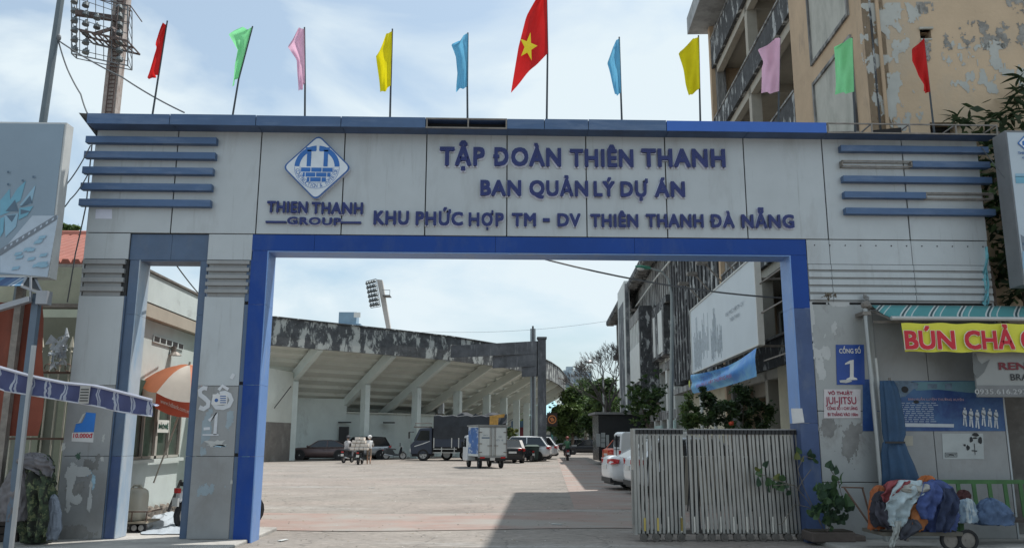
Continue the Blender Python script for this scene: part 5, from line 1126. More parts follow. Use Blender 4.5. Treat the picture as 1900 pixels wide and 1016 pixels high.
m = MB(); m.box(-1.245, -1.203, -.80, -.745, .62, 2.2); m.box(-1.245, -1.203, .745, .80, .62, 2.2); m.box(-1.245, -1.203, -.80, .80, 2.16, 2.22); m.box(-1.25, -1.15, -.8, .8, .56, .64); m.build('box_frame', mat('box_edge_grey', (.3, .3, .3)), bx, local=True)
m = MB(); write(m, '15C', (-1.237, -.33, 1.62), (-1.237, -.52, 1.62), .09, nrm=(-1, 0, 0), off=.003); write(m, '071 18', (-1.237, -.20, 1.44), (-1.237, -.58, 1.44), .09, nrm=(-1, 0, 0), off=.003)
write(m, 'CÔNG TY', (-1.237, .55, 1.72), (-1.237, .25, 1.72), .05, nrm=(-1, 0, 0), off=.003); m.box(-1.241, -1.237, .18, .62, 1.58, 1.64); m.build('door_print', mat('ink_grey_blue', (.08, .14, .22), .7), bx, local=True)
m = MB(); m.box(-1.15, 1.1, .781, .785, .75, 2.15); sd = m.build('side_poster', M_blueprint if 'M_blueprint' in globals() else mat('side_ad_blue', (.04, .13, .36), .5, var=.2, stain=((.55, .6, .65), .52, .56, (1.2, 1.2, 2.2), .9)), bx, local=True)
m = MB(); m.prism([(1.25, -.83, .35), (1.25, -.83, 1.75), (1.9, -.83, 1.72), (2.25, -.83, 1.05), (2.3, -.83, .35)], (0, 1.66, 0)); m.build('cab', P_white, bx, local=True, bevel=.05)
m = MB(); m.prism([(1.4, -.84, 1.1), (1.4, -.84, 1.6), (1.85, -.84, 1.6), (2.05, -.84, 1.1)], (0, 1.68, 0)); m.build('cab_window', M_carglass, bx, local=True)
m = MB(); m.box(-1.2, 1.2, -.35, .35, .38, .6); m.box(-1.22, -1.1, -.72, .72, .40, .52); m.build('chassis', M_trim, bx, local=True)
m = MB(); m.box(-1.26, -1.2, -.12, .14, .42, .56); m.build('number_plate', M_plate, bx, local=True)
for s_ in (-1, 1): m = MB(); m.box(-1.27, -1.22, s_ * .45, s_ * .70, .53, .61); m.build('tail_light', M_tail, bx, local=True); m = MB(); m.bar((1.95, s_ * .72, 1.3), (1.9, s_ * .98, 1.3), .03); m.box(1.85, 1.9, s_ * .88, s_ * 1.02, 1.1, 1.4); m.build('mirror', M_trim, bx, local=True)
for x in (-.75, 1.7):
    for y in (-.60, .60): wheel(bx, x, y, .27, .16)
# bins
bi = thing('wheelie_bin', 'dark green wheelie bin at the foot of the black pier', 'bin', at(987, 58.5))
m = MB(); m.loft([[Vector((s1 * w_, s2 * w_, z)) for s1, s2 in ((-1, -1), (1, -1), (1, 1), (-1, 1))] for z, w_ in ((.12, .38), (.95, .48), (1.0, .50))]); m.build('tub', mat('bin_green', (.025, .05, .045), .6), bi, local=True)
m = MB(); m.loft([[Vector((s1 * w_, s2 * w_, z)) for s1, s2 in ((-1, -1), (1, -1), (1, 1), (-1, 1))] for z, w_ in ((1.005, .53), (1.05, .53), (1.15, .35))]); m.build('lid', mat('bin_green2', (.03, .06, .05), .6), bi, local=True)
m = MB(); m.cyl((-.35, -.3, .12), .12, .08, 'x'); m.cyl((.35, -.3, .12), .12, .08, 'x'); m.build('wheel', M_tyre, bi, local=True)
# ---------------------------------------------------------------- motorbikes and people
def motorbike(label, loc, rz, paint, light=M_tail, boxes=False, group=None):
    t_ = thing('motorbike', label, 'motorbike', loc, rz, group)
    for x in (.62, -.62):
        m = MB(); m.loft([[Vector((x + math.cos(a) * rr, yy, .28 + math.sin(a) * rr)) for a in [2 * math.pi * k / 16 for k in range(16)]] for rr, yy in ((.2, -.05), (.26, -.05), (.285, 0), (.26, .05), (.2, .05))], False); w_ = m.build('wheel', M_tyre, t_, local=True)
        m = MB(); m.cyl((x, 0, .28), .2, .03, 'y', 14); m.build('rim', M_rim, w_, local=True)
    m = MB(); m.loft([[Vector((x, -hw, z0)), Vector((x, -hw * .8, z1)), Vector((x, hw * .8, z1)), Vector((x, hw, z0))] for x, z0, z1, hw in ((-.85, .55, .68, .06), (-.6, .42, .74, .13), (-.15, .3, .72, .14), (.05, .28, .42, .15), (.3, .28, .40, .14), (.42, .35, .85, .16), (.56, .5, .95, .10))]); m.build('body', paint, t_, local=True, smooth=False)
    m = MB(); m.loft([[Vector((x, -hw, z - .03)), Vector((x, -hw, z + .04)), Vector((x, hw, z + .04)), Vector((x, hw, z - .03))] for x, z, hw in ((-.78, .80, .09), (-.4, .77, .13), (0, .76, .12), (.1, .72, .07))]); m.build('seat', M_trim, t_, local=True)
    m = MB(); m.tube([(.62, .07, .28), (.48, .08, .95)], .025); m.tube([(.62, -.07, .28), (.48, -.08, .95)], .025); m.tube([(.36, -.34, 1.02), (.45, 0, .98), (.36, .34, 1.02)], .02); m.box(.5, .75, -.06, .06, .56, .60); m.build('handlebar', M_steel, t_, local=True)
    m = MB(); m.ball((.52, 0, .90), .09, 8, 6); m.build('headlight', M_headl, t_, local=True)
    m = MB(); m.box(-.89, -.84, -.07, .07, .66, .74); m.build('tail_light', light, t_, local=True)
    m = MB(); m.box(-.90, -.87, -.09, .09, .44, .58); m.build('number_plate', M_plate, t_, local=True)
    m = MB(); m.tube([(-.1, -.14, .28), (-.75, -.16, .36)], [.035, .055]); m.bar((-.05, .12, .3), (-.1, .28, .03), .025); m.build('exhaust', M_rim, t_, local=True)
    for s_ in (-1, 1): m = MB(); m.bar((.42, s_ * .22, 1.0), (.40, s_ * .27, 1.15), .015); m.ball((.4, s_ * .28, 1.18), .055, 6, 5, (.4, 1, .8)); m.build('mirror', M_trim, t_, local=True)
    return t_
M_skin = mat('skin', (.36, .22, .15), .6); M_hair = mat('hair_black', (.015, .013, .012), .7)
def person(label, loc, rz, pose, shirt, trouser, head, headname='helmet'):
    t_ = thing('person', label, 'person', loc, rz)
    if pose == 'ride':   # sits facing +x, hands forward
        J = dict(pel=((-.22, 0, .86), (.15, .13)), bel=((-.2, 0, 1.0), (.15, .12)), ch=((-.14, 0, 1.22), (.17, .12)), nk=((-.09, 0, 1.40), (.06, .06)), hd0=((-.07, 0, 1.47), (.07, .07)), hd=((-.05, 0, 1.58), (.10, .10)),
                 sl=((-.13, .17, 1.34), (.065, .065)), el=((.06, .27, 1.14), (.045, .045)), wl=((.26, .28, 1.04), (.03, .03)), hl=((.34, .28, 1.03), (.035, .03)),
                 sr=((-.13, -.17, 1.34), (.065, .065)), er=((.06, -.27, 1.14), (.045, .045)), wr=((.26, -.28, 1.04), (.03, .03)), hr=((.34, -.28, 1.03), (.035, .03)),
                 tl=((-.18, .12, .84), (.1, .1)), kl=((.22, .22, .80), (.07, .07)), al=((.14, .22, .38), (.045, .045)), fl=((.28, .22, .33), (.04, .035)),
                 tr=((-.18, -.12, .84), (.1, .1)), kr=((.22, -.22, .80), (.07, .07)), ar=((.14, -.22, .38), (.045, .045)), fr=((.28, -.22, .33), (.04, .035)))
        zsp = lambda c: 1 if c.z < .92 and c.z > .42 else (2 if (c.z > 1.43 and abs(c.y) < .12) or c.x > .24 and c.z > .9 else (3 if c.z <= .42 else 0))
    else:                # stands bent forward, feet on the ground, pushing
        J = dict(pel=((-.1, 0, .92), (.14, .12)), bel=((-.07, 0, 1.05), (.14, .11)), ch=((.0, 0, 1.26), (.17, .12)), nk=((.06, 0, 1.43), (.055, .055)), hd0=((.08, 0, 1.49), (.06, .06)), hd=((.10, 0, 1.60), (.10, .10)),
                 sl=((.0, .17, 1.37), (.06, .06)), el=((.15, .22, 1.15), (.04, .04)), wl=((.32, .18, 1.06), (.03, .03)), hl=((.40, .18, 1.05), (.035, .03)),
                 sr=((.0, -.17, 1.37), (.06, .06)), er=((.15, -.22, 1.15), (.04, .04)), wr=((.32, -.18, 1.06), (.03, .03)), hr=((.40, -.18, 1.05), (.035, .03)),
                 tl=((-.08, .09, .88), (.09, .09)), kl=((.08, .10, .50), (.06, .06)), al=((.0, .10, .09), (.04, .04)), fl=((.14, .10, .04), (.04, .03)),
                 tr=((-.08, -.09, .88), (.09, .09)), kr=((-.08, -.10, .48), (.06, .06)), ar=((-.28, -.10, .12), (.04, .04)), fr=((-.16, -.10, .04), (.04, .03)))
        zsp = lambda c: 1 if .55 < c.z < .95 and abs(c.y) < .2 else (2 if (c.z > 1.46 and abs(c.y) < .12) or c.z <= .55 or c.x > .24 else 0)
    E_ = [('pel', 'bel'), ('bel', 'ch'), ('ch', 'nk'), ('nk', 'hd0'), ('hd0', 'hd'), ('ch', 'sl'), ('sl', 'el'), ('el', 'wl'), ('wl', 'hl'), ('ch', 'sr'), ('sr', 'er'), ('er', 'wr'), ('wr', 'hr'), ('pel', 'tl'), ('tl', 'kl'), ('kl', 'al'), ('al', 'fl'), ('pel', 'tr'), ('tr', 'kr'), ('kr', 'ar'), ('ar', 'fr')]
    skinned('body', J, E_, [shirt, trouser, M_skin, M_trim], t_, 1, zsp)
    hd = Vector(J['hd'][0]); m = MB(); m.ball(hd + Vector((-.01, 0, .05)), .135, 12, 8, (1.05, .95, .85)); m.box(hd.x + .08, hd.x + .20, -.08, .08, hd.z + .03, hd.z + .05); m.build(headname, head, t_, local=True, smooth=False)
    return t_
M_grid = mat('checked_shirt', (.42, .40, .40), .85, var=.4, scale=14); M_greenj = mat('green_jacket', (.045, .13, .07), .8, var=.2, scale=8); M_grey_tr = mat('grey_trousers', (.22, .22, .24), .85); M_darktr = mat('dark_trousers', (.03, .035, .04), .85); M_wshirt = mat('white_shirt', (.6, .6, .6), .8)
p = gpos(645, 858); motorbike('dark motorbike ridden by the person in a checked shirt', p, R(75), P_black); person('person in pale checked shirt and dark cap riding a motorbike away across the yard', (p[0], p[1], 0), R(75), 'ride', M_grid, M_grey_tr, mat('cap_dark', (.05, .05, .06), .7), 'cap')
p = gpos(668, 861); motorbike('motorbike loaded with white packages near the grandstand', p, R(88), P_black)
person('person in white cap and shorts pushing the package laden motorbike from its right side', (p[0] + .55, p[1] - .15, 0), R(92), 'push', M_wshirt, mat('tan_shorts', (.25, .2, .16), .8), mat('cap_white', (.6, .6, .6), .7), 'cap')
M_pkg = mat('cream_package', (.66, .60, .54), .7, var=.1, scale=6)
pk = [(dx, z) for z, row in ((.86, (-.56, -.19, .19, .56)), (1.06, (-.5, -.12, .26, .6)), (1.26, (-.42, -.05, .34)), (1.44, (-.2, .2))) for dx in row]
random.seed(21)
names = ['leftmost', 'second', 'third', 'rightmost']
rowsn = {.86: 'bottom row', 1.06: 'second row', 1.26: 'third row', 1.44: 'top row'}
cnt = {}
for dx, z in pk:
    k = cnt.get(z, 0); cnt[z] = k + 1
    m = MB(); cx, cy = p[0] + dx * .72, p[1] - .28; m.loft([[Vector((cx + sx_ * .18, cy + sy_ * q, z + .09 + dz)) for q, dz in ((-1, -.085), (-1.05, 0), (-1, .085), (1, .085), (1.05, 0), (1, -.085))] for sx_, sy_ in ((-.72, .30), (-.66, .36), (.66, .36), (.72, .30))])
    m.build('package', M_pkg, None, bevel=.02, label='cream package, %s of the %s on the loaded motorbike' % (['first from the left', 'second from the left', 'third from the left', 'fourth from the left'][k], rowsn[z]), cat='package', group='packages stacked on the motorbike')
motorbike('black motorbike parked against the white grandstand wall left of the covered truck', at(732, 63.5), R(4), P_black)
motorbike('black motorbike parked beside the wheelie bin', at(977, 58.2), R(120), P_black)
p = gpos(1053, 853.5); motorbike('motorbike with red tail light ridden by the green jacketed person', p, R(88), mat('paint_maroon', (.08, .02, .025), .3)); person('person in green jacket and red helmet riding a motorbike down the drive', (p[0], p[1], 0), R(88), 'ride', M_greenj, M_darktr, mat('helmet_maroon', (.22, .05, .04), .4))
# front wheel and mudguard of a scooter peeping past the blue jamb
p = aY(468, 935, 14.9); p = aY(466, 935, 15.9); scb = motorbike('scooter parked behind the left portal jamb with only its rounded white mudguard showing', (p.x - .40, 15.43, 0), R(50), P_white)
# ================================================================ FAR STREET BACKDROP
M_shop = mat('shop_wall_blue_green', (.09, .20, .20), .8, var=.3, scale=.4); M_shopd = mat('shop_shade', (.07, .08, .085), .9)
sh = thing('shop_row', 'row of small teal and dark shop fronts closing the far end of the drive', 'shops', (aY(1060, 820, 150).x, 150, 0))
a = aY(1012, 820, 150).x; b = aY(1110, 820, 150).x
m = MB(); m.box(a - 12, b + 6, 150, 156, 0, 5.2); m.build('wall', M_shopd, sh)
for px0, px1, c_ in ((1014, 1021, (.30, .30, .26)), (1023, 1040, (.07, .22, .21)), (1043, 1051, (.25, .09, .05)), (1052, 1062, (.33, .32, .30)), (1064, 1072, (.38, .36, .32)), (1075, 1092, (.30, .28, .26))):
    p0, p1 = aY(px0, 822, 149.7), aY(px1, 795, 149.7); m = MB(); m.box(p0.x, p1.x, 149.6, 149.9, 0, 3.0); sf = m.build('shop_front', mat('shop_%d' % px0, c_, .8, var=.2, scale=1), sh)
    m = MB(); m.box((p0.x + p1.x) / 2 - .5, (p0.x + p1.x) / 2 + .4, 149.5, 149.59, 0, 2.2); m.build('door', M_shopd, sf)
m = MB(); m.box(a - 12, b + 6, 148.6, 149.5, 3.3, 3.5); m.build('awning', M_shop, sh)
th = thing('teal_roof_hall', 'pale teal roofed hall seen between the black pier and the far trees', 'building', (aY(1015, 760, 190).x, 190, 0))
a0_, a1_ = aY(985, 770, 190), aY(1040, 742, 190)
m = MB(); m.box(a0_.x, a1_.x, 190, 200, 0, a0_.z); m.build('wall', mat('hall_wall', (.30, .42, .45), .7), th)
m = MB(); m.prism([(a0_.x - 1, 189, a0_.z), (a1_.x + 1, 189, a0_.z), (a1_.x - 1, 195, a1_.z), (a0_.x + 1, 195, a1_.z)], (0, .2, .1)); m.build('roof', mat('hall_roof', (.28, .50, .55), .5), th)
rs = thing('red_shop', 'small red and blue shop front behind the white crossover under the grandstand slope', 'shop', (aY(962, 800, 110).x, 110, 0))
q0, q1 = aY(954, 812, 110), aY(976, 792, 110); m = MB(); m.box(q0.x, q1.x, 110, 114, 0, q1.z); m.build('wall', mat('dusty_red', (.28, .07, .09), .7), rs)
m = MB(); m.box(q0.x - .3, q1.x + .3, 109.5, 114.5, q1.z, q1.z + .8); m.build('roof', mat('dusty_blue', (.12, .24, .38), .7), rs)
m = MB(); m.box(q0.x - 2.4, q0.x - .4, 110.2, 111, 0, q0.z + .6); m.build('cream_front', M_ghc, rs)
# square lion roundel sign hung on the pier
ls = thing('square_sign', 'square dark sign with orange ring emblem hanging beside the black pier', 'sign', tuple(aY(1026, 782, 75)))
q0, q1 = aY(1015, 790, 75), aY(1034, 765, 75); cc = (q0 + q1) / 2; r_ = (q1.x - q0.x) / 2
m = MB(); m.box(q0.x, q1.x, 75, 75.1, q0.z, q1.z); m.build('board', mat('sign_brown_black', (.04, .025, .02), .6), ls)
m = MB()
for k in range(20):
    a0, a1 = 2 * math.pi * k / 20, 2 * math.pi * (k + 1) / 20
    m.poly([(cc.x + r_ * .82 * math.cos(a0), 74.98, cc.z + r_ * .82 * math.sin(a0)), (cc.x + r_ * .82 * math.cos(a1), 74.98, cc.z + r_ * .82 * math.sin(a1)), (cc.x + r_ * .62 * math.cos(a1), 74.98, cc.z + r_ * .62 * math.sin(a1)), (cc.x + r_ * .62 * math.cos(a0), 74.98, cc.z + r_ * .62 * math.sin(a0))])
m.poly([(cc.x + r_ * f_ * math.cos(a0), 74.97, cc.z + r_ * f_ * math.sin(a0)) for k, f_ in enumerate((.42, .3, .45, .38, .5, .28, .44, .35, .46)) for a0 in (2 * math.pi * k / 9,)]); m.build('emblem', mat('sign_orange', (.60, .22, .07), .6), ls)
m = MB(); m.box(q0.x - .5, q0.x, 75.02, 75.06, q1.z - .3, q1.z - .2); m.box(q0.x - .5, q0.x, 75.02, 75.06, q0.z + .2, q0.z + .3); m.cyl((q0.x - .5, 75.04, q1.z / 2), .06, q1.z, n=8); m.build('bracket', M_steel, ls)
# street lamps
slp = thing('street_lamp', 'tall grey street lamp with green head arching over the annex', 'street lamp', (aY(1243, 790, 24).x, 24, 0))
pts = [aY(1245, 985, 24), aY(1246, 700, 24), aY(1247, 600, 24), aY(1246, 545, 24), aY(1240, 518, 24), aY(1228, 504, 24), aY(1204, 497, 24)]; pts[0].z = 0; bx_ = pts[0].x
m = MB(); m.tube(pts, [.07, .06, .05, .04, .035, .03, .03], 8); m.build('pole', mat('lamp_pole_grey', (.26, .29, .29), .5, .4), slp)
h0, h1 = aY(1207, 497, 24), aY(1179, 494, 24); m = MB(); m.loft([[h0.lerp(h1, u) + Vector((0, w_ * math.cos(a), h_ * math.sin(a))) for a in [k * math.pi / 4 for k in range(8)]] for u, w_, h_ in ((0, .05, .04), (.25, .1, .055), (.7, .13, .06), (1, .05, .03))]); m.build('lamp_head', mat('lamp_green', (.05, .22, .15), .4), slp)
q = h0.lerp(h1, .65); m = MB(); m.ball(q + Vector((0, 0, -.05)), .11, 8, 5, (1.1, .8, .5)); m.build('lamp_lens', M_plate, slp)
sl2 = thing('street_lamp', 'thin far street lamp standing in front of the bare tree', 'street lamp', (aY(1120, 800, 75).x, 75, 0))
pts = [aY(1121, 852, 75), aY(1119, 690, 75), aY(1117, 682, 75), aY(1108, 674, 75), aY(1096, 671, 75)]; pts[0].z = 0
m = MB(); m.tube(pts, [.1, .08, .06, .05, .05], 6); m.build('pole', M_rim, sl2); m = MB(); m.ball(aY(1093, 671, 75), .3, 8, 5, (1.4, .7, .5)); m.build('lamp_head', M_rim, sl2)
# overhead wires
def wire(name, label, pts, r=.012, sag=.0, group=None):
    P = []
    for (a, b) in zip(pts, pts[1:]):
        for k in range(12): u = k / 12; P.append(a.lerp(b, u) - Vector((0, 0, sag * 4 * u * (1 - u))))
    P.append(pts[-1]); m = MB(); m.tube(P, r, 5); return m.build(name, M_cords, None, label=label, cat='cable', group=group)
wire('cable', 'black cable crossing the opening from the lintel to the right jamb', [aY(985, 474, 13.88), aY(1456, 553, 14.5)], .016, .12)
wire('cable', 'thin wire strung across the sky above the grandstand pier', [aY(500, 600, 60), aY(800, 615, 58), aY(1160, 590, 55)], .009, .35)
wire('cable', 'straight cable running from the steel pole down to the cornice', [aY(109, 76, 14.4), aY(226, 143, 14.1), aY(342, 209, 13.8)], .014, .03)
wire('cable', 'loose cable hanging from the steel pole behind the left billboard', [aY(109, 78, 14.4), aY(125, 128, 14.4), aY(150, 175, 14.2), aY(162, 210, 14)], .014, .02)
wire('cable', 'black cord dropping inside the narrow doorway', [aY(322, 484, 13.9), aY(372, 548, 16.5)], .012, .02)
wire('cable', 'hanging wire down the gap beside the left billboard', [aY(172, 255, 13.7), aY(160, 380, 13.9), aY(140, 470, 14.3), aY(125, 560, 14.4)], .012, .03)
wire('cable', 'slack wire curving between the left billboard and the gateway bars', [aY(168, 270, 13.3), aY(125, 340, 12.9), aY(110, 345, 12.72)], .01, .05)
wire('cable', 'second slack wire low behind the left billboard edge', [aY(165, 320, 13.4), aY(130, 370, 13), aY(100, 398, 12.75)], .01, .05)
wire('cable', 'short stay wire from the cornice to the right billboard', [aY(1820, 272, 13.3), aY(1864, 330, 12.75)], .008)
# ================================================================ LEFT SIDE
lb = thing('left_billboard', 'left lightbox billboard showing a blue zigzag facade above white paving', 'billboard', (-7.4, 12.6, 4))
m = MB(); m.box(-9.6, -6.77, 12.6, 12.82, 3.99, 6.50); m.build('box', mat('lightbox_edge', (.50, .52, .52), .5), lb)
m = MB(); m.box(-9.6, -6.80, 12.585, 12.598, 4.03, 6.47); m.build('print_ground', mat('print_grey_blue', (.20, .27, .34), .35, var=.08, scale=.7), lb)
_lp = [0]
def lpoly(pts, m_, nm, off): 
    _lp[0] += 1; off += _lp[0] * .0005; q = MB(); q.poly([aY(a, b, 12.583 - off) for a, b in pts]); return q.build(nm, m_, lb)
C1_ = mat('print_teal', (.13, .33, .45), .4); C2_ = mat('print_navy', (.075, .13, .19), .4); C3_ = mat('print_pale', (.38, .46, .55), .4); C4_ = mat('print_grey', (.15, .18, .22), .4); C5_ = mat('print_mid', (.22, .38, .50), .4)
lpoly([(0, 505), (88, 514), (108, 400), (60, 400), (0, 470)], C3_, 'print_paving', .000)
for pts, c_ in (([(0, 372), (18, 350), (20, 392), (0, 400)], C1_), ([(8, 388), (32, 350), (48, 335), (38, 372)], C1_), ([(10, 392), (28, 370), (34, 392)], C2_), ([(35, 382), (66, 343), (62, 362), (58, 378)], C5_), ([(38, 384), (56, 362), (60, 376)], C2_), ([(8, 400), (34, 396), (30, 420), (10, 440)], C5_), ([(12, 400), (30, 398), (22, 412)], C2_), ([(36, 386), (62, 382), (50, 400), (34, 408)], C1_), ([(38, 388), (58, 392), (38, 398)], C2_), ([(0, 405), (8, 402), (6, 430), (0, 440)], C1_)): lpoly(pts, c_, 'print_facade', .002)
lpoly([(0, 462), (105, 398), (106, 406), (0, 474)], C4_, 'print_path', .002)
for k in range(9): a = 8 + k * 11; lpoly([(a, 456 - k * 6.6 + 3), (a + 4, 453 - k * 6.6 + 3), (a + 4, 457 - k * 6.6 + 3), (a, 460 - k * 6.6 + 3)], C3_, 'print_mark', .003)
random.seed(4)
for k in range(26):
    a, b = random.uniform(8, 82), random.uniform(432, 500); 
    if b > 445 - (a - 60) * .7: lpoly([(a, b), (a + 13, b - 2), (a + 10, b + 4), (a - 3, b + 6)], C5_, 'print_slab', .003)
for a, b in ((15, 319), (62, 328), (42, 335), (15, 342)): lpoly([(a - 2, b - 2), (a + 2, b - 2), (a + 2, b + 2), (a - 2, b + 2)], C2_, 'print_lamp', .003)
m = MB(); m.box(-9.2, -9.1, 12.64, 12.76, 0, 3.98); m.box(-7.3, -7.2, 12.7, 12.8, 0, 3.98); m.build('leg', M_steel, lb)
tp = thing('steel_pole', 'tall slightly leaning grey steel pole rising behind the left billboard', 'pole', (aY(80, 900, 14.4).x, 14.4, 0))
b0 = aY(80, 225, 14.4); b1 = aY(112.5, 0, 14.4); d = (b1 - b0) / (b1.z - b0.z); base = b0 - d * (b0.z - .05)
m = MB(); m.tube([base, b0, b1 + d * 1.2], [.075, .068, .06], 10); m.build('shaft', mat('galvanised_dark', (.13, .16, .18), .6, .4, var=.1), tp)
m = MB(); m.ball(aY(109, 70, 14.4), .045, 8, 6, (1, 1, 1.6)); m.build('bracket', M_lat, tp)
# corner tree tops behind the roofs
# steel post and small striped roof of the left stall
LS = thing('market_stall', 'street stall frame with little blue striped roof and slate steel post at the left edge', 'stall', (-7.3, 12.4, 0))
a, b = aY(70, 545, 12.4), aY(26, 985, 12.4)
m = MB(); m.bar((a.x, 12.4, .06), (a.x, 12.4, a.z), .10, .10); m.build('post', mat('slate_post', (.10, .14, .19), .5, .2, var=.15), LS)
M_strB = stripes('awning_blue_white', [(.22, (.10, .17, .30)), (.30, (.40, .46, .52)), (.36, (.10, .17, .30)), (.44, (.40, .46, .52)), (.7, (.12, .26, .42)), (1, (.07, .12, .24))], .42, 0, skew=.0, trans=.2)
p0, p1, p2, p3 = aY(-60, 500, 12.9), aY(58, 502, 12.9), aY(40, 530, 12.3), aY(-80, 530, 12.3)
m = MB(); m.grid([[p0.lerp(p1, k / 8) for k in range(9)], [p3.lerp(p2, k / 8) + Vector((0, 0, .0)) for k in range(9)]]); m.build('roof_cloth', M_strB, LS, solid=.01)
m = MB(); m.prism([aY(58, 502, 12.9), aY(40, 530, 12.3), aY(76, 541, 12.3)], (0, .02, 0)); m.build('roof_gable', mat('gable_dark', (.04, .045, .05), .8), LS)
m = MB(); m.bar(aY(58, 500, 12.88), aY(78, 545, 12.3), .03); m.bar(aY(58, 500, 12.88), aY(40, 531, 12.3), .03); m.bar(aY(40, 531, 12.29), aY(78, 545, 12.29), .03); m.bar(aY(57, 512, 12.3), aY(57, 560, 12.3), .025); m.bar(aY(-40, 583, 12.28), aY(56, 555, 12.28), .10, .08); m.box(*(lambda p: (p.x - .08, p.x + .08, 12.25, 12.4, p.z - .1, p.z + .1))(aY(80, 552, 12.3))); m.build('awning_arm', mat('arm_grey', (.30, .32, .35), .5, .3), LS)
ot = MB()
P = []
for i in range(9):
    y_ = 560 + i * 31; row = []
    for j in range(13): u = j / 12; x_ = -50 + (60 + (18 if i < 8 else 10) + 50) * u; p = aY(x_, y_, 12.85); row.append(p + Vector((0, .04 * math.sin(u * 19 + i * .3) + .03 * math.sin(i * 1.5), 0)))
    P.append(row)
ot.grid(P); ot.build('tarpaulin', mat('orange_brown_tarpaulin', (.20, .052, .03), .8, var=.18, scale=2, stain=((.09, .03, .022), .5, .7, (1.5, 1.5, .8), .7)), None, smooth=True, label='orange brown tarpaulin hanging behind the slate post of the left stall', cat='tarpaulin')
# spiked iron fence
fe = thing('iron_fence', 'weathered cream iron fence with spear tips between tarpaulin and gateway pillar', 'fence', (-7.6, 13.9, 0))
M_iron = mat('cream_iron', (.48, .46, .38), .7, .1, var=.2); M_ironr = mat('rusty_iron', (.14, .09, .07), .8, .2)
pk_ = MB(); pk_.tube([(0, 0, .1), (0, 0, 3.02)], .013, 6); pk_.tube([(0, 0, 3.02), (0, 0, 3.06), (0, 0, 3.24)], [.012, .04, .004], 6); pk_.ball((0, 0, 2.98), .03, 6, 4); pme = pk_.mesh('picket', M_iron)
for k in range(16): inst(pme, 'picket', fe, (-8.95 + 7.6 + k * .165, 0, 0))
m = MB(); 
for z in (.3, 1.55, 2.62): m.box(-9.2, -6.75, 13.88, 13.92, z, z + .035)
m.build('rail', M_ironr, fe)
m = MB(); m.bar((-6.75, 13.9, 0), (-6.75, 13.9, 2.9), .05)
for k in range(10): c = Vector((-8.3 + k * .165, 13.87, 2.72)); m.tube([c + Vector((.05 * math.cos(a), 0, .06 * math.sin(a))) for a in [i * math.pi / 5 for i in range(9)]], .008, 4)
m.build('scroll_row', M_ironr, fe)
# plastic rags caught on the fence
m = MB(); c = aY(107, 655, 13.75)
random.seed(8)
for k in range(46):
    o_ = c + Vector((random.gauss(0, .06), random.uniform(-.06, .03), random.gauss(0, .10))); m.poly([o_ + Vector((random.gauss(0, .05), random.gauss(0, .03), random.gauss(0, .07))) for _ in range(3)])
m.tube([c, c + Vector((.12, 0, .28)), c + Vector((.1, 0, .42))], [.05, .04, .01]); m.build('plastic_rag', mat('crumpled_plastic', (.42, .46, .50), .35, var=.3, scale=12), None, label='crumpled silvery plastic snagged on the spear tips of the iron fence', cat='rag')
# striped market canopy close by
MU = thing('market_canopy', 'low navy striped market canopy with wavy white lines reaching in from the left edge', 'canopy', (-5.6, 9.2, 0))
M_cnp = stripes('canopy_navy', [(.46, (.07, .085, .19)), (.56, (.38, .42, .50)), (.62, (.07, .085, .19)), (.72, (.34, .38, .47)), (1, (.075, .09, .20))], .185, 0, wob=.14, trans=.25)
YM = 9.2
tops = [(-40, 672), (0, 683), (60, 700), (120, 712), (180, 718), (220, 728), (283, 744)]; bots = [(-40, 705), (10, 724), (60, 732), (120, 742), (180, 752), (220, 762), (282, 771)]
P = []; n_ = 48
for i in range(9):
    v = i / 8; row = []
    for j in range(n_ + 1):
        u = j / n_; a = curve_at(tops, u); b = curve_at(bots, u); p = aY(a[0] + (b[0] - a[0]) * v, a[1] + (b[1] - a[1]) * v, YM); row.append(p + Vector((0, .03 * math.sin(j * .9 + v * 3) * v, 0)))
    P.append(row)
m = MB(); m.grid(P); m.build('valance', M_cnp, MU, smooth=True)
P = []
for i in range(5):
    v = i / 4; row = []
    for j in range(25): u = j / 24; a = curve_at(tops, u); p = aY(a[0], a[1], YM); row.append(Vector((p.x, YM + v * .2, p.z - .01 - .02 * v - .03 * math.sin(math.pi * v))))
    P.append(row)
m = MB(); m.grid(P); m.build('top_sheet', M_cnp, MU, smooth=True)
P2_ = [aY(*curve_at(tops, k / 24), YM) for k in range(25)]
m = MB(); m.tube([p + Vector((0, -.01, .012)) for p in P2_], .018, 6); m.build('edge_rail', mat('pale_rail2', (.40, .42, .50), .5), MU)
Pb = [aY(*curve_at(bots, k / 24), YM) for k in range(25)]
m = MB(); m.tube([p + Vector((0, -.005, -.005)) for p in Pb], .008, 5); m.build('hem', mat('hem_white', (.45, .48, .55), .7), MU)
a = aY(56, 700, YM - .05); m = MB(); m.tube([(a.x + .01, YM - .05, 0), (a.x, YM - .05, a.z + .35)], .026, 8); m.build('pole', mat('thin_pole_grey', (.32, .34, .36), .4, .5), MU)
q = MB(); p0, p1 = aY(146, 748, YM - .04), aY(168, 715, YM - .04); q.box(p0.x, p1.x, YM - .045, YM - .04, p0.z, p1.z); tg = q.build('cloth_label', mat('label_grey', (.33, .33, .32), .8), MU)
q = MB()
for k in range(5): q.box(p0.x + .01, p1.x - .01, YM - .05, YM - .046, p0.z + .025 + k * .03, p0.z + .036 + k * .03)
q.build('label_print', M_gap, tg)
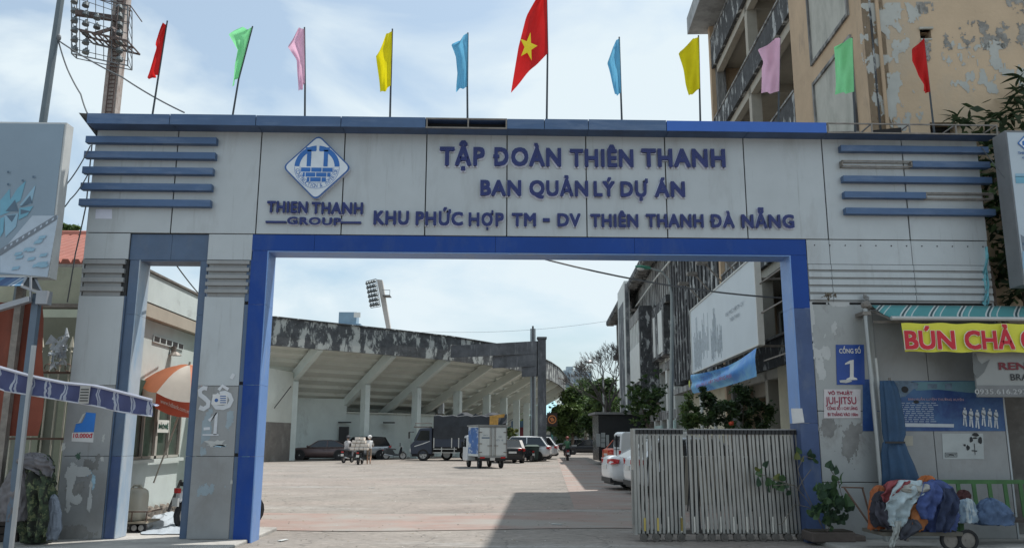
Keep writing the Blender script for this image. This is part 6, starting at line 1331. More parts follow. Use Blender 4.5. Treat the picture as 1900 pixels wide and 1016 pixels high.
# camouflage covered heap
def heap(name, label, cat, pxs, Y, dep, m_, seed, z0=.06, jit=.1, wob=.06, fold=.04):
    """crumpled cloth whose outline follows (left, right, row) pixel triples"""
    from mathutils import noise
    K = [(aY(l, y, Y), aY(r, y, Y)) for l, r, y in pxs]; nr = max(14, 4 * len(K)); n = 52; rings = []; so_ = Vector((seed * 3.7, seed * 1.3, 0))
    for k in range(nr + 1):
        t_ = k / nr * (len(K) - 1); i = min(int(t_), len(K) - 2); f_ = t_ - i; f_ = f_ * f_ * (3 - 2 * f_)
        a = K[i][0].lerp(K[i + 1][0], f_); b = K[i][1].lerp(K[i + 1][1], f_); cx = (a.x + b.x) / 2; hw = max(.01, abs(b.x - a.x) / 2); ring = []
        cap_ = min(1, (nr - k) / 2.5 + .25)
        for q in range(n):
            an = 2 * math.pi * q / n; c_, s_ = math.cos(an), math.sin(an); p = Vector((c_ * 2.2, s_ * 2.2, a.z * 5)) + so_
            rid = 1 - abs(noise.noise(p * 1.3)) * 2.2; rid2 = 1 - abs(noise.noise(p * 3.1)) * 2.0
            f = 1 + .27 * (rid - .5) + .17 * (rid2 - .5); f = f * cap_ if k > nr - 3 else f
            ring.append(Vector((cx + hw * c_ * f, Y + dep * s_ * f * min(1, .3 + hw), max(z0, a.z + .03 * noise.noise(p * 2)))))
        rings.append(ring)
    m = MB(); m.loft(rings); return m.build(name, m_, None, smooth=True, label=label, cat=cat)
M_camo = mat('camouflage_cloth', (.035, .055, .03), .85, var=.5, scale=9, stain=((.13, .15, .075), .53, .55, (10, 10, 9), .9), stain2=((.010, .012, .010), .50, .52, (9, 9, 8), .9), bump=.6, bscale=10)
heap('covered_cart', 'camouflage cloth draped over a tall street cart against the left pillar', 'covered cart', [(44, 92, 1003), (38, 100, 980), (36, 103, 950), (40, 100, 920), (44, 98, 890), (46, 96, 865), (50, 92, 850), (60, 82, 842)], 12.9, .4, M_camo, 1)
M_greycl = mat('grey_sheet', (.15, .145, .155), .85, var=.25, scale=5, bump=.7, bscale=7)
heap('grey_sheet', 'grey sheet thrown over the top of the camouflage covered cart', 'cloth', [(36, 96, 868), (36, 90, 858), (42, 84, 848), (52, 74, 840)], 12.78, .42, M_greycl, 2)
heap('grey_bundle', 'grey cloth bundle tied beside the slate post at far left', 'bundle', [(2, 46, 965), (0, 52, 940), (2, 54, 915), (8, 52, 895), (18, 56, 880), (26, 50, 865)], 12.5, .3, M_greycl, 3)
heap('blue_grey_sack', 'pale blue grey sack slumped between the camouflage cart and the pillar', 'sack', [(88, 106, 1000), (86, 113, 980), (88, 112, 950), (92, 108, 930), (96, 102, 918)], 12.75, .16, mat('sack_blue_grey', (.20, .23, .28), .8, var=.2, bump=.5), 4)
dk = thing('stall_crate', 'dark wooden crate under the left stall with brown bowl on it', 'crate', tuple(aZ(10, 1010)))
a = aZ(-30, 1012); b = aZ(30, 1012)
for k in range(6): m = MB(); m.box(a.x, b.x, a.y, a.y + .03, .07 + k * .11, .16 + k * .11); m.build('slat', mat('dark_wood', (.04, .03, .025), .8, var=.3), dk)
m = MB(); m.box(a.x + .02, b.x - .02, a.y + .04, a.y + .45, .06, .68); m.build('core', M_dark, dk)
bw = MB(); c = aY(2, 945, a.y + .2); bw.tube([(c.x, c.y, c.z - .12), (c.x, c.y, c.z - .02), (c.x, c.y, c.z + .02)], [.08, .16, .18], 16); bw.build('bowl', mat('brown_bowl', (.13, .045, .03), .3), None, label='brown bowl on the dark crate at the bottom left', cat='bowl')
# orange and white umbrella in the doorway
ub = thing('parasol', 'orange and white parasol with red valance leaning over the jerrycan cart', 'umbrella', (-5.6, 15.4, 0))
YU = 15.3; apex = aY(352, 676, YU); pts_ = [(257, 711, 15.6), (290, 728, 14.75), (354, 746, 14.7), (420, 738, 15.0), (430, 712, 15.9), (370, 700, 16.4), (300, 700, 16.3)]
E2 = [aY(a, b, c) for a, b, c in pts_]; M_or = mat('umbrella_orange', (.56, .20, .10), .6, var=.08, trans=.35); M_wh = mat('umbrella_white', (.62, .58, .52), .6, var=.08, trans=.35); M_rv = mat('umbrella_red', (.55, .10, .05), .6, trans=.3)
for k in range(7):
    a, b = E2[k], E2[(k + 1) % 7]; rows = []
    for i in range(7):
        v = i / 6; rows.append([(apex.lerp(a, v)).lerp(apex.lerp(b, v), j / 4) + Vector((0, 0, -.05 * math.sin(math.pi * j / 4) * v + .10 * math.sin(math.pi * v))) for j in range(5)])
    m = MB(); m.grid(rows); m.build('canopy_panel', M_wh if k in (1, 4) else M_or, ub, smooth=True)
for k, (h_, c_) in enumerate([(.22, M_wh), (.26, M_rv), (.26, M_rv), (.2, M_wh), (.2, M_rv), (.2, M_rv), (.2, M_wh)]):
    a, b = E2[k], E2[(k + 1) % 7]; m = MB(); m.grid([[a.lerp(b, j / 6) + Vector((0, 0, -.05 * math.sin(math.pi * j / 6))) for j in range(7)], [a.lerp(b, j / 6) + Vector((0, 0, -.05 * math.sin(math.pi * j / 6) - h_)) for j in range(7)]]); vl = m.build('valance', c_, ub)
m = MB(); a, b = E2[1], E2[2]; write(m, 'www.hdbank.com.vn', a.lerp(b, .15) + Vector((0, -.01, -.15)), a.lerp(b, 1.0) + Vector((0, -.01, -.2)), .075, off=.01, bold=.02); m.build('valance_print', mat('print_cream', (.65, .50, .42), .7), ub)
m = MB(); m.tube([apex + Vector((0, 0, .05)), aY(334, 762, YU), aY(314, 820, YU), aY(296, 865, YU - .1), aY(285, 895, YU - .1)], [.02, .02, .02, .014, .014], 8); m.build('pole', mat('umbrella_pole', (.42, .38, .32), .5, .2), ub)
m = MB()
for e_ in E2: m.tube([apex + Vector((0, 0, -.02)), e_ + Vector((0, 0, -.01))], .008, 4)
m.build('rib', M_steel, ub)
m = MB(); m.bar(aY(336, 890, 16.5), aY(312, 948, 16.2), .04); m.build('broom_handle', M_trim, None, label='dark stick leaning on the stone plinth of the guard house', cat='stick')
# jerrycans on a trolley
ct = thing('trolley', 'low rusty flat trolley with black wheels carrying two jerrycans in the doorway', 'trolley', (-5.75, 14.6, .0))
a = aY(215, 972, 14.4); b = aY(275, 968, 14.4); zt_ = a.z + .05
m = MB(); m.box(-6.25, b.x, 14.3, 14.9, zt_ - .03, zt_); m.build('deck', mat('worn_deck', (.30, .26, .20), .8, var=.2), ct)
m = MB(); m.tube([(-6.25, 14.31, zt_ + .16), (b.x + .02, 14.31, zt_ + .16), (b.x + .02, 14.9, zt_ + .16)], .012, 6)
for x in (-5.9, b.x): m.tube([(x, 14.31, zt_), (x, 14.31, zt_ + .16)], .01, 5)
m.build('guard_rail', M_ironr, ct)
for x in (-5.85, b.x - .08): m = MB(); m.cyl((x, 14.36, .13), .085, .05, 'y', 16); w_ = m.build('wheel', M_tyre, ct); m = MB(); m.cyl((x, 14.33, .13), .045, .03, 'y', 12); m.build('rim', M_rim, w_); m = MB(); m.box(x - .02, x + .02, 14.34, 14.38, .2, zt_ - .03); m.build('fork', M_ironr, ct)
M_can = mat('jerrycan_plastic', (.60, .58, .50), .4, var=.05, trans=.25)
def jerry(cx, cy, zb, label):
    t_ = thing('jerrycan', label, 'jerrycan', (cx, cy, zb), 0, 'jerrycans on the trolley'); rings = []
    for z, hw, hd in ((0, .14, .15), (.02, .165, .18), (.40, .165, .185), (.48, .15, .17), (.52, .10, .13), (.53, .05, .08)):
        ring = []
        for k in range(16): a_ = 2 * math.pi * k / 16; c_, s_ = math.cos(a_), math.sin(a_); ring.append(Vector((hw * math.copysign(abs(c_) ** .45, c_), hd * math.copysign(abs(s_) ** .45, s_), z)))
        rings.append(ring)
    m = MB(); m.loft(rings); m.build('body', M_can, t_, local=True, smooth=True)
    m = MB(); m.tube([(-.08, -.02, .52), (-.05, -.02, .57), (.06, -.02, .57), (.09, -.02, .52)], .02, 8); m.build('handle', M_can, t_, local=True)
    m = MB(); m.cyl((0, .08, .55), .03, .05, n=10); m.build('cap', M_wh, t_, local=True)
jx = aY(254, 940, 14.55).x; jerry(jx - .02, 14.55, zt_, 'cream jerrycan nearer the guard house wall on the low trolley'); jerry(jx - .36, 14.62, zt_, 'cream jerrycan half hidden by the pale door jamb on the low trolley')
# crumpled plastic sheet on the floor
P = []
random.seed(13)
for i in range(10):
    row = []
    for j in range(14): p = aZ(262 + j * 8, 998 - i * 5.5); row.append(p + Vector((random.uniform(-.03, .03), random.uniform(-.04, .04), .07 + .10 * math.sin(math.pi * i / 9) * math.sin(math.pi * j / 13) * random.uniform(.5, 1.3))))
    P.append(row)
MB().grid(P).build('plastic_sheet', mat('pale_plastic_sheet', (.36, .41, .46), .6, var=.15), None, label='crumpled pale plastic sheet lying on the ground inside the narrow doorway', cat='sheet')
# ================================================================ RIGHT SIDE
rbb = thing('right_billboard', 'tall right lightbox billboard with blue diamond logo cut by the picture edge', 'billboard', (8.7, 12.6, 3.9))
m = MB(); m.box(8.42, 10.4, 12.6, 12.95, 4.0, 6.57); m.build('box', mat('lightbox_side_grey', (.16, .17, .18), .6), rbb)
m = MB(); m.box(8.44, 10.38, 12.585, 12.599, 4.04, 6.53); m.build('face', mat('lightbox_face', (.40, .47, .53), .4, var=.04), rbb)
def rpoly(pts, m_, nm, off=.0):
    q = MB(); q.poly([aY(a, b, 12.58 - off) for a, b in pts]); return q.build(nm, m_, rbb)
rpoly([(1884, 327), (1960, 327), (1961, 340), (1885, 340)], C1_, 'print_band'); rpoly([(1884, 322), (1960, 322), (1960, 328), (1884, 328)], C5_, 'print_band')
lc = aY(1904, 266, 12.58); q = MB(); q.prism(dia(.15, 12.575, cx=lc.x, cz=lc.z), (0, .002, 0)); q.build('logo_border', M_lb, rbb); q = MB(); q.prism(dia(.125, 12.572, cx=lc.x, cz=lc.z), (0, .002, 0)); q.build('logo_face', M_lw, rbb)
q = MB(); 
for s_ in (-1, 1): q.poly([(lc.x + s_ * .02, 12.57, lc.z + .05), (lc.x + s_ * .07, 12.57, lc.z + .03), (lc.x + s_ * .07, 12.57, lc.z - .04), (lc.x + s_ * .035, 12.57, lc.z - .04)])
q.build('logo_mark', M_lb, rbb)
q = MB(); write(q, 'THIEN THANH', aY(1889, 286, 12.57), aY(1930, 286, 12.57), .04, off=.0, bold=.04); write(q, 'GROUP', aY(1897, 294, 12.57), aY(1921, 294, 12.57), .03, off=.0, bold=.04); q.build('logo_print', M_le, rbb)
rpoly([(1894, 435), (1902, 440), (1915, 436), (1930, 470), (1898, 465)], C4_, 'print_shape'); rpoly([(1897, 450), (1925, 450), (1925, 455), (1897, 455)], C2_, 'print_shape', .002); rpoly([(1897, 466), (1960, 468), (1960, 500), (1898, 498)], C5_, 'print_shape')
m = MB(); m.box(9.3, 9.4, 12.7, 12.8, 0, 3.99); m.build('leg', M_steel, rbb)
# awning with teal stripes and yellow banner
aw = thing('shop_awning', 'roll out teal striped awning on the right wing of the gateway', 'awning', (7.5, 13.0, 3.4))
M_teal_s = stripes('awning_teal_white', [(.40, (.07, .26, .27)), (.46, (.50, .55, .54)), (.54, (.03, .07, .08)), (.60, (.50, .55, .54)), (.66, (.07, .26, .27)), (.80, (.09, .30, .31)), (.84, (.48, .54, .53)), (1, (.07, .26, .27))], .46, 0, skew=-1.55)
a = aY(1617, 566, 13.28); b = aY(1657, 590, 12.6)
rows = [[Vector((a.x + (9.6 - a.x) * j / 20, 13.28, a.z)).lerp(Vector((b.x + (9.6 - b.x) * j / 20, 12.6, b.z)), v) + Vector((0, 0, -.03 * math.sin(math.pi * v))) for j in range(21)] for v in (0, .2, .4, .6, .8, 1)]
MB().grid(rows).build('awning_cloth', M_teal_s, aw, solid=.006, smooth=True)
m = MB(); m.tube([(b.x - .03, 12.6, b.z), (9.6, 12.6, b.z)], .035, 8); m.build('front_bar', mat('awning_bar', (.42, .43, .42), .4, .4), aw)
m = MB(); m.bar((a.x, 13.26, a.z - .1), (b.x + .02, 12.62, b.z - .02), .045, .03); m.bar((a.x, 13.26, a.z - .28), (a.x + .5, 12.95, a.z - .32), .04); m.tube([(a.x - .05, 13.3, a.z - .03), (9.6, 13.3, a.z - .03)], .04, 8); m.build('fold_arm', M_steel, aw)
yb = thing('yellow_banner', 'yellow noodle shop banner with big red lettering under the teal awning', 'banner', (7.6, 12.56, 2.9))
c0, c1, c2 = aY(1672, 599, 12.56), aY(1680, 652, 12.56), aY(1900, 652, 12.56)
rows = [[Vector((c0.x + .03 * v + (9.6 - c0.x) * j / 40, 12.56 + .02 * math.sin(j * .7 + v), c0.z + (c1.z - c0.z) * v + .008 * math.sin(j))) for j in range(41)] for v in (0, .25, .5, .75, 1)]
MB().grid(rows).build('cloth', mat('banner_yellow2', (.62, .60, .05), .6, var=.05), yb, smooth=True)
for body, x0, x1 in (('BÚN', 1680, 1773.5), ('CHẢ', 1791.4, 1883.7), ('C', 1896, 1921)):
    pw, q1 = aY(x0, 647.5, 12.52), aY(x1, 647.5, 12.52); hh = aY(x0, 613, 12.52).z - pw.z
    m = MB(); write(m, body, pw + Vector((-.012, 0, -.008)), q1 + Vector((.012, 0, -.008)), hh * 1.05, off=.0, bold=.085); m.build('letter_outline', mat('outline_cream', (.70, .66, .55), .7), yb)
    m = MB(); write(m, body, pw, q1, hh, off=.006, bold=.05); m.build('lettering', mat('banner_red', (.50, .015, .03), .6), yb)
# grey tailoring sign
rn = thing('hanging_sign', 'grey shop sign with black and maroon print below the yellow banner', 'sign', (8.6, 12.75, 2.4))
p0, p1 = aY(1806, 736, 12.75), aY(1803, 648, 12.75)
m = MB(); m.box(p1.x + .02, 9.6, 12.75, 12.80, p0.z, p1.z + .1); m.build('board', mat('sign_grey', (.26, .27, .265), .5, var=.06), rn, bevel=.01)
m = MB(); m.box(p1.x + .03, 9.6, 12.742, 12.748, p0.z + .01, aY(1806, 714, 12.75).z); m.build('lower_band', mat('sign_grey_dark', (.16, .165, .17), .5), rn)
m = MB(); write(m, 'RENT', aY(1853.4, 685.5, 12.74), aY(1925, 685.5, 12.74), .115, off=.003, bold=.05); m.build('print', mat('print_maroon', (.16, .02, .03), .6), rn)
m = MB(); write(m, 'BRAND', aY(1875.5, 705, 12.74), aY(1935, 705, 12.74), .10, off=.003, bold=.01); m.build('print', M_gap, rn)
m = MB(); write(m, '0935.616.297', aY(1809, 730.5, 12.738), aY(1906, 730.5, 12.738), .075, off=.003, bold=.01); m.build('print', mat('print_pale_grey', (.40, .41, .41), .6), rn)
q = MB(); q.poly([aY(1811, 655, 12.74), aY(1815, 668, 12.74), aY(1822, 675, 12.74), aY(1837, 666, 12.74), aY(1826, 690, 12.74), aY(1813, 702, 12.74), aY(1806, 690, 12.74), aY(1805, 660, 12.74)]); q.build('print_shape', mat('sign_grey_mid', (.13, .14, .14), .6), rn)
# notices on the wing wall
def notice(label, x0, y0, x1, y1, Y, col, nm='notice', rx=0.):
    t_ = thing(nm, label, nm.replace('_', ' '), tuple(aY((x0 + x1) / 2, y1, Y)))
    q = MB(); q.prism([aY(x0, y1, Y), aY(x1, y1, Y), aY(x1 + rx, y0, Y), aY(x0 + rx, y0, Y)], (0, .006, 0)); q.build('sheet', col, t_); return t_
n1 = notice('dark blue plate reading gate number one on the right wing', 1553, 639, 1605, 713, YG - .012, mat('plate_blue', (.01, .055, .27), .4, var=.1), 'number_plate_sign', -2)
q = MB(); write(q, 'CỔNG SỐ', aY(1557, 655, YG - .012), aY(1597, 655, YG - .012), .075, off=.006, bold=.03); q.build('lettering', M_plate, n1)
q = MB(); yy = YG - .02
q.poly([aY(a, b, yy) for a, b in ((1577, 668), (1584, 667), (1584, 700), (1577, 700))]); q.poly([aY(a, b, yy) for a, b in ((1577, 668), (1577, 674), (1568, 676), (1568, 673.5))]); q.poly([aY(a, b, yy - .001) for a, b in ((1570, 705), (1591, 704), (1590, 701), (1584, 699), (1577, 699), (1571, 702))]); q.build('numeral', M_plate, n1)
q = MB(); q.prism([aY(a, b, YG - .03) for a, b in ((1558, 705), (1578, 703), (1581, 707), (1570, 710), (1559, 709))], (0, .01, 0)); q.build('torn_tape', M_paper, n1)
n2 = notice('white martial arts notice with red print under the blue number plate', 1529, 721.5, 1597, 775, YG - .010, mat('notice_pinkish_white', (.52, .49, .50), .7), 'notice')
for s_, x0, x1, yb_, h_, bo in (('VÕ THUẬT', 1536.5, 1582, 731.8, .055, .04), ('JUI-JITSU', 1532, 1589, 749, .115, .015), ('CỔNG SỐ 1 CHI LĂNG', 1534.6, 1591, 759.8, .048, .035), ('ĐI THẲNG VÀO 100m', 1535.5, 1592, 771.2, .05, .035)):
    q = MB(); write(q, s_, aY(x0, yb_, YG - .01), aY(x1, yb_, YG - .01), h_, off=.006, bold=bo); q.build('print', mat('print_dark_red', (.28, .015, .05), .7), n2)
M_pb = mat('poster_navy', (.012, .05, .19), .5, var=.2, stain=((.06, .16, .32), .45, .65, (1.2, 1.2, 1.2), .8))
n3 = notice('tall narrow navy poster strip behind the galvanised pipe', 1601, 703, 1622, 799, YG - .008, M_pb, 'poster')
n4 = notice('faded blue karate poster with line of white fighters on the right wing', 1625, 706, 1866, 799, YG + .008, M_pb, 'poster', -8)
def qp(t_, pts, m_, nm, off=.004): q = MB(); q.poly([aY(a, b, YG + .008 - off) for a, b in pts]); return q.build(nm, m_, t_)
M_pl = mat('poster_pale', (.13, .19, .26), .7, var=.35, scale=7); M_pt = mat('poster_print_white', (.50, .54, .58), .7)
qp(n4, [(1630, 707), (1690, 706), (1705, 712), (1680, 735), (1650, 740), (1634, 730)], M_pl, 'pale_area'); qp(n4, [(1690, 708), (1860, 706), (1858, 730), (1800, 728), (1740, 722), (1700, 724)], mat('poster_teal', (.12, .24, .29), .6, var=.2), 'pale_area')
for cx_, cy_, w_, h_ in ((1697, 715, 12, 12), (1730, 716, 18, 9), (1760, 716, 13, 11)): qp(n4, [(cx_ - w_ / 2, cy_ - h_ / 2), (cx_ + w_ / 2, cy_ - h_ / 2), (cx_ + w_ / 2, cy_ + h_ / 2), (cx_ - w_ / 2, cy_ + h_ / 2)], M_pl, 'sticker', .008)
q = MB(); write(q, 'BAN HUẤN LUYỆN THƯỜNG XUYÊN', aY(1685, 742, YG), aY(1788, 743, YG), .035, off=.004, bold=.02); q.build('print', mat('poster_pinkish', (.42, .30, .36), .7), n4)
q = MB(); random.seed(6)
for k in range(12):
    y_ = 748 + k * 3.8; x0 = 1667 + random.uniform(0, 3)
    while x0 < 1735 - k * .8: l_ = random.uniform(4, 11); z_ = [aY(x0, y_, YG + .003), aY(x0 + l_, y_, YG + .003), aY(x0 + l_, y_ - 1.7, YG + .003), aY(x0, y_ - 1.7, YG + .003)]; q.poly(z_); x0 += l_ + 2.5
q.build('small_print_row', mat('poster_print_mid', (.30, .36, .46), .7), n4)
qp(n4, [(1672, 784), (1770, 786), (1770, 792), (1672, 791)], M_pt, 'print_bar', .006)
q = MB(); q.ball(aY(1679, 722, YG - .0), .06, 8, 5, (1, .05, .9)); q.ball(aY(1700, 745, YG - .0), .04, 8, 5, (1.2, .05, .7)); q.build('dark_portrait', M_gap, n4)
for k in range(6):     # six small standing fighters in white
    cx_ = 1790 + k * 11.6; cy_ = 758 + (k % 3) * 2; q = MB()
    def qf(pts): q.poly([aY(cx_ + a, cy_ + b, YG - .001) for a, b in pts])
    qf([(-1.8, -2.5), (1.6, -2.5), (1.7, 1), (-1.6, 1)]); qf([(-3, 2), (3.2, 2), (4.3, 9), (3, 13), (2.8, 17), (-2.6, 17), (-2.8, 12), (-4.4, 9)]); qf([(-2.8, 17.6), (-.2, 17.6), (-.8, 31), (-3.2, 30)]); qf([(.2, 17.6), (2.8, 17.6), (4.6, 32), (2.2, 33)]); qf([(-4.4, 8), (-3, 7), (3.4, 11), (3, 13)])
    q.build('printed_fighter', M_pt, n4)
n5 = notice('plain white poster with black ink portrait near the right end of the wing', 1750, 803.5, 1826, 851, YG + .012, mat('poster_white', (.42, .45, .45), .7), 'poster', -2)
q = MB(); random.seed(17); yy = YG + .004
for cx_, cy_, w_, h_ in ((1810, 806, 8, 4), (1802, 815, 4, 6), (1819, 816, 5, 8), (1796, 830, 4, 6), (1790, 825, 2.5, 3), (1809, 812, 6, 2)):
    q.poly([aY(cx_ + w_ * math.cos(a_) * random.uniform(.6, 1), cy_ + h_ * math.sin(a_) * random.uniform(.6, 1), yy) for a_ in [k * math.pi / 5 for k in range(10)]])
for pts in ([(1807, 822), (1808.5, 822), (1810, 843), (1809, 843)], [(1803, 834), (1813, 835), (1813, 837), (1803, 836)]): q.poly([aY(a, b, yy) for a, b in pts])
q.build('ink_portrait', M_gap, n5)
q = MB(); write(q, 'COMPACT', aY(1755.5, 845.5, YG + .012), aY(1774, 845.5, YG + .012), .04, off=.006, bold=.03); q.build('print', M_gap, n5)
q = MB()
for a, b, c, d in ((1753.5, 838.8, 1776, 839.6), (1753.5, 846.6, 1776, 847.2)): q.poly([aY(a, b, YG + .005), aY(c, b, YG + .005), aY(c, d, YG + .005), aY(a, d, YG + .005)])
for a in (1753.5, 1775.2): q.poly([aY(a, 838.8, YG + .005), aY(a + .8, 838.8, YG + .005), aY(a + .8, 847.2, YG + .005), aY(a, 847.2, YG + .005)])
q.build('print_frame', M_gap, n5)
n6 = notice('small cream sticker at the edge of the folded blue parasol', 1677, 808, 1694, 826, YG + .012, mat('cream_paper', (.40, .38, .32), .7), 'sticker')
q = MB(); write(q, 'CHỢ MỚI', aY(1678.5, 820.5, YG), aY(1692.5, 820.5, YG), .05, off=0, bold=.03); q.build('print', M_gap, n6) if False else None
# galvanised pipe
gpz = thing('galvanised_pipe', 'galvanised pipe bracketed in front of the notices on the right wing', 'pipe', (6.14, 13.15, 0))
p0 = aY(1604, 560, 13.15)
m = MB(); m.tube([(p0.x + .04, 13.15, .06), (p0.x + .0, 13.15, p0.z)], .038, 10); m.build('pipe', mat('galvanised', (.34, .36, .36), .4, .6, var=.1), gpz)
m = MB(); m.box(p0.x - .06, p0.x + .07, 13.1, 13.39, p0.z - .22, p0.z - .16); m.ball((p0.x + .01, 13.14, p0.z - .05), .08, 8, 6, (1, 1, .8), .2); m.build('clamp', M_steel, gpz)
m = MB(); m.tube([(p0.x + .22, 13.3, 1.0), (p0.x + .18, 13.3, p0.z - .9)], .02, 6); m.build('slim_pipe', M_white, gpz)
# torn teal rag
m = MB(); P = []
random.seed(19)
for i in range(14):
    y_ = 458 + i * 8.2; w_ = 1 + i * .95; row = []
    for j in range(6): u = j / 5 - .5; p = aY(1829.5 + 2 * math.sin(i * .8) + u * w_ * (1 + .3 * random.uniform(-1, 1)), y_ + (random.uniform(-3, 5) if i == 13 else 0), YG - .03); row.append(p + Vector((0, .04 * math.sin(j * 2.2 + i), 0)))
    P.append(row)
m.grid(P); m.build('torn_rag', mat('teal_rag', (.16, .42, .48), .7, var=.35, scale=12), None, label='torn teal plastic rag hanging down the edge of the right wing', cat='rag')
m = MB()
for k in range(7): m.ball(aY(1608 + random.uniform(-3, 3), 551 + random.uniform(-4, 4), 13.3), .04, 6, 4, (1, .6, 1), .4)
m.build('cloth_knot', mat('grey_rag', (.22, .22, .22), .9), None, label='grey rag knotted on top of the galvanised pipe', cat='rag')
# folded blue parasol
M_bcl = mat('navy_canvas', (.025, .065, .13), .75, var=.2, scale=5)
fp = thing('folded_parasol', 'folded navy parasol tied round its pole beside the galvanised pipe', 'umbrella', (6.55, 13.05, 0))
rings = []; random.seed(23)
for y_, xl, xr in ((900, 1641, 1706), (880, 1641, 1699), (860, 1640, 1692), (840, 1638, 1683), (822, 1640, 1677), (818, 1642, 1674), (805, 1640, 1678), (780, 1638, 1676), (745, 1636, 1670), (720, 1634, 1664), (706, 1634, 1657)):
    a, b = aY(xl, y_, 13.1), aY(xr, y_, 13.1); cx = (a.x + b.x) / 2; hw = (b.x - a.x) / 2; ring = []
    for i in range(40): t_ = 2 * math.pi * i / 40; f = 1 + .16 * math.cos(8 * t_); ring.append(Vector((cx + hw * math.cos(t_) * f, 13.1 + min(hw, .2) * .8 * math.sin(t_) * f, a.z)))
    rings.append(ring)
MB().loft(rings).build('canopy', M_bcl, fp, smooth=True)
m = MB(); m.tube([(aY(1672, 860, 13.1).x, 13.1, .06), (aY(1650, 700, 13.1).x, 13.1, aY(1650, 700, 13.1).z)], .02, 6); m.build('pole', M_steel, fp); m = MB(); p = aY(1658, 820, 13.0); m.box(p.x - .15, p.x + .15, 12.93, 12.97, p.z - .015, p.z + .015); m.build('tie', M_trim, fp)
# green railing
gr = thing('green_railing', 'green painted slatted railing of a bench frame behind the clothes cart', 'railing', (7.8, 12.9, 0))
M_gr = mat('green_paint', (.045, .13, .04), .6, var=.25, scale=5); YR = 12.95
p0, p1 = aY(1745, 893, YR), aY(1900, 890, YR)
m = MB(); m.box(p0.x, 9.6, YR, YR + .05, p0.z - .03, p0.z + .03); m.build('top_rail', M_gr, gr); m = MB(); m.box(p0.x, 9.6, YR - .3, YR + .05, .38, .43); m.build('seat_board', mat('bench_board_dark', (.06, .05, .045), .8), gr)
slm = MB(); slm.hexa([(-.03, -.01, .43), (.03, -.01, .43), (.03, .01, .43), (-.03, .01, .43), (-.05, -.01, p0.z - .03), (.01, -.01, p0.z - .03), (.01, .01, p0.z - .03), (-.05, .01, p0.z - .03)]); sme = slm.mesh('slat', M_gr)
x = p0.x + .05
while x < 9.5: inst(sme, 'slat', gr, (x - 7.8, YR + .01 - 12.9, 0)); x += .245
m = MB()
for x in (p0.x + .1, 8.3, 9.4): m.box(x, x + .06, YR - .25, YR + .04, .05, .38)
m.build('leg', M_gr, gr)
# cart heaped with clothes
cc_ = thing('clothes_cart', 'wheeled market cart frame with long handle carrying a heap of old clothes', 'cart', (6.7, 12.3, 0))
YCt = 12.2
def c_(px, py, Y=YCt): return aY(px, py, Y)
zc = c_(1700, 985).z
m = MB(); m.box(c_(1620, 985).x, c_(1765, 985).x, YCt - .3, YCt + .35, zc - .03, zc + .02); m.build('deck', mat('cart_deck', (.12, .11, .09), .8), cc_)
m = MB(); m.tube([c_(1622, 984), c_(1566, 903)], .014, 6); m.tube([c_(1622, 984, YCt + .35), c_(1600, 904, YCt + .3)], .014, 6); m.tube([c_(1562, 903), c_(1602, 904, YCt + .3)], .012, 6); m.build('handle', M_ironr, cc_)
for px_, r_ in ((1746, .15), (1778, .15)):
    a = c_(px_, 1000); m = MB(); m.loft([[Vector((a.x + math.cos(t_) * rr, YCt - .25 + yy, r_ + .06 + math.sin(t_) * rr)) for t_ in [2 * math.pi * k / 18 for k in range(18)]] for rr, yy in ((r_ * .7, -.02), (r_ * .95, -.025), (r_, 0), (r_ * .95, .025), (r_ * .7, .02))], False); w_ = m.build('wheel', M_tyre, cc_); m = MB(); m.cyl((a.x, YCt - .25, r_ + .06), r_ * .7, .015, 'y', 16); m.build('rim', M_steel, w_)
    m = MB(); m.bar((a.x - .03, YCt - .25, .2), (a.x - .08, YCt - .2, zc), .03); m.build('fork', M_steel, cc_)
CL = [('navy_jacket', 'dark navy coat at the lower left of the clothes heap', (.04, .04, .055), [(1618, 1650, 975), (1616, 1655, 950), (1620, 1650, 925), (1626, 1642, 912)], .2, 12.0),
      ('orange_cloth', 'orange cloth hanging at the left end of the cart', (.42, .13, .045), [(1612, 1640, 980), (1613, 1634, 945), (1616, 1640, 915), (1624, 1640, 900)], .2, 12.1),
      ('red_shirt', 'faded red shirt on top of the clothes heap', (.27, .055, .06), [(1632, 1700, 935), (1636, 1704, 915), (1645, 1698, 898), (1655, 1690, 890)], .25, 12.1),
      ('orange_bag', 'orange bag low on the front of the clothes cart', (.45, .17, .06), [(1690, 1712, 982), (1680, 1718, 965), (1684, 1720, 945), (1694, 1714, 935)], .2, 11.9),
      ('blue_coat', 'bright blue coat spread over the right of the clothes heap', (.06, .095, .26), [(1706, 1770, 985), (1704, 1776, 955), (1708, 1774, 925), (1716, 1764, 905), (1720, 1748, 890)], .26, 12.05),
      ('orange_scarf', 'small orange scarf bunched at the very top of the clothes heap', (.50, .15, .04), [(1702, 1732, 900), (1704, 1734, 890), (1712, 1728, 882)], .12, 12.1),
      ('maroon_bag', 'maroon bag lying on the green railing bench', (.07, .02, .02), [(1775, 1800, 930), (1774, 1800, 918), (1780, 1796, 909)], .12, 12.4),
      ('striped_sack', 'blue and white striped sack on the bench right of the clothes cart', (.26, .36, .46), [(1768, 1812, 968), (1770, 1812, 948), (1776, 1806, 932), (1782, 1798, 925)], .2, 12.35),
      ('denim_bundle', 'denim bundle with white fold at the right end of the bench', (.10, .16, .28), [(1806, 1880, 972), (1808, 1876, 952), (1816, 1860, 934), (1826, 1846, 924)], .22, 12.4)]
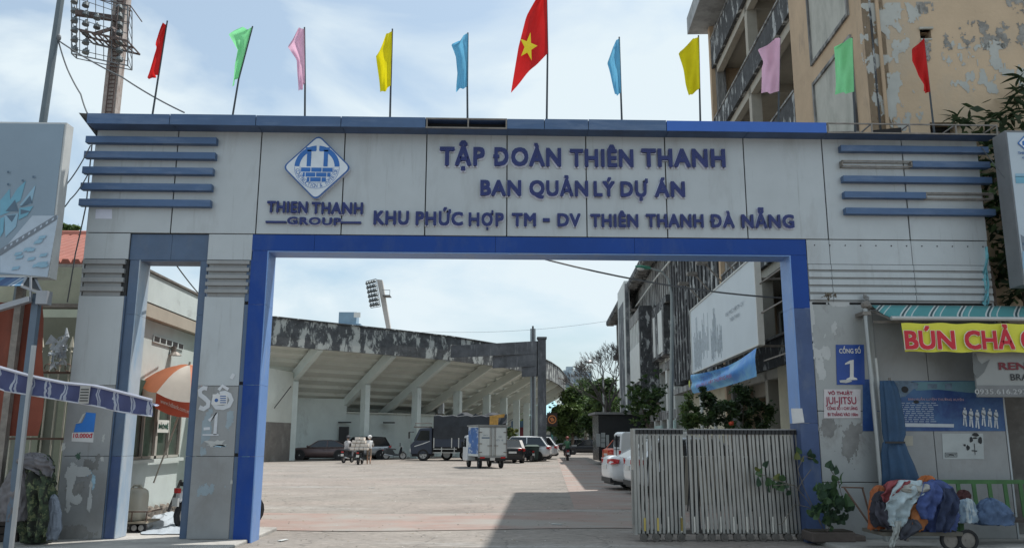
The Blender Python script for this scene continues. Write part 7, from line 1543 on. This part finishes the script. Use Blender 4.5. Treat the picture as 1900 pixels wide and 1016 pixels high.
for k, (nm, lab, col, px_, dep, Y_) in enumerate(CL):
    heap(nm, lab, 'clothes', px_, Y_, dep, mat('cl_' + nm, tuple(c * .72 for c in col), .85, var=.28, scale=7, stain=((.45, .5, .5), .55, .58, (9, 2, 2), .8) if nm == 'striped_sack' else None, bump=.9, bscale=9), 40 + k, wob=.10, fold=.09, jit=.25)
def drape(name, label, col, pts, Y, amp=.05, seed=1, cat='clothes', m_=None):
    """wavy hanging sheet; pts = list of (left px, right px, row) from top to bottom"""
    P = []; n = 16; k_ = (len(pts) - 1) * 5
    for i in range(k_ + 1):
        t_ = i / 5; j = min(int(t_), len(pts) - 2); f_ = t_ - j; l_, r_, y_ = (pts[j][q] + (pts[j + 1][q] - pts[j][q]) * f_ for q in range(3)); row = []
        for c in range(n + 1):
            u = c / n; p = aY(l_ + (r_ - l_) * u + 2.0 * nz_.noise(Vector((i * .4, seed, 0))), y_ + 3 * nz_.noise(Vector((u * 4, seed * 2, i * .3))), Y)
            p.y += -amp * math.sin(math.pi * min(1, i / k_ * 1.4)) + amp * (math.sin(u * 11 + seed + i * .25) * .5 + nz_.noise(Vector((u * 5, i * .45, seed * 3.)))); row.append(p)
        P.append(row)
    m = MB(); m.grid(P); return m.build(name, m_ or mat('cl_' + label[:14], tuple(c * .8 for c in col), .85, var=.25, scale=7, bump=.9, bscale=9), None, smooth=True, solid=.008, label=label, cat=cat)
drape('pale_shirt', 'pale blue white shirt hanging down the front of the clothes cart', (.46, .56, .60), [(1668, 1712, 890), (1648, 1712, 912), (1640, 1690, 932), (1641, 1684, 955), (1646, 1680, 975)], 11.80, .07, seed=3)
drape('white_cloth', 'white cloth trailing from the cart to the ground', (.42, .44, .42), [(1652, 1672, 965), (1656, 1666, 985), (1652, 1663, 1000), (1651, 1660, 1014)], 11.80, .03, seed=5)
drape('slate_cloth', 'slate cloth corner hanging below the cart deck', (.06, .065, .085), [(1684, 1700, 962), (1672, 1710, 978), (1668, 1694, 992), (1670, 1680, 1001)], 11.82, .03, seed=7)
drape('dark_trousers', 'dark slate trousers folded over the left end of the clothes cart', (.05, .05, .07), [(1626, 1640, 930), (1620, 1652, 952), (1632, 1658, 972), (1648, 1658, 980)], 11.84, .04, seed=9)
drape('blue_sleeve', 'blue coat sleeve hanging at the front of the clothes heap', (.07, .11, .30), [(1712, 1738, 893), (1704, 1744, 915), (1700, 1738, 938), (1712, 1732, 962)], 11.76, .06, seed=11)
drape('cream_cloth', 'cream cloth loop across the top of the clothes heap', (.40, .40, .37), [(1662, 1722, 897), (1664, 1722, 905), (1680, 1716, 914), (1690, 1706, 926)], 11.78, .06, seed=13)
drape('red_sleeve', 'faded red sleeve lying over the left of the clothes heap', (.28, .06, .07), [(1650, 1692, 892), (1640, 1676, 905), (1634, 1668, 918), (1638, 1660, 930)], 11.80, .05, seed=15)
drape('navy_hem', 'navy hem hanging at the right of the blue coat', (.03, .045, .10), [(1748, 1770, 905), (1744, 1776, 930), (1740, 1772, 955), (1738, 1764, 985)], 11.78, .05, seed=17)
drape('camouflage_flap', 'camouflage flap hanging down the front of the covered street cart', (.06, .085, .045), [(46, 84, 862), (50, 90, 890), (54, 92, 930), (52, 88, 970), (56, 84, 996)], 12.42, .07, seed=19, cat='cloth', m_=M_camo)
drape('grey_flap', 'grey flap folded over the top front of the covered street cart', (.17, .165, .18), [(36, 84, 846), (34, 92, 856), (52, 98, 868), (80, 98, 884)], 12.38, .06, seed=21, cat='cloth')
# planter box with climbing plant
pl = thing('planter', 'broken concrete planter at the foot of the right blue jamb', 'planter', tuple(aZ(1540, 1010)))
a, b = aZ(1508, 1012), aZ(1590, 1012)
m = MB(); m.box(a.x, b.x, a.y, a.y + .45, .05, .20); m.box(b.x, b.x + .2, a.y + .1, a.y + .5, .05, .14); m.build('box', mat('dirty_planter', (.11, .09, .08), .95, var=.3, bump=.6), pl, bevel=.02)
m = MB(); m.box(a.x + .03, b.x - .03, a.y + .03, a.y + .42, .201, .215); m.build('soil', mat('soil', (.05, .04, .03), .95), pl)
# ================================================================ PLANTS
def leafmat(name, col, v=.35): return mat(name, col, .6, var=v, scale=3, trans=.35)
ML = [leafmat('leaf_dark', (.030, .055, .022)), leafmat('leaf_mid', (.055, .10, .030)), leafmat('leaf_light', (.11, .17, .05)), leafmat('leaf_yellow', (.17, .19, .06))]
M_bark = mat('bark', (.13, .105, .085), .95, var=.3, scale=6, bump=.6)
def leafcloud(m, c, rad, n, size, rnd, clumps=14, mats=(0, 1, 1, 2), shell=.55):
    """leaf-sized faces gathered in uneven clumps"""
    c = Vector(c)
    for k in range(clumps):
        d = Vector((rnd.gauss(0, 1), rnd.gauss(0, 1), rnd.gauss(0, 1))).normalized() * rnd.uniform(shell, 1)
        cc = c + Vector((d.x * rad[0], d.y * rad[1], d.z * rad[2])); cr = rnd.uniform(.22, .42) * (rad[0] + rad[2]) / 2; mi = rnd.choice(mats)
        for i in range(n // clumps):
            p = cc + Vector((rnd.gauss(0, .45), rnd.gauss(0, .45), rnd.gauss(0, .38))) * cr
            a = Vector((rnd.gauss(0, 1), rnd.gauss(0, 1), rnd.gauss(0, .5))).normalized(); b = a.cross(Vector((rnd.gauss(0, 1), rnd.gauss(0, 1), rnd.gauss(0, 1)))).normalized(); s = size * rnd.uniform(.6, 1.3)
            o = len(m.v); m.v += [p - a * s, p + b * s * .45, p + a * s, p - b * s * .45]; m.f.append((o, o + 1, o + 2, o + 3)); m.m.append(mi if rnd.random() < .75 else rnd.choice(mats))
def limbs(m, base, top, r, rnd, n=5, spread=1., depth=2):
    pts = [Vector(base)]; k = 6
    for i in range(1, k + 1): pts.append(Vector(base).lerp(Vector(top), i / k) + Vector((rnd.uniform(-.08, .08), rnd.uniform(-.08, .08), 0)) * spread)
    m.tube(pts, [r * (1 - .55 * i / k) for i in range(k + 1)], 7)
    def rec(p, d, L, rr, dep):
        q = p + d * L * .5 + Vector((rnd.uniform(-.1, .1), rnd.uniform(-.1, .1), rnd.uniform(0, .1))) * L; e = q + (d + Vector((rnd.uniform(-.4, .4), rnd.uniform(-.4, .4), rnd.uniform(-.1, .4)))).normalized() * L * .5
        m.tube([p, q, e], [rr, rr * .7, rr * .4], 5)
        if dep > 0:
            for j in range(3 if dep > 1 else 2): rec(q.lerp(e, rnd.uniform(.1, 1)), (d + Vector((rnd.uniform(-.9, .9), rnd.uniform(-.9, .9), rnd.uniform(-.3, .7)))).normalized(), L * .62, rr * .5, dep - 1)
    for j in range(n):
        p = pts[rnd.randint(3, k)]; a = 2 * math.pi * j / n + rnd.uniform(-.4, .4); rec(p, Vector((math.cos(a), math.sin(a), rnd.uniform(.4, 1.1))).normalized(), spread * rnd.uniform(.8, 1.2), r * .45, depth)
def tree(label, px, Y, trunk_h, crown, n, size, seed, mats=(0, 1, 1, 2), clumps=16, r=.15, depth=1, cat='tree', group=None, name='tree'):
    """crown = (px centre, py centre, half width px, half height px)"""
    rnd = random.Random(seed); b = aY(px, 850, Y); c = aY(crown[0], crown[1], Y); s = (c - Vector((0, 0, EYE))).length / F
    t_ = thing(name, label, cat, (b.x, Y, 0), 0, group)
    m = MB(); limbs(m, (b.x, Y, 0), (c.x, Y, max(trunk_h, c.z - crown[3] * s * .2)), r, rnd, 6, crown[2] * s * .55, depth); m.build('trunk', M_bark, t_)
    m = MB(); leafcloud(m, c, (crown[2] * s, crown[2] * s * .8, crown[3] * s), n, size, rnd, clumps, mats); m.build('crown', ML, t_)
    return t_
tree('sunlit round tree behind the bare tree below the hazy towers', 1085, 118, 3, (1088, 742, 36, 34), 8000, .26, 15, (1, 2, 1), 28, .25)
tree('dense green tree right of the orange ring sign', 1062, 108, 3, (1062, 766, 34, 44), 8000, .26, 1, (0, 1, 2, 2), 26, .25)
tree('leafy green tree mixed in with the bare twigs left of the sign board', 1125, 86, 3, (1124, 736, 27, 46), 6500, .2, 16, (0, 1, 2), 30, .2)
tree('dark green tree filling the gap behind the bare tree', 1100, 100, 3, (1105, 758, 34, 50), 7000, .26, 2, (0, 0, 1), 26, .25)
tree('dark low tree behind the black kiosk roof', 1145, 92, 3, (1140, 765, 28, 36), 4200, .26, 3, (0, 0, 1), 20, .22)
tree('small tree glimpsed left of the black pier under the grandstand slope', 985, 120, 2, (976, 792, 20, 22), 2600, .25, 4, (1, 2, 2), 14, .2)
tree('round street tree right of the black pier above the shop fronts', 1040, 130, 3, (1040, 795, 22, 26), 2600, .3, 14, (0, 0, 1), 14, .2)
tree('golden leaved shrub behind the white crossover', 948, 78, .5, (950, 800, 11, 13), 900, .14, 5, (3, 3, 2), 10, .06, name='shrub', cat='shrub')
# bare branched tree
rnd = random.Random(31); b = aY(1140, 850, 70); bt = thing('bare_tree', 'leafless spreading tree in front of the dark green crowns', 'tree', (b.x, 70, 0))
m = MB()
def rec(p, d, L, rr, dep):
    q = p + d * L * .5 + Vector((rnd.uniform(-.12, .12), rnd.uniform(-.12, .12), rnd.uniform(-.02, .12))) * L; e = q + (d + Vector((rnd.uniform(-.45, .45), rnd.uniform(-.3, .3), rnd.uniform(-.15, .35)))).normalized() * L * .5
    m.tube([p, q, e], [rr, rr * .8, rr * .62], 4, False)
    if dep > 0:
        for j in range(3): rec(q.lerp(e, rnd.uniform(.2, 1)), (d + Vector((rnd.uniform(-.95, .6), rnd.uniform(-.6, .6), rnd.uniform(-.35, .75)))).normalized(), L * .68, max(.011, rr * .55), dep - 1)
rec(Vector((b.x, 70, 0)), Vector((-.12, 0, 1)), 4.6, .2, 0)
for k in range(6): rec(Vector((b.x - .25, 70, 3.3 + k * .25)), Vector((-.75 + k * .24, rnd.uniform(-.3, .3), .75)).normalized(), 2.25, .08, 5)
m.build('branches', mat('bare_bark', (.10, .09, .085), .9), bt)
# leafy street tree before the annex
t4 = tree('young leafy street tree in front of the annex with pale trunk', 1230, 30, 1.5, (1192, 745, 34, 42), 0, .1, 6, r=.07)
rnd = random.Random(6); m = MB()
for k in range(46):
    c = aY(1192 + rnd.gauss(0, 16), 745 + rnd.gauss(0, 21), 30 + rnd.uniform(-.5, .5)); leafcloud(m, c, (.22, .22, .3), 34, .085, rnd, 3, (0, 1, 1, 2))
for k in range(14):
    c = aY(1222 + rnd.gauss(0, 7), 735 + rnd.gauss(0, 14), 30 + rnd.uniform(-.3, .5)); leafcloud(m, c, (.2, .2, .25), 28, .08, rnd, 3, (0, 1))
m.build('foliage', ML, t4)
# hedge bushes behind the gate
for k, (px_, py_, w_, h_, lab) in enumerate(((1285, 765, 24, 32, 'light green bush at the left end of the hedge behind the folding gate'), (1312, 758, 16, 38, 'tall thin leaved bush second from the left behind the folding gate'), (1345, 772, 24, 26, 'low dark bush with a red bloom in the middle of the hedge'), (1378, 755, 17, 42, 'tallest dark pointed bush in front of the grey doorway'), (1412, 770, 22, 30, 'rounded dark bush nearest the right jamb'))):
    t_ = tree(lab, px_, 21.5 + (k % 2) * .4, .4, (px_, py_, w_, h_), 1500, .055, 60 + k, (1, 2, 1) if k == 0 else (0, 0, 1), 18, .03, name='bush', cat='bush', group='bushes behind the folding gate')
m = MB(); a = aY(1262, 800, 21.2); b = aY(1450, 800, 21.2)
m.box(a.x, b.x, 21.0, 22.4, 0, 1.15); m.build('hedge_planter', mat('planter_wall', (.28, .26, .22), .9), None, label='long low planter wall under the hedge behind the folding gate', cat='planter')
m = MB(); c = aY(1357, 785, 21.0)
for k in range(14): m.ball(c + Vector((rnd.uniform(-.05, .05), rnd.uniform(-.03, .03), rnd.uniform(-.03, .03))), .03, 6, 4)
m.build('red_bloom', mat('red_bloom', (.5, .06, .02), .6), None, label='red bloom in the low dark bush of the hedge', cat='flower')
for px_ in (1302, 1327):
    pp = aY(px_, 760, 22.8); m = MB(); m.tube([(pp.x, 22.8, 0), (pp.x, 22.8, 2.75)], .05, 8); m.build('white_post', M_white, None, label='slim white post %s behind the hedge' % ('left of the tall thin bush' if px_ == 1302 else 'right of the tall thin bush'), cat='post')
# leaf meshes for countable big leaves
def leafmesh(name, L, W, mt, fold=.15, heart=False):
    m = MB(); n = 6; mid = []; lf = []; rt = []
    for i in range(n + 1):
        u = i / n; w_ = W / 2 * (math.sin(math.pi * min(1, u ** .75)) if not heart else math.sin(math.pi * (u ** .55)) ** .8) ; z = -fold * L * u * u
        mid.append((0, u * L, z)); lf.append((-w_, u * L - (.12 * L if heart and i == 1 else 0), z + w_ * .35)); rt.append((w_, u * L - (.12 * L if heart and i == 1 else 0), z + w_ * .35))
    m.grid([lf, mid, rt]); return m.mesh(name, mt)
big = [leafmesh('leaf', .34, .075, leafmat('big_leaf_dark', (.022, .045, .02)), .3), leafmesh('leaf', .34, .08, leafmat('big_leaf_mid', (.045, .075, .035)), .25)]
hl = [leafmesh('leaf', .13, .115, leafmat('heart_leaf_dark', (.04, .08, .045)), .2, True), leafmesh('leaf', .13, .115, leafmat('heart_leaf_mid', (.075, .14, .06)), .2, True), leafmesh('leaf', .12, .10, leafmat('heart_leaf_yellow', (.16, .18, .05)), .2, True)]
# big leaved tree behind the right billboard
mt_ = thing('mango_tree', 'dark long leaved tree crowding between the gateway wing and the right billboard', 'tree', (9.7, 14.3, 0))
rnd = random.Random(77); m = MB(); limbs(m, (9.9, 14.3, 0), (9.5, 14.3, 6.2), .16, rnd, 9, 1.2, 1); m.build('trunk', M_bark, mt_)
tips = []
spots = [(1775, 222, 14.4), (1792, 226, 14.2), (1830, 226, 14.3), (1850, 222, 14.4), (1868, 224, 14.4), (1885, 215, 14.3), (1895, 190, 14.3), (1888, 170, 14.3), (1898, 140, 14.2), (1880, 185, 14.5), (1835, 270, 14.4), (1850, 262, 14.3), (1842, 300, 14.5), (1856, 318, 14.4), (1838, 345, 14.5), (1850, 375, 14.4), (1860, 400, 14.5), (1848, 430, 14.4), (1865, 450, 14.3), (1872, 480, 14.3), (1852, 395, 14.7), (1880, 545, 14.2), (1890, 535, 14.2), (1864, 500, 14.6), (1900, 160, 14.5), (1905, 200, 14.1)]
for (a, b, Y_) in spots:
    c = aY(a, b, Y_); az0 = rnd.uniform(0, 6)
    for j in range(10): inst(big[rnd.random() < .45], 'leaf', mt_, tuple(c - mt_.location + Vector((rnd.uniform(-.05, .05), rnd.uniform(-.05, .05), rnd.uniform(-.06, .06)))), (rnd.uniform(-.5, .9), rnd.uniform(-.5, .5), az0 + j * 2 * math.pi / 10), (rnd.uniform(.7, 1.1),) * 3)
m = MB(); leafcloud(m, (10.2, 15.1, 5.3), (1.5, .6, 2.4), 9000, .13, rnd, 60, (0, 0, 1), .0); m.build('inner_foliage', ML, mt_, kind='stuff')
# dark house with grille behind that tree
dh = thing('shaded_house', 'shaded house wall with window grille half hidden behind the long leaved tree', 'house', (10.5, 14.9, 0))
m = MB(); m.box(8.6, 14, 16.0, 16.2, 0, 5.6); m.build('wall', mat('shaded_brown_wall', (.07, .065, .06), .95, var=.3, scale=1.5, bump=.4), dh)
q0, q1 = aY(1838, 470, 15.95), aY(1875, 445, 15.95)
m = MB()
for y_ in (400, 460, 508): z = aY(1850, y_, 15.9).z; m.box(8.9, 10.6, 15.86, 15.95, z - .04, z + .04)
for x in (9.0, 9.55, 10.1): m.box(x, x + .07, 15.84, 15.93, 3.8, 5.5)
m.build('window_grille', mat('grille_dark', (.05, .07, .07), .7), dh)
z = aY(1860, 525, 15.6).z; m = MB(); m.box(8.7, 12, 15.5, 15.99, z - .22, z + .12); m.build('ledge', mat('brown_ledge', (.20, .13, .09), .9), dh)
z2 = aY(1870, 560, 15.6).z; m = MB()
for k in range(30): m.ball((8.8 + (k % 10) * .3, 15.8, z - .45 - (k // 10) * .3), .2, 7, 5, (1, .6, .8), .3)
m.build('rubble_stone_row', mat('rubble', (.13, .125, .11), .95, var=.4), dh)
m = MB(); m.box(8.42, 13, 14.1, 14.3, 0, 3.6); m.build('side_wall', mat('grey_brown_render', (.12, .11, .10), .95, var=.25, stain=((.26, .26, .25), .5, .65, (1.5, 1.5, 1.5), .5)), None, label='grubby grey wall to the right of the gateway wing behind the billboard foot', cat='wall')
# roof plants above right cornice and a few twigs top left
tree('small tree top showing over the red tiled roof', 128, 30, 3, (126, 426, 14, 13), 500, .14, 91, (1, 2), 10, .08)
# climbing plant at the right jamb
cp = thing('climbing_plant', 'heart leaved climbing plant growing out of the broken planter', 'plant', tuple(aZ(1540, 1005)))
rnd = random.Random(5); base = cp.location
def leafat(px, py, Y, s=1., k=None): inst(hl[k if k is not None else rnd.choice((0, 0, 1))], 'leaf', cp, tuple(aY(px, py, Y) - base), (rnd.uniform(.9, 1.9), rnd.uniform(-.5, .5), rnd.uniform(-1.2, 1.2) + math.pi), (s * rnd.uniform(.75, 1.15),) * 3)
for k in range(135): 
    u = rnd.random(); a = rnd.uniform(0, 6.28); r_ = math.sqrt(rnd.random())
    leafat(1538 + (30 + 14 * math.sin(a * 3 + 1)) * r_ * math.cos(a), 943 + (38 + 12 * math.sin(a * 2)) * r_ * math.sin(a), 12.85 + rnd.uniform(-.2, .25), rnd.uniform(.5, 1.4))
for a, b in ((1537, 868), (1548, 872), (1556, 878), (1560, 890), (1552, 893), (1563, 897), (1558, 905), (1545, 905)): leafat(a, b, 12.8, 1, 1 if b > 880 else 0)
for a, b, k in ((1419, 866, 0), (1405, 874, 2), (1408, 883, 1), (1412, 900, 0), (1440, 892, 2), (1450, 892, 1), (1430, 900, 1), (1436, 905, 1), (1444, 903, 0), (1460, 905, 0), (1465, 918, 0), (1430, 912, 0), (1448, 910, 1), (1482, 842, 1), (1478, 852, 2), (1500, 845, 0), (1508, 852, 0), (1512, 858, 1), (1490, 856, 2)): leafat(a, b, 13.35, 1.05, k)
def stem(pts, Y=13.2, r=.006): m.tube([aY(a, b, Y) for a, b in pts], r, 5)
m = MB(); stem([(1530, 990), (1520, 960), (1500, 940), (1475, 935), (1452, 970), (1442, 973)]); stem([(1530, 985), (1500, 930), (1475, 900), (1458, 898), (1435, 900)]); stem([(1475, 900), (1440, 890), (1415, 880), (1405, 878)]); stem([(1530, 985), (1490, 900), (1480, 870), (1492, 845), (1508, 850)]); stem([(1535, 985), (1562, 920), (1555, 890), (1540, 870)], 12.9); stem([(1505, 870), (1490, 890), (1478, 910), (1484, 935)])
m.build('stem', mat('twig', (.14, .12, .10), .9), cp)
m = MB(); a = aY(1541, 545, 13.2)
rnd = random.Random(3)
for k in range(5): m.tube([a + Vector((0, .1, -.1)), a + Vector((rnd.uniform(-.1, .1), 0, .02)), a + Vector((rnd.uniform(-.18, .15), 0, -.06))], .006, 4)
leafcloud(m, a + Vector((0, 0, -.02)), (.1, .05, .03), 26, .04, rnd, 4, (0,)); m.build('dry_weed', [mat('dry_weed', (.14, .12, .09), .9)] * 4, None, label='tuft of dry weed growing from the ribs of the right wing', cat='weed')
# small litter in the yard
lit = MB().box(-.05, .05, -.03, .03, 0, .01).mesh('litter', M_paper)
random.seed(44)
for k, (px_, py_, w_) in enumerate(((525, 1003, 'nearest the blue left portal jamb'), (826, 868, 'far out near the box truck shadow'), (1033, 973, 'in the shade at the middle of the drive'), (690, 905, 'in the sun left of centre'))):
    p = aZ(px_, py_); o = inst(lit, 'litter', None, (p.x, p.y, .012), (0, 0, random.uniform(0, 3)), (1 + py_ / 900, 1.2, 1)); props(o, 'scrap of litter on the paving, ' + w_, 'litter')
# distant hedge of greenery to close gaps at ground level
# ================================================================ HAZE: only in the far block colours, no volume
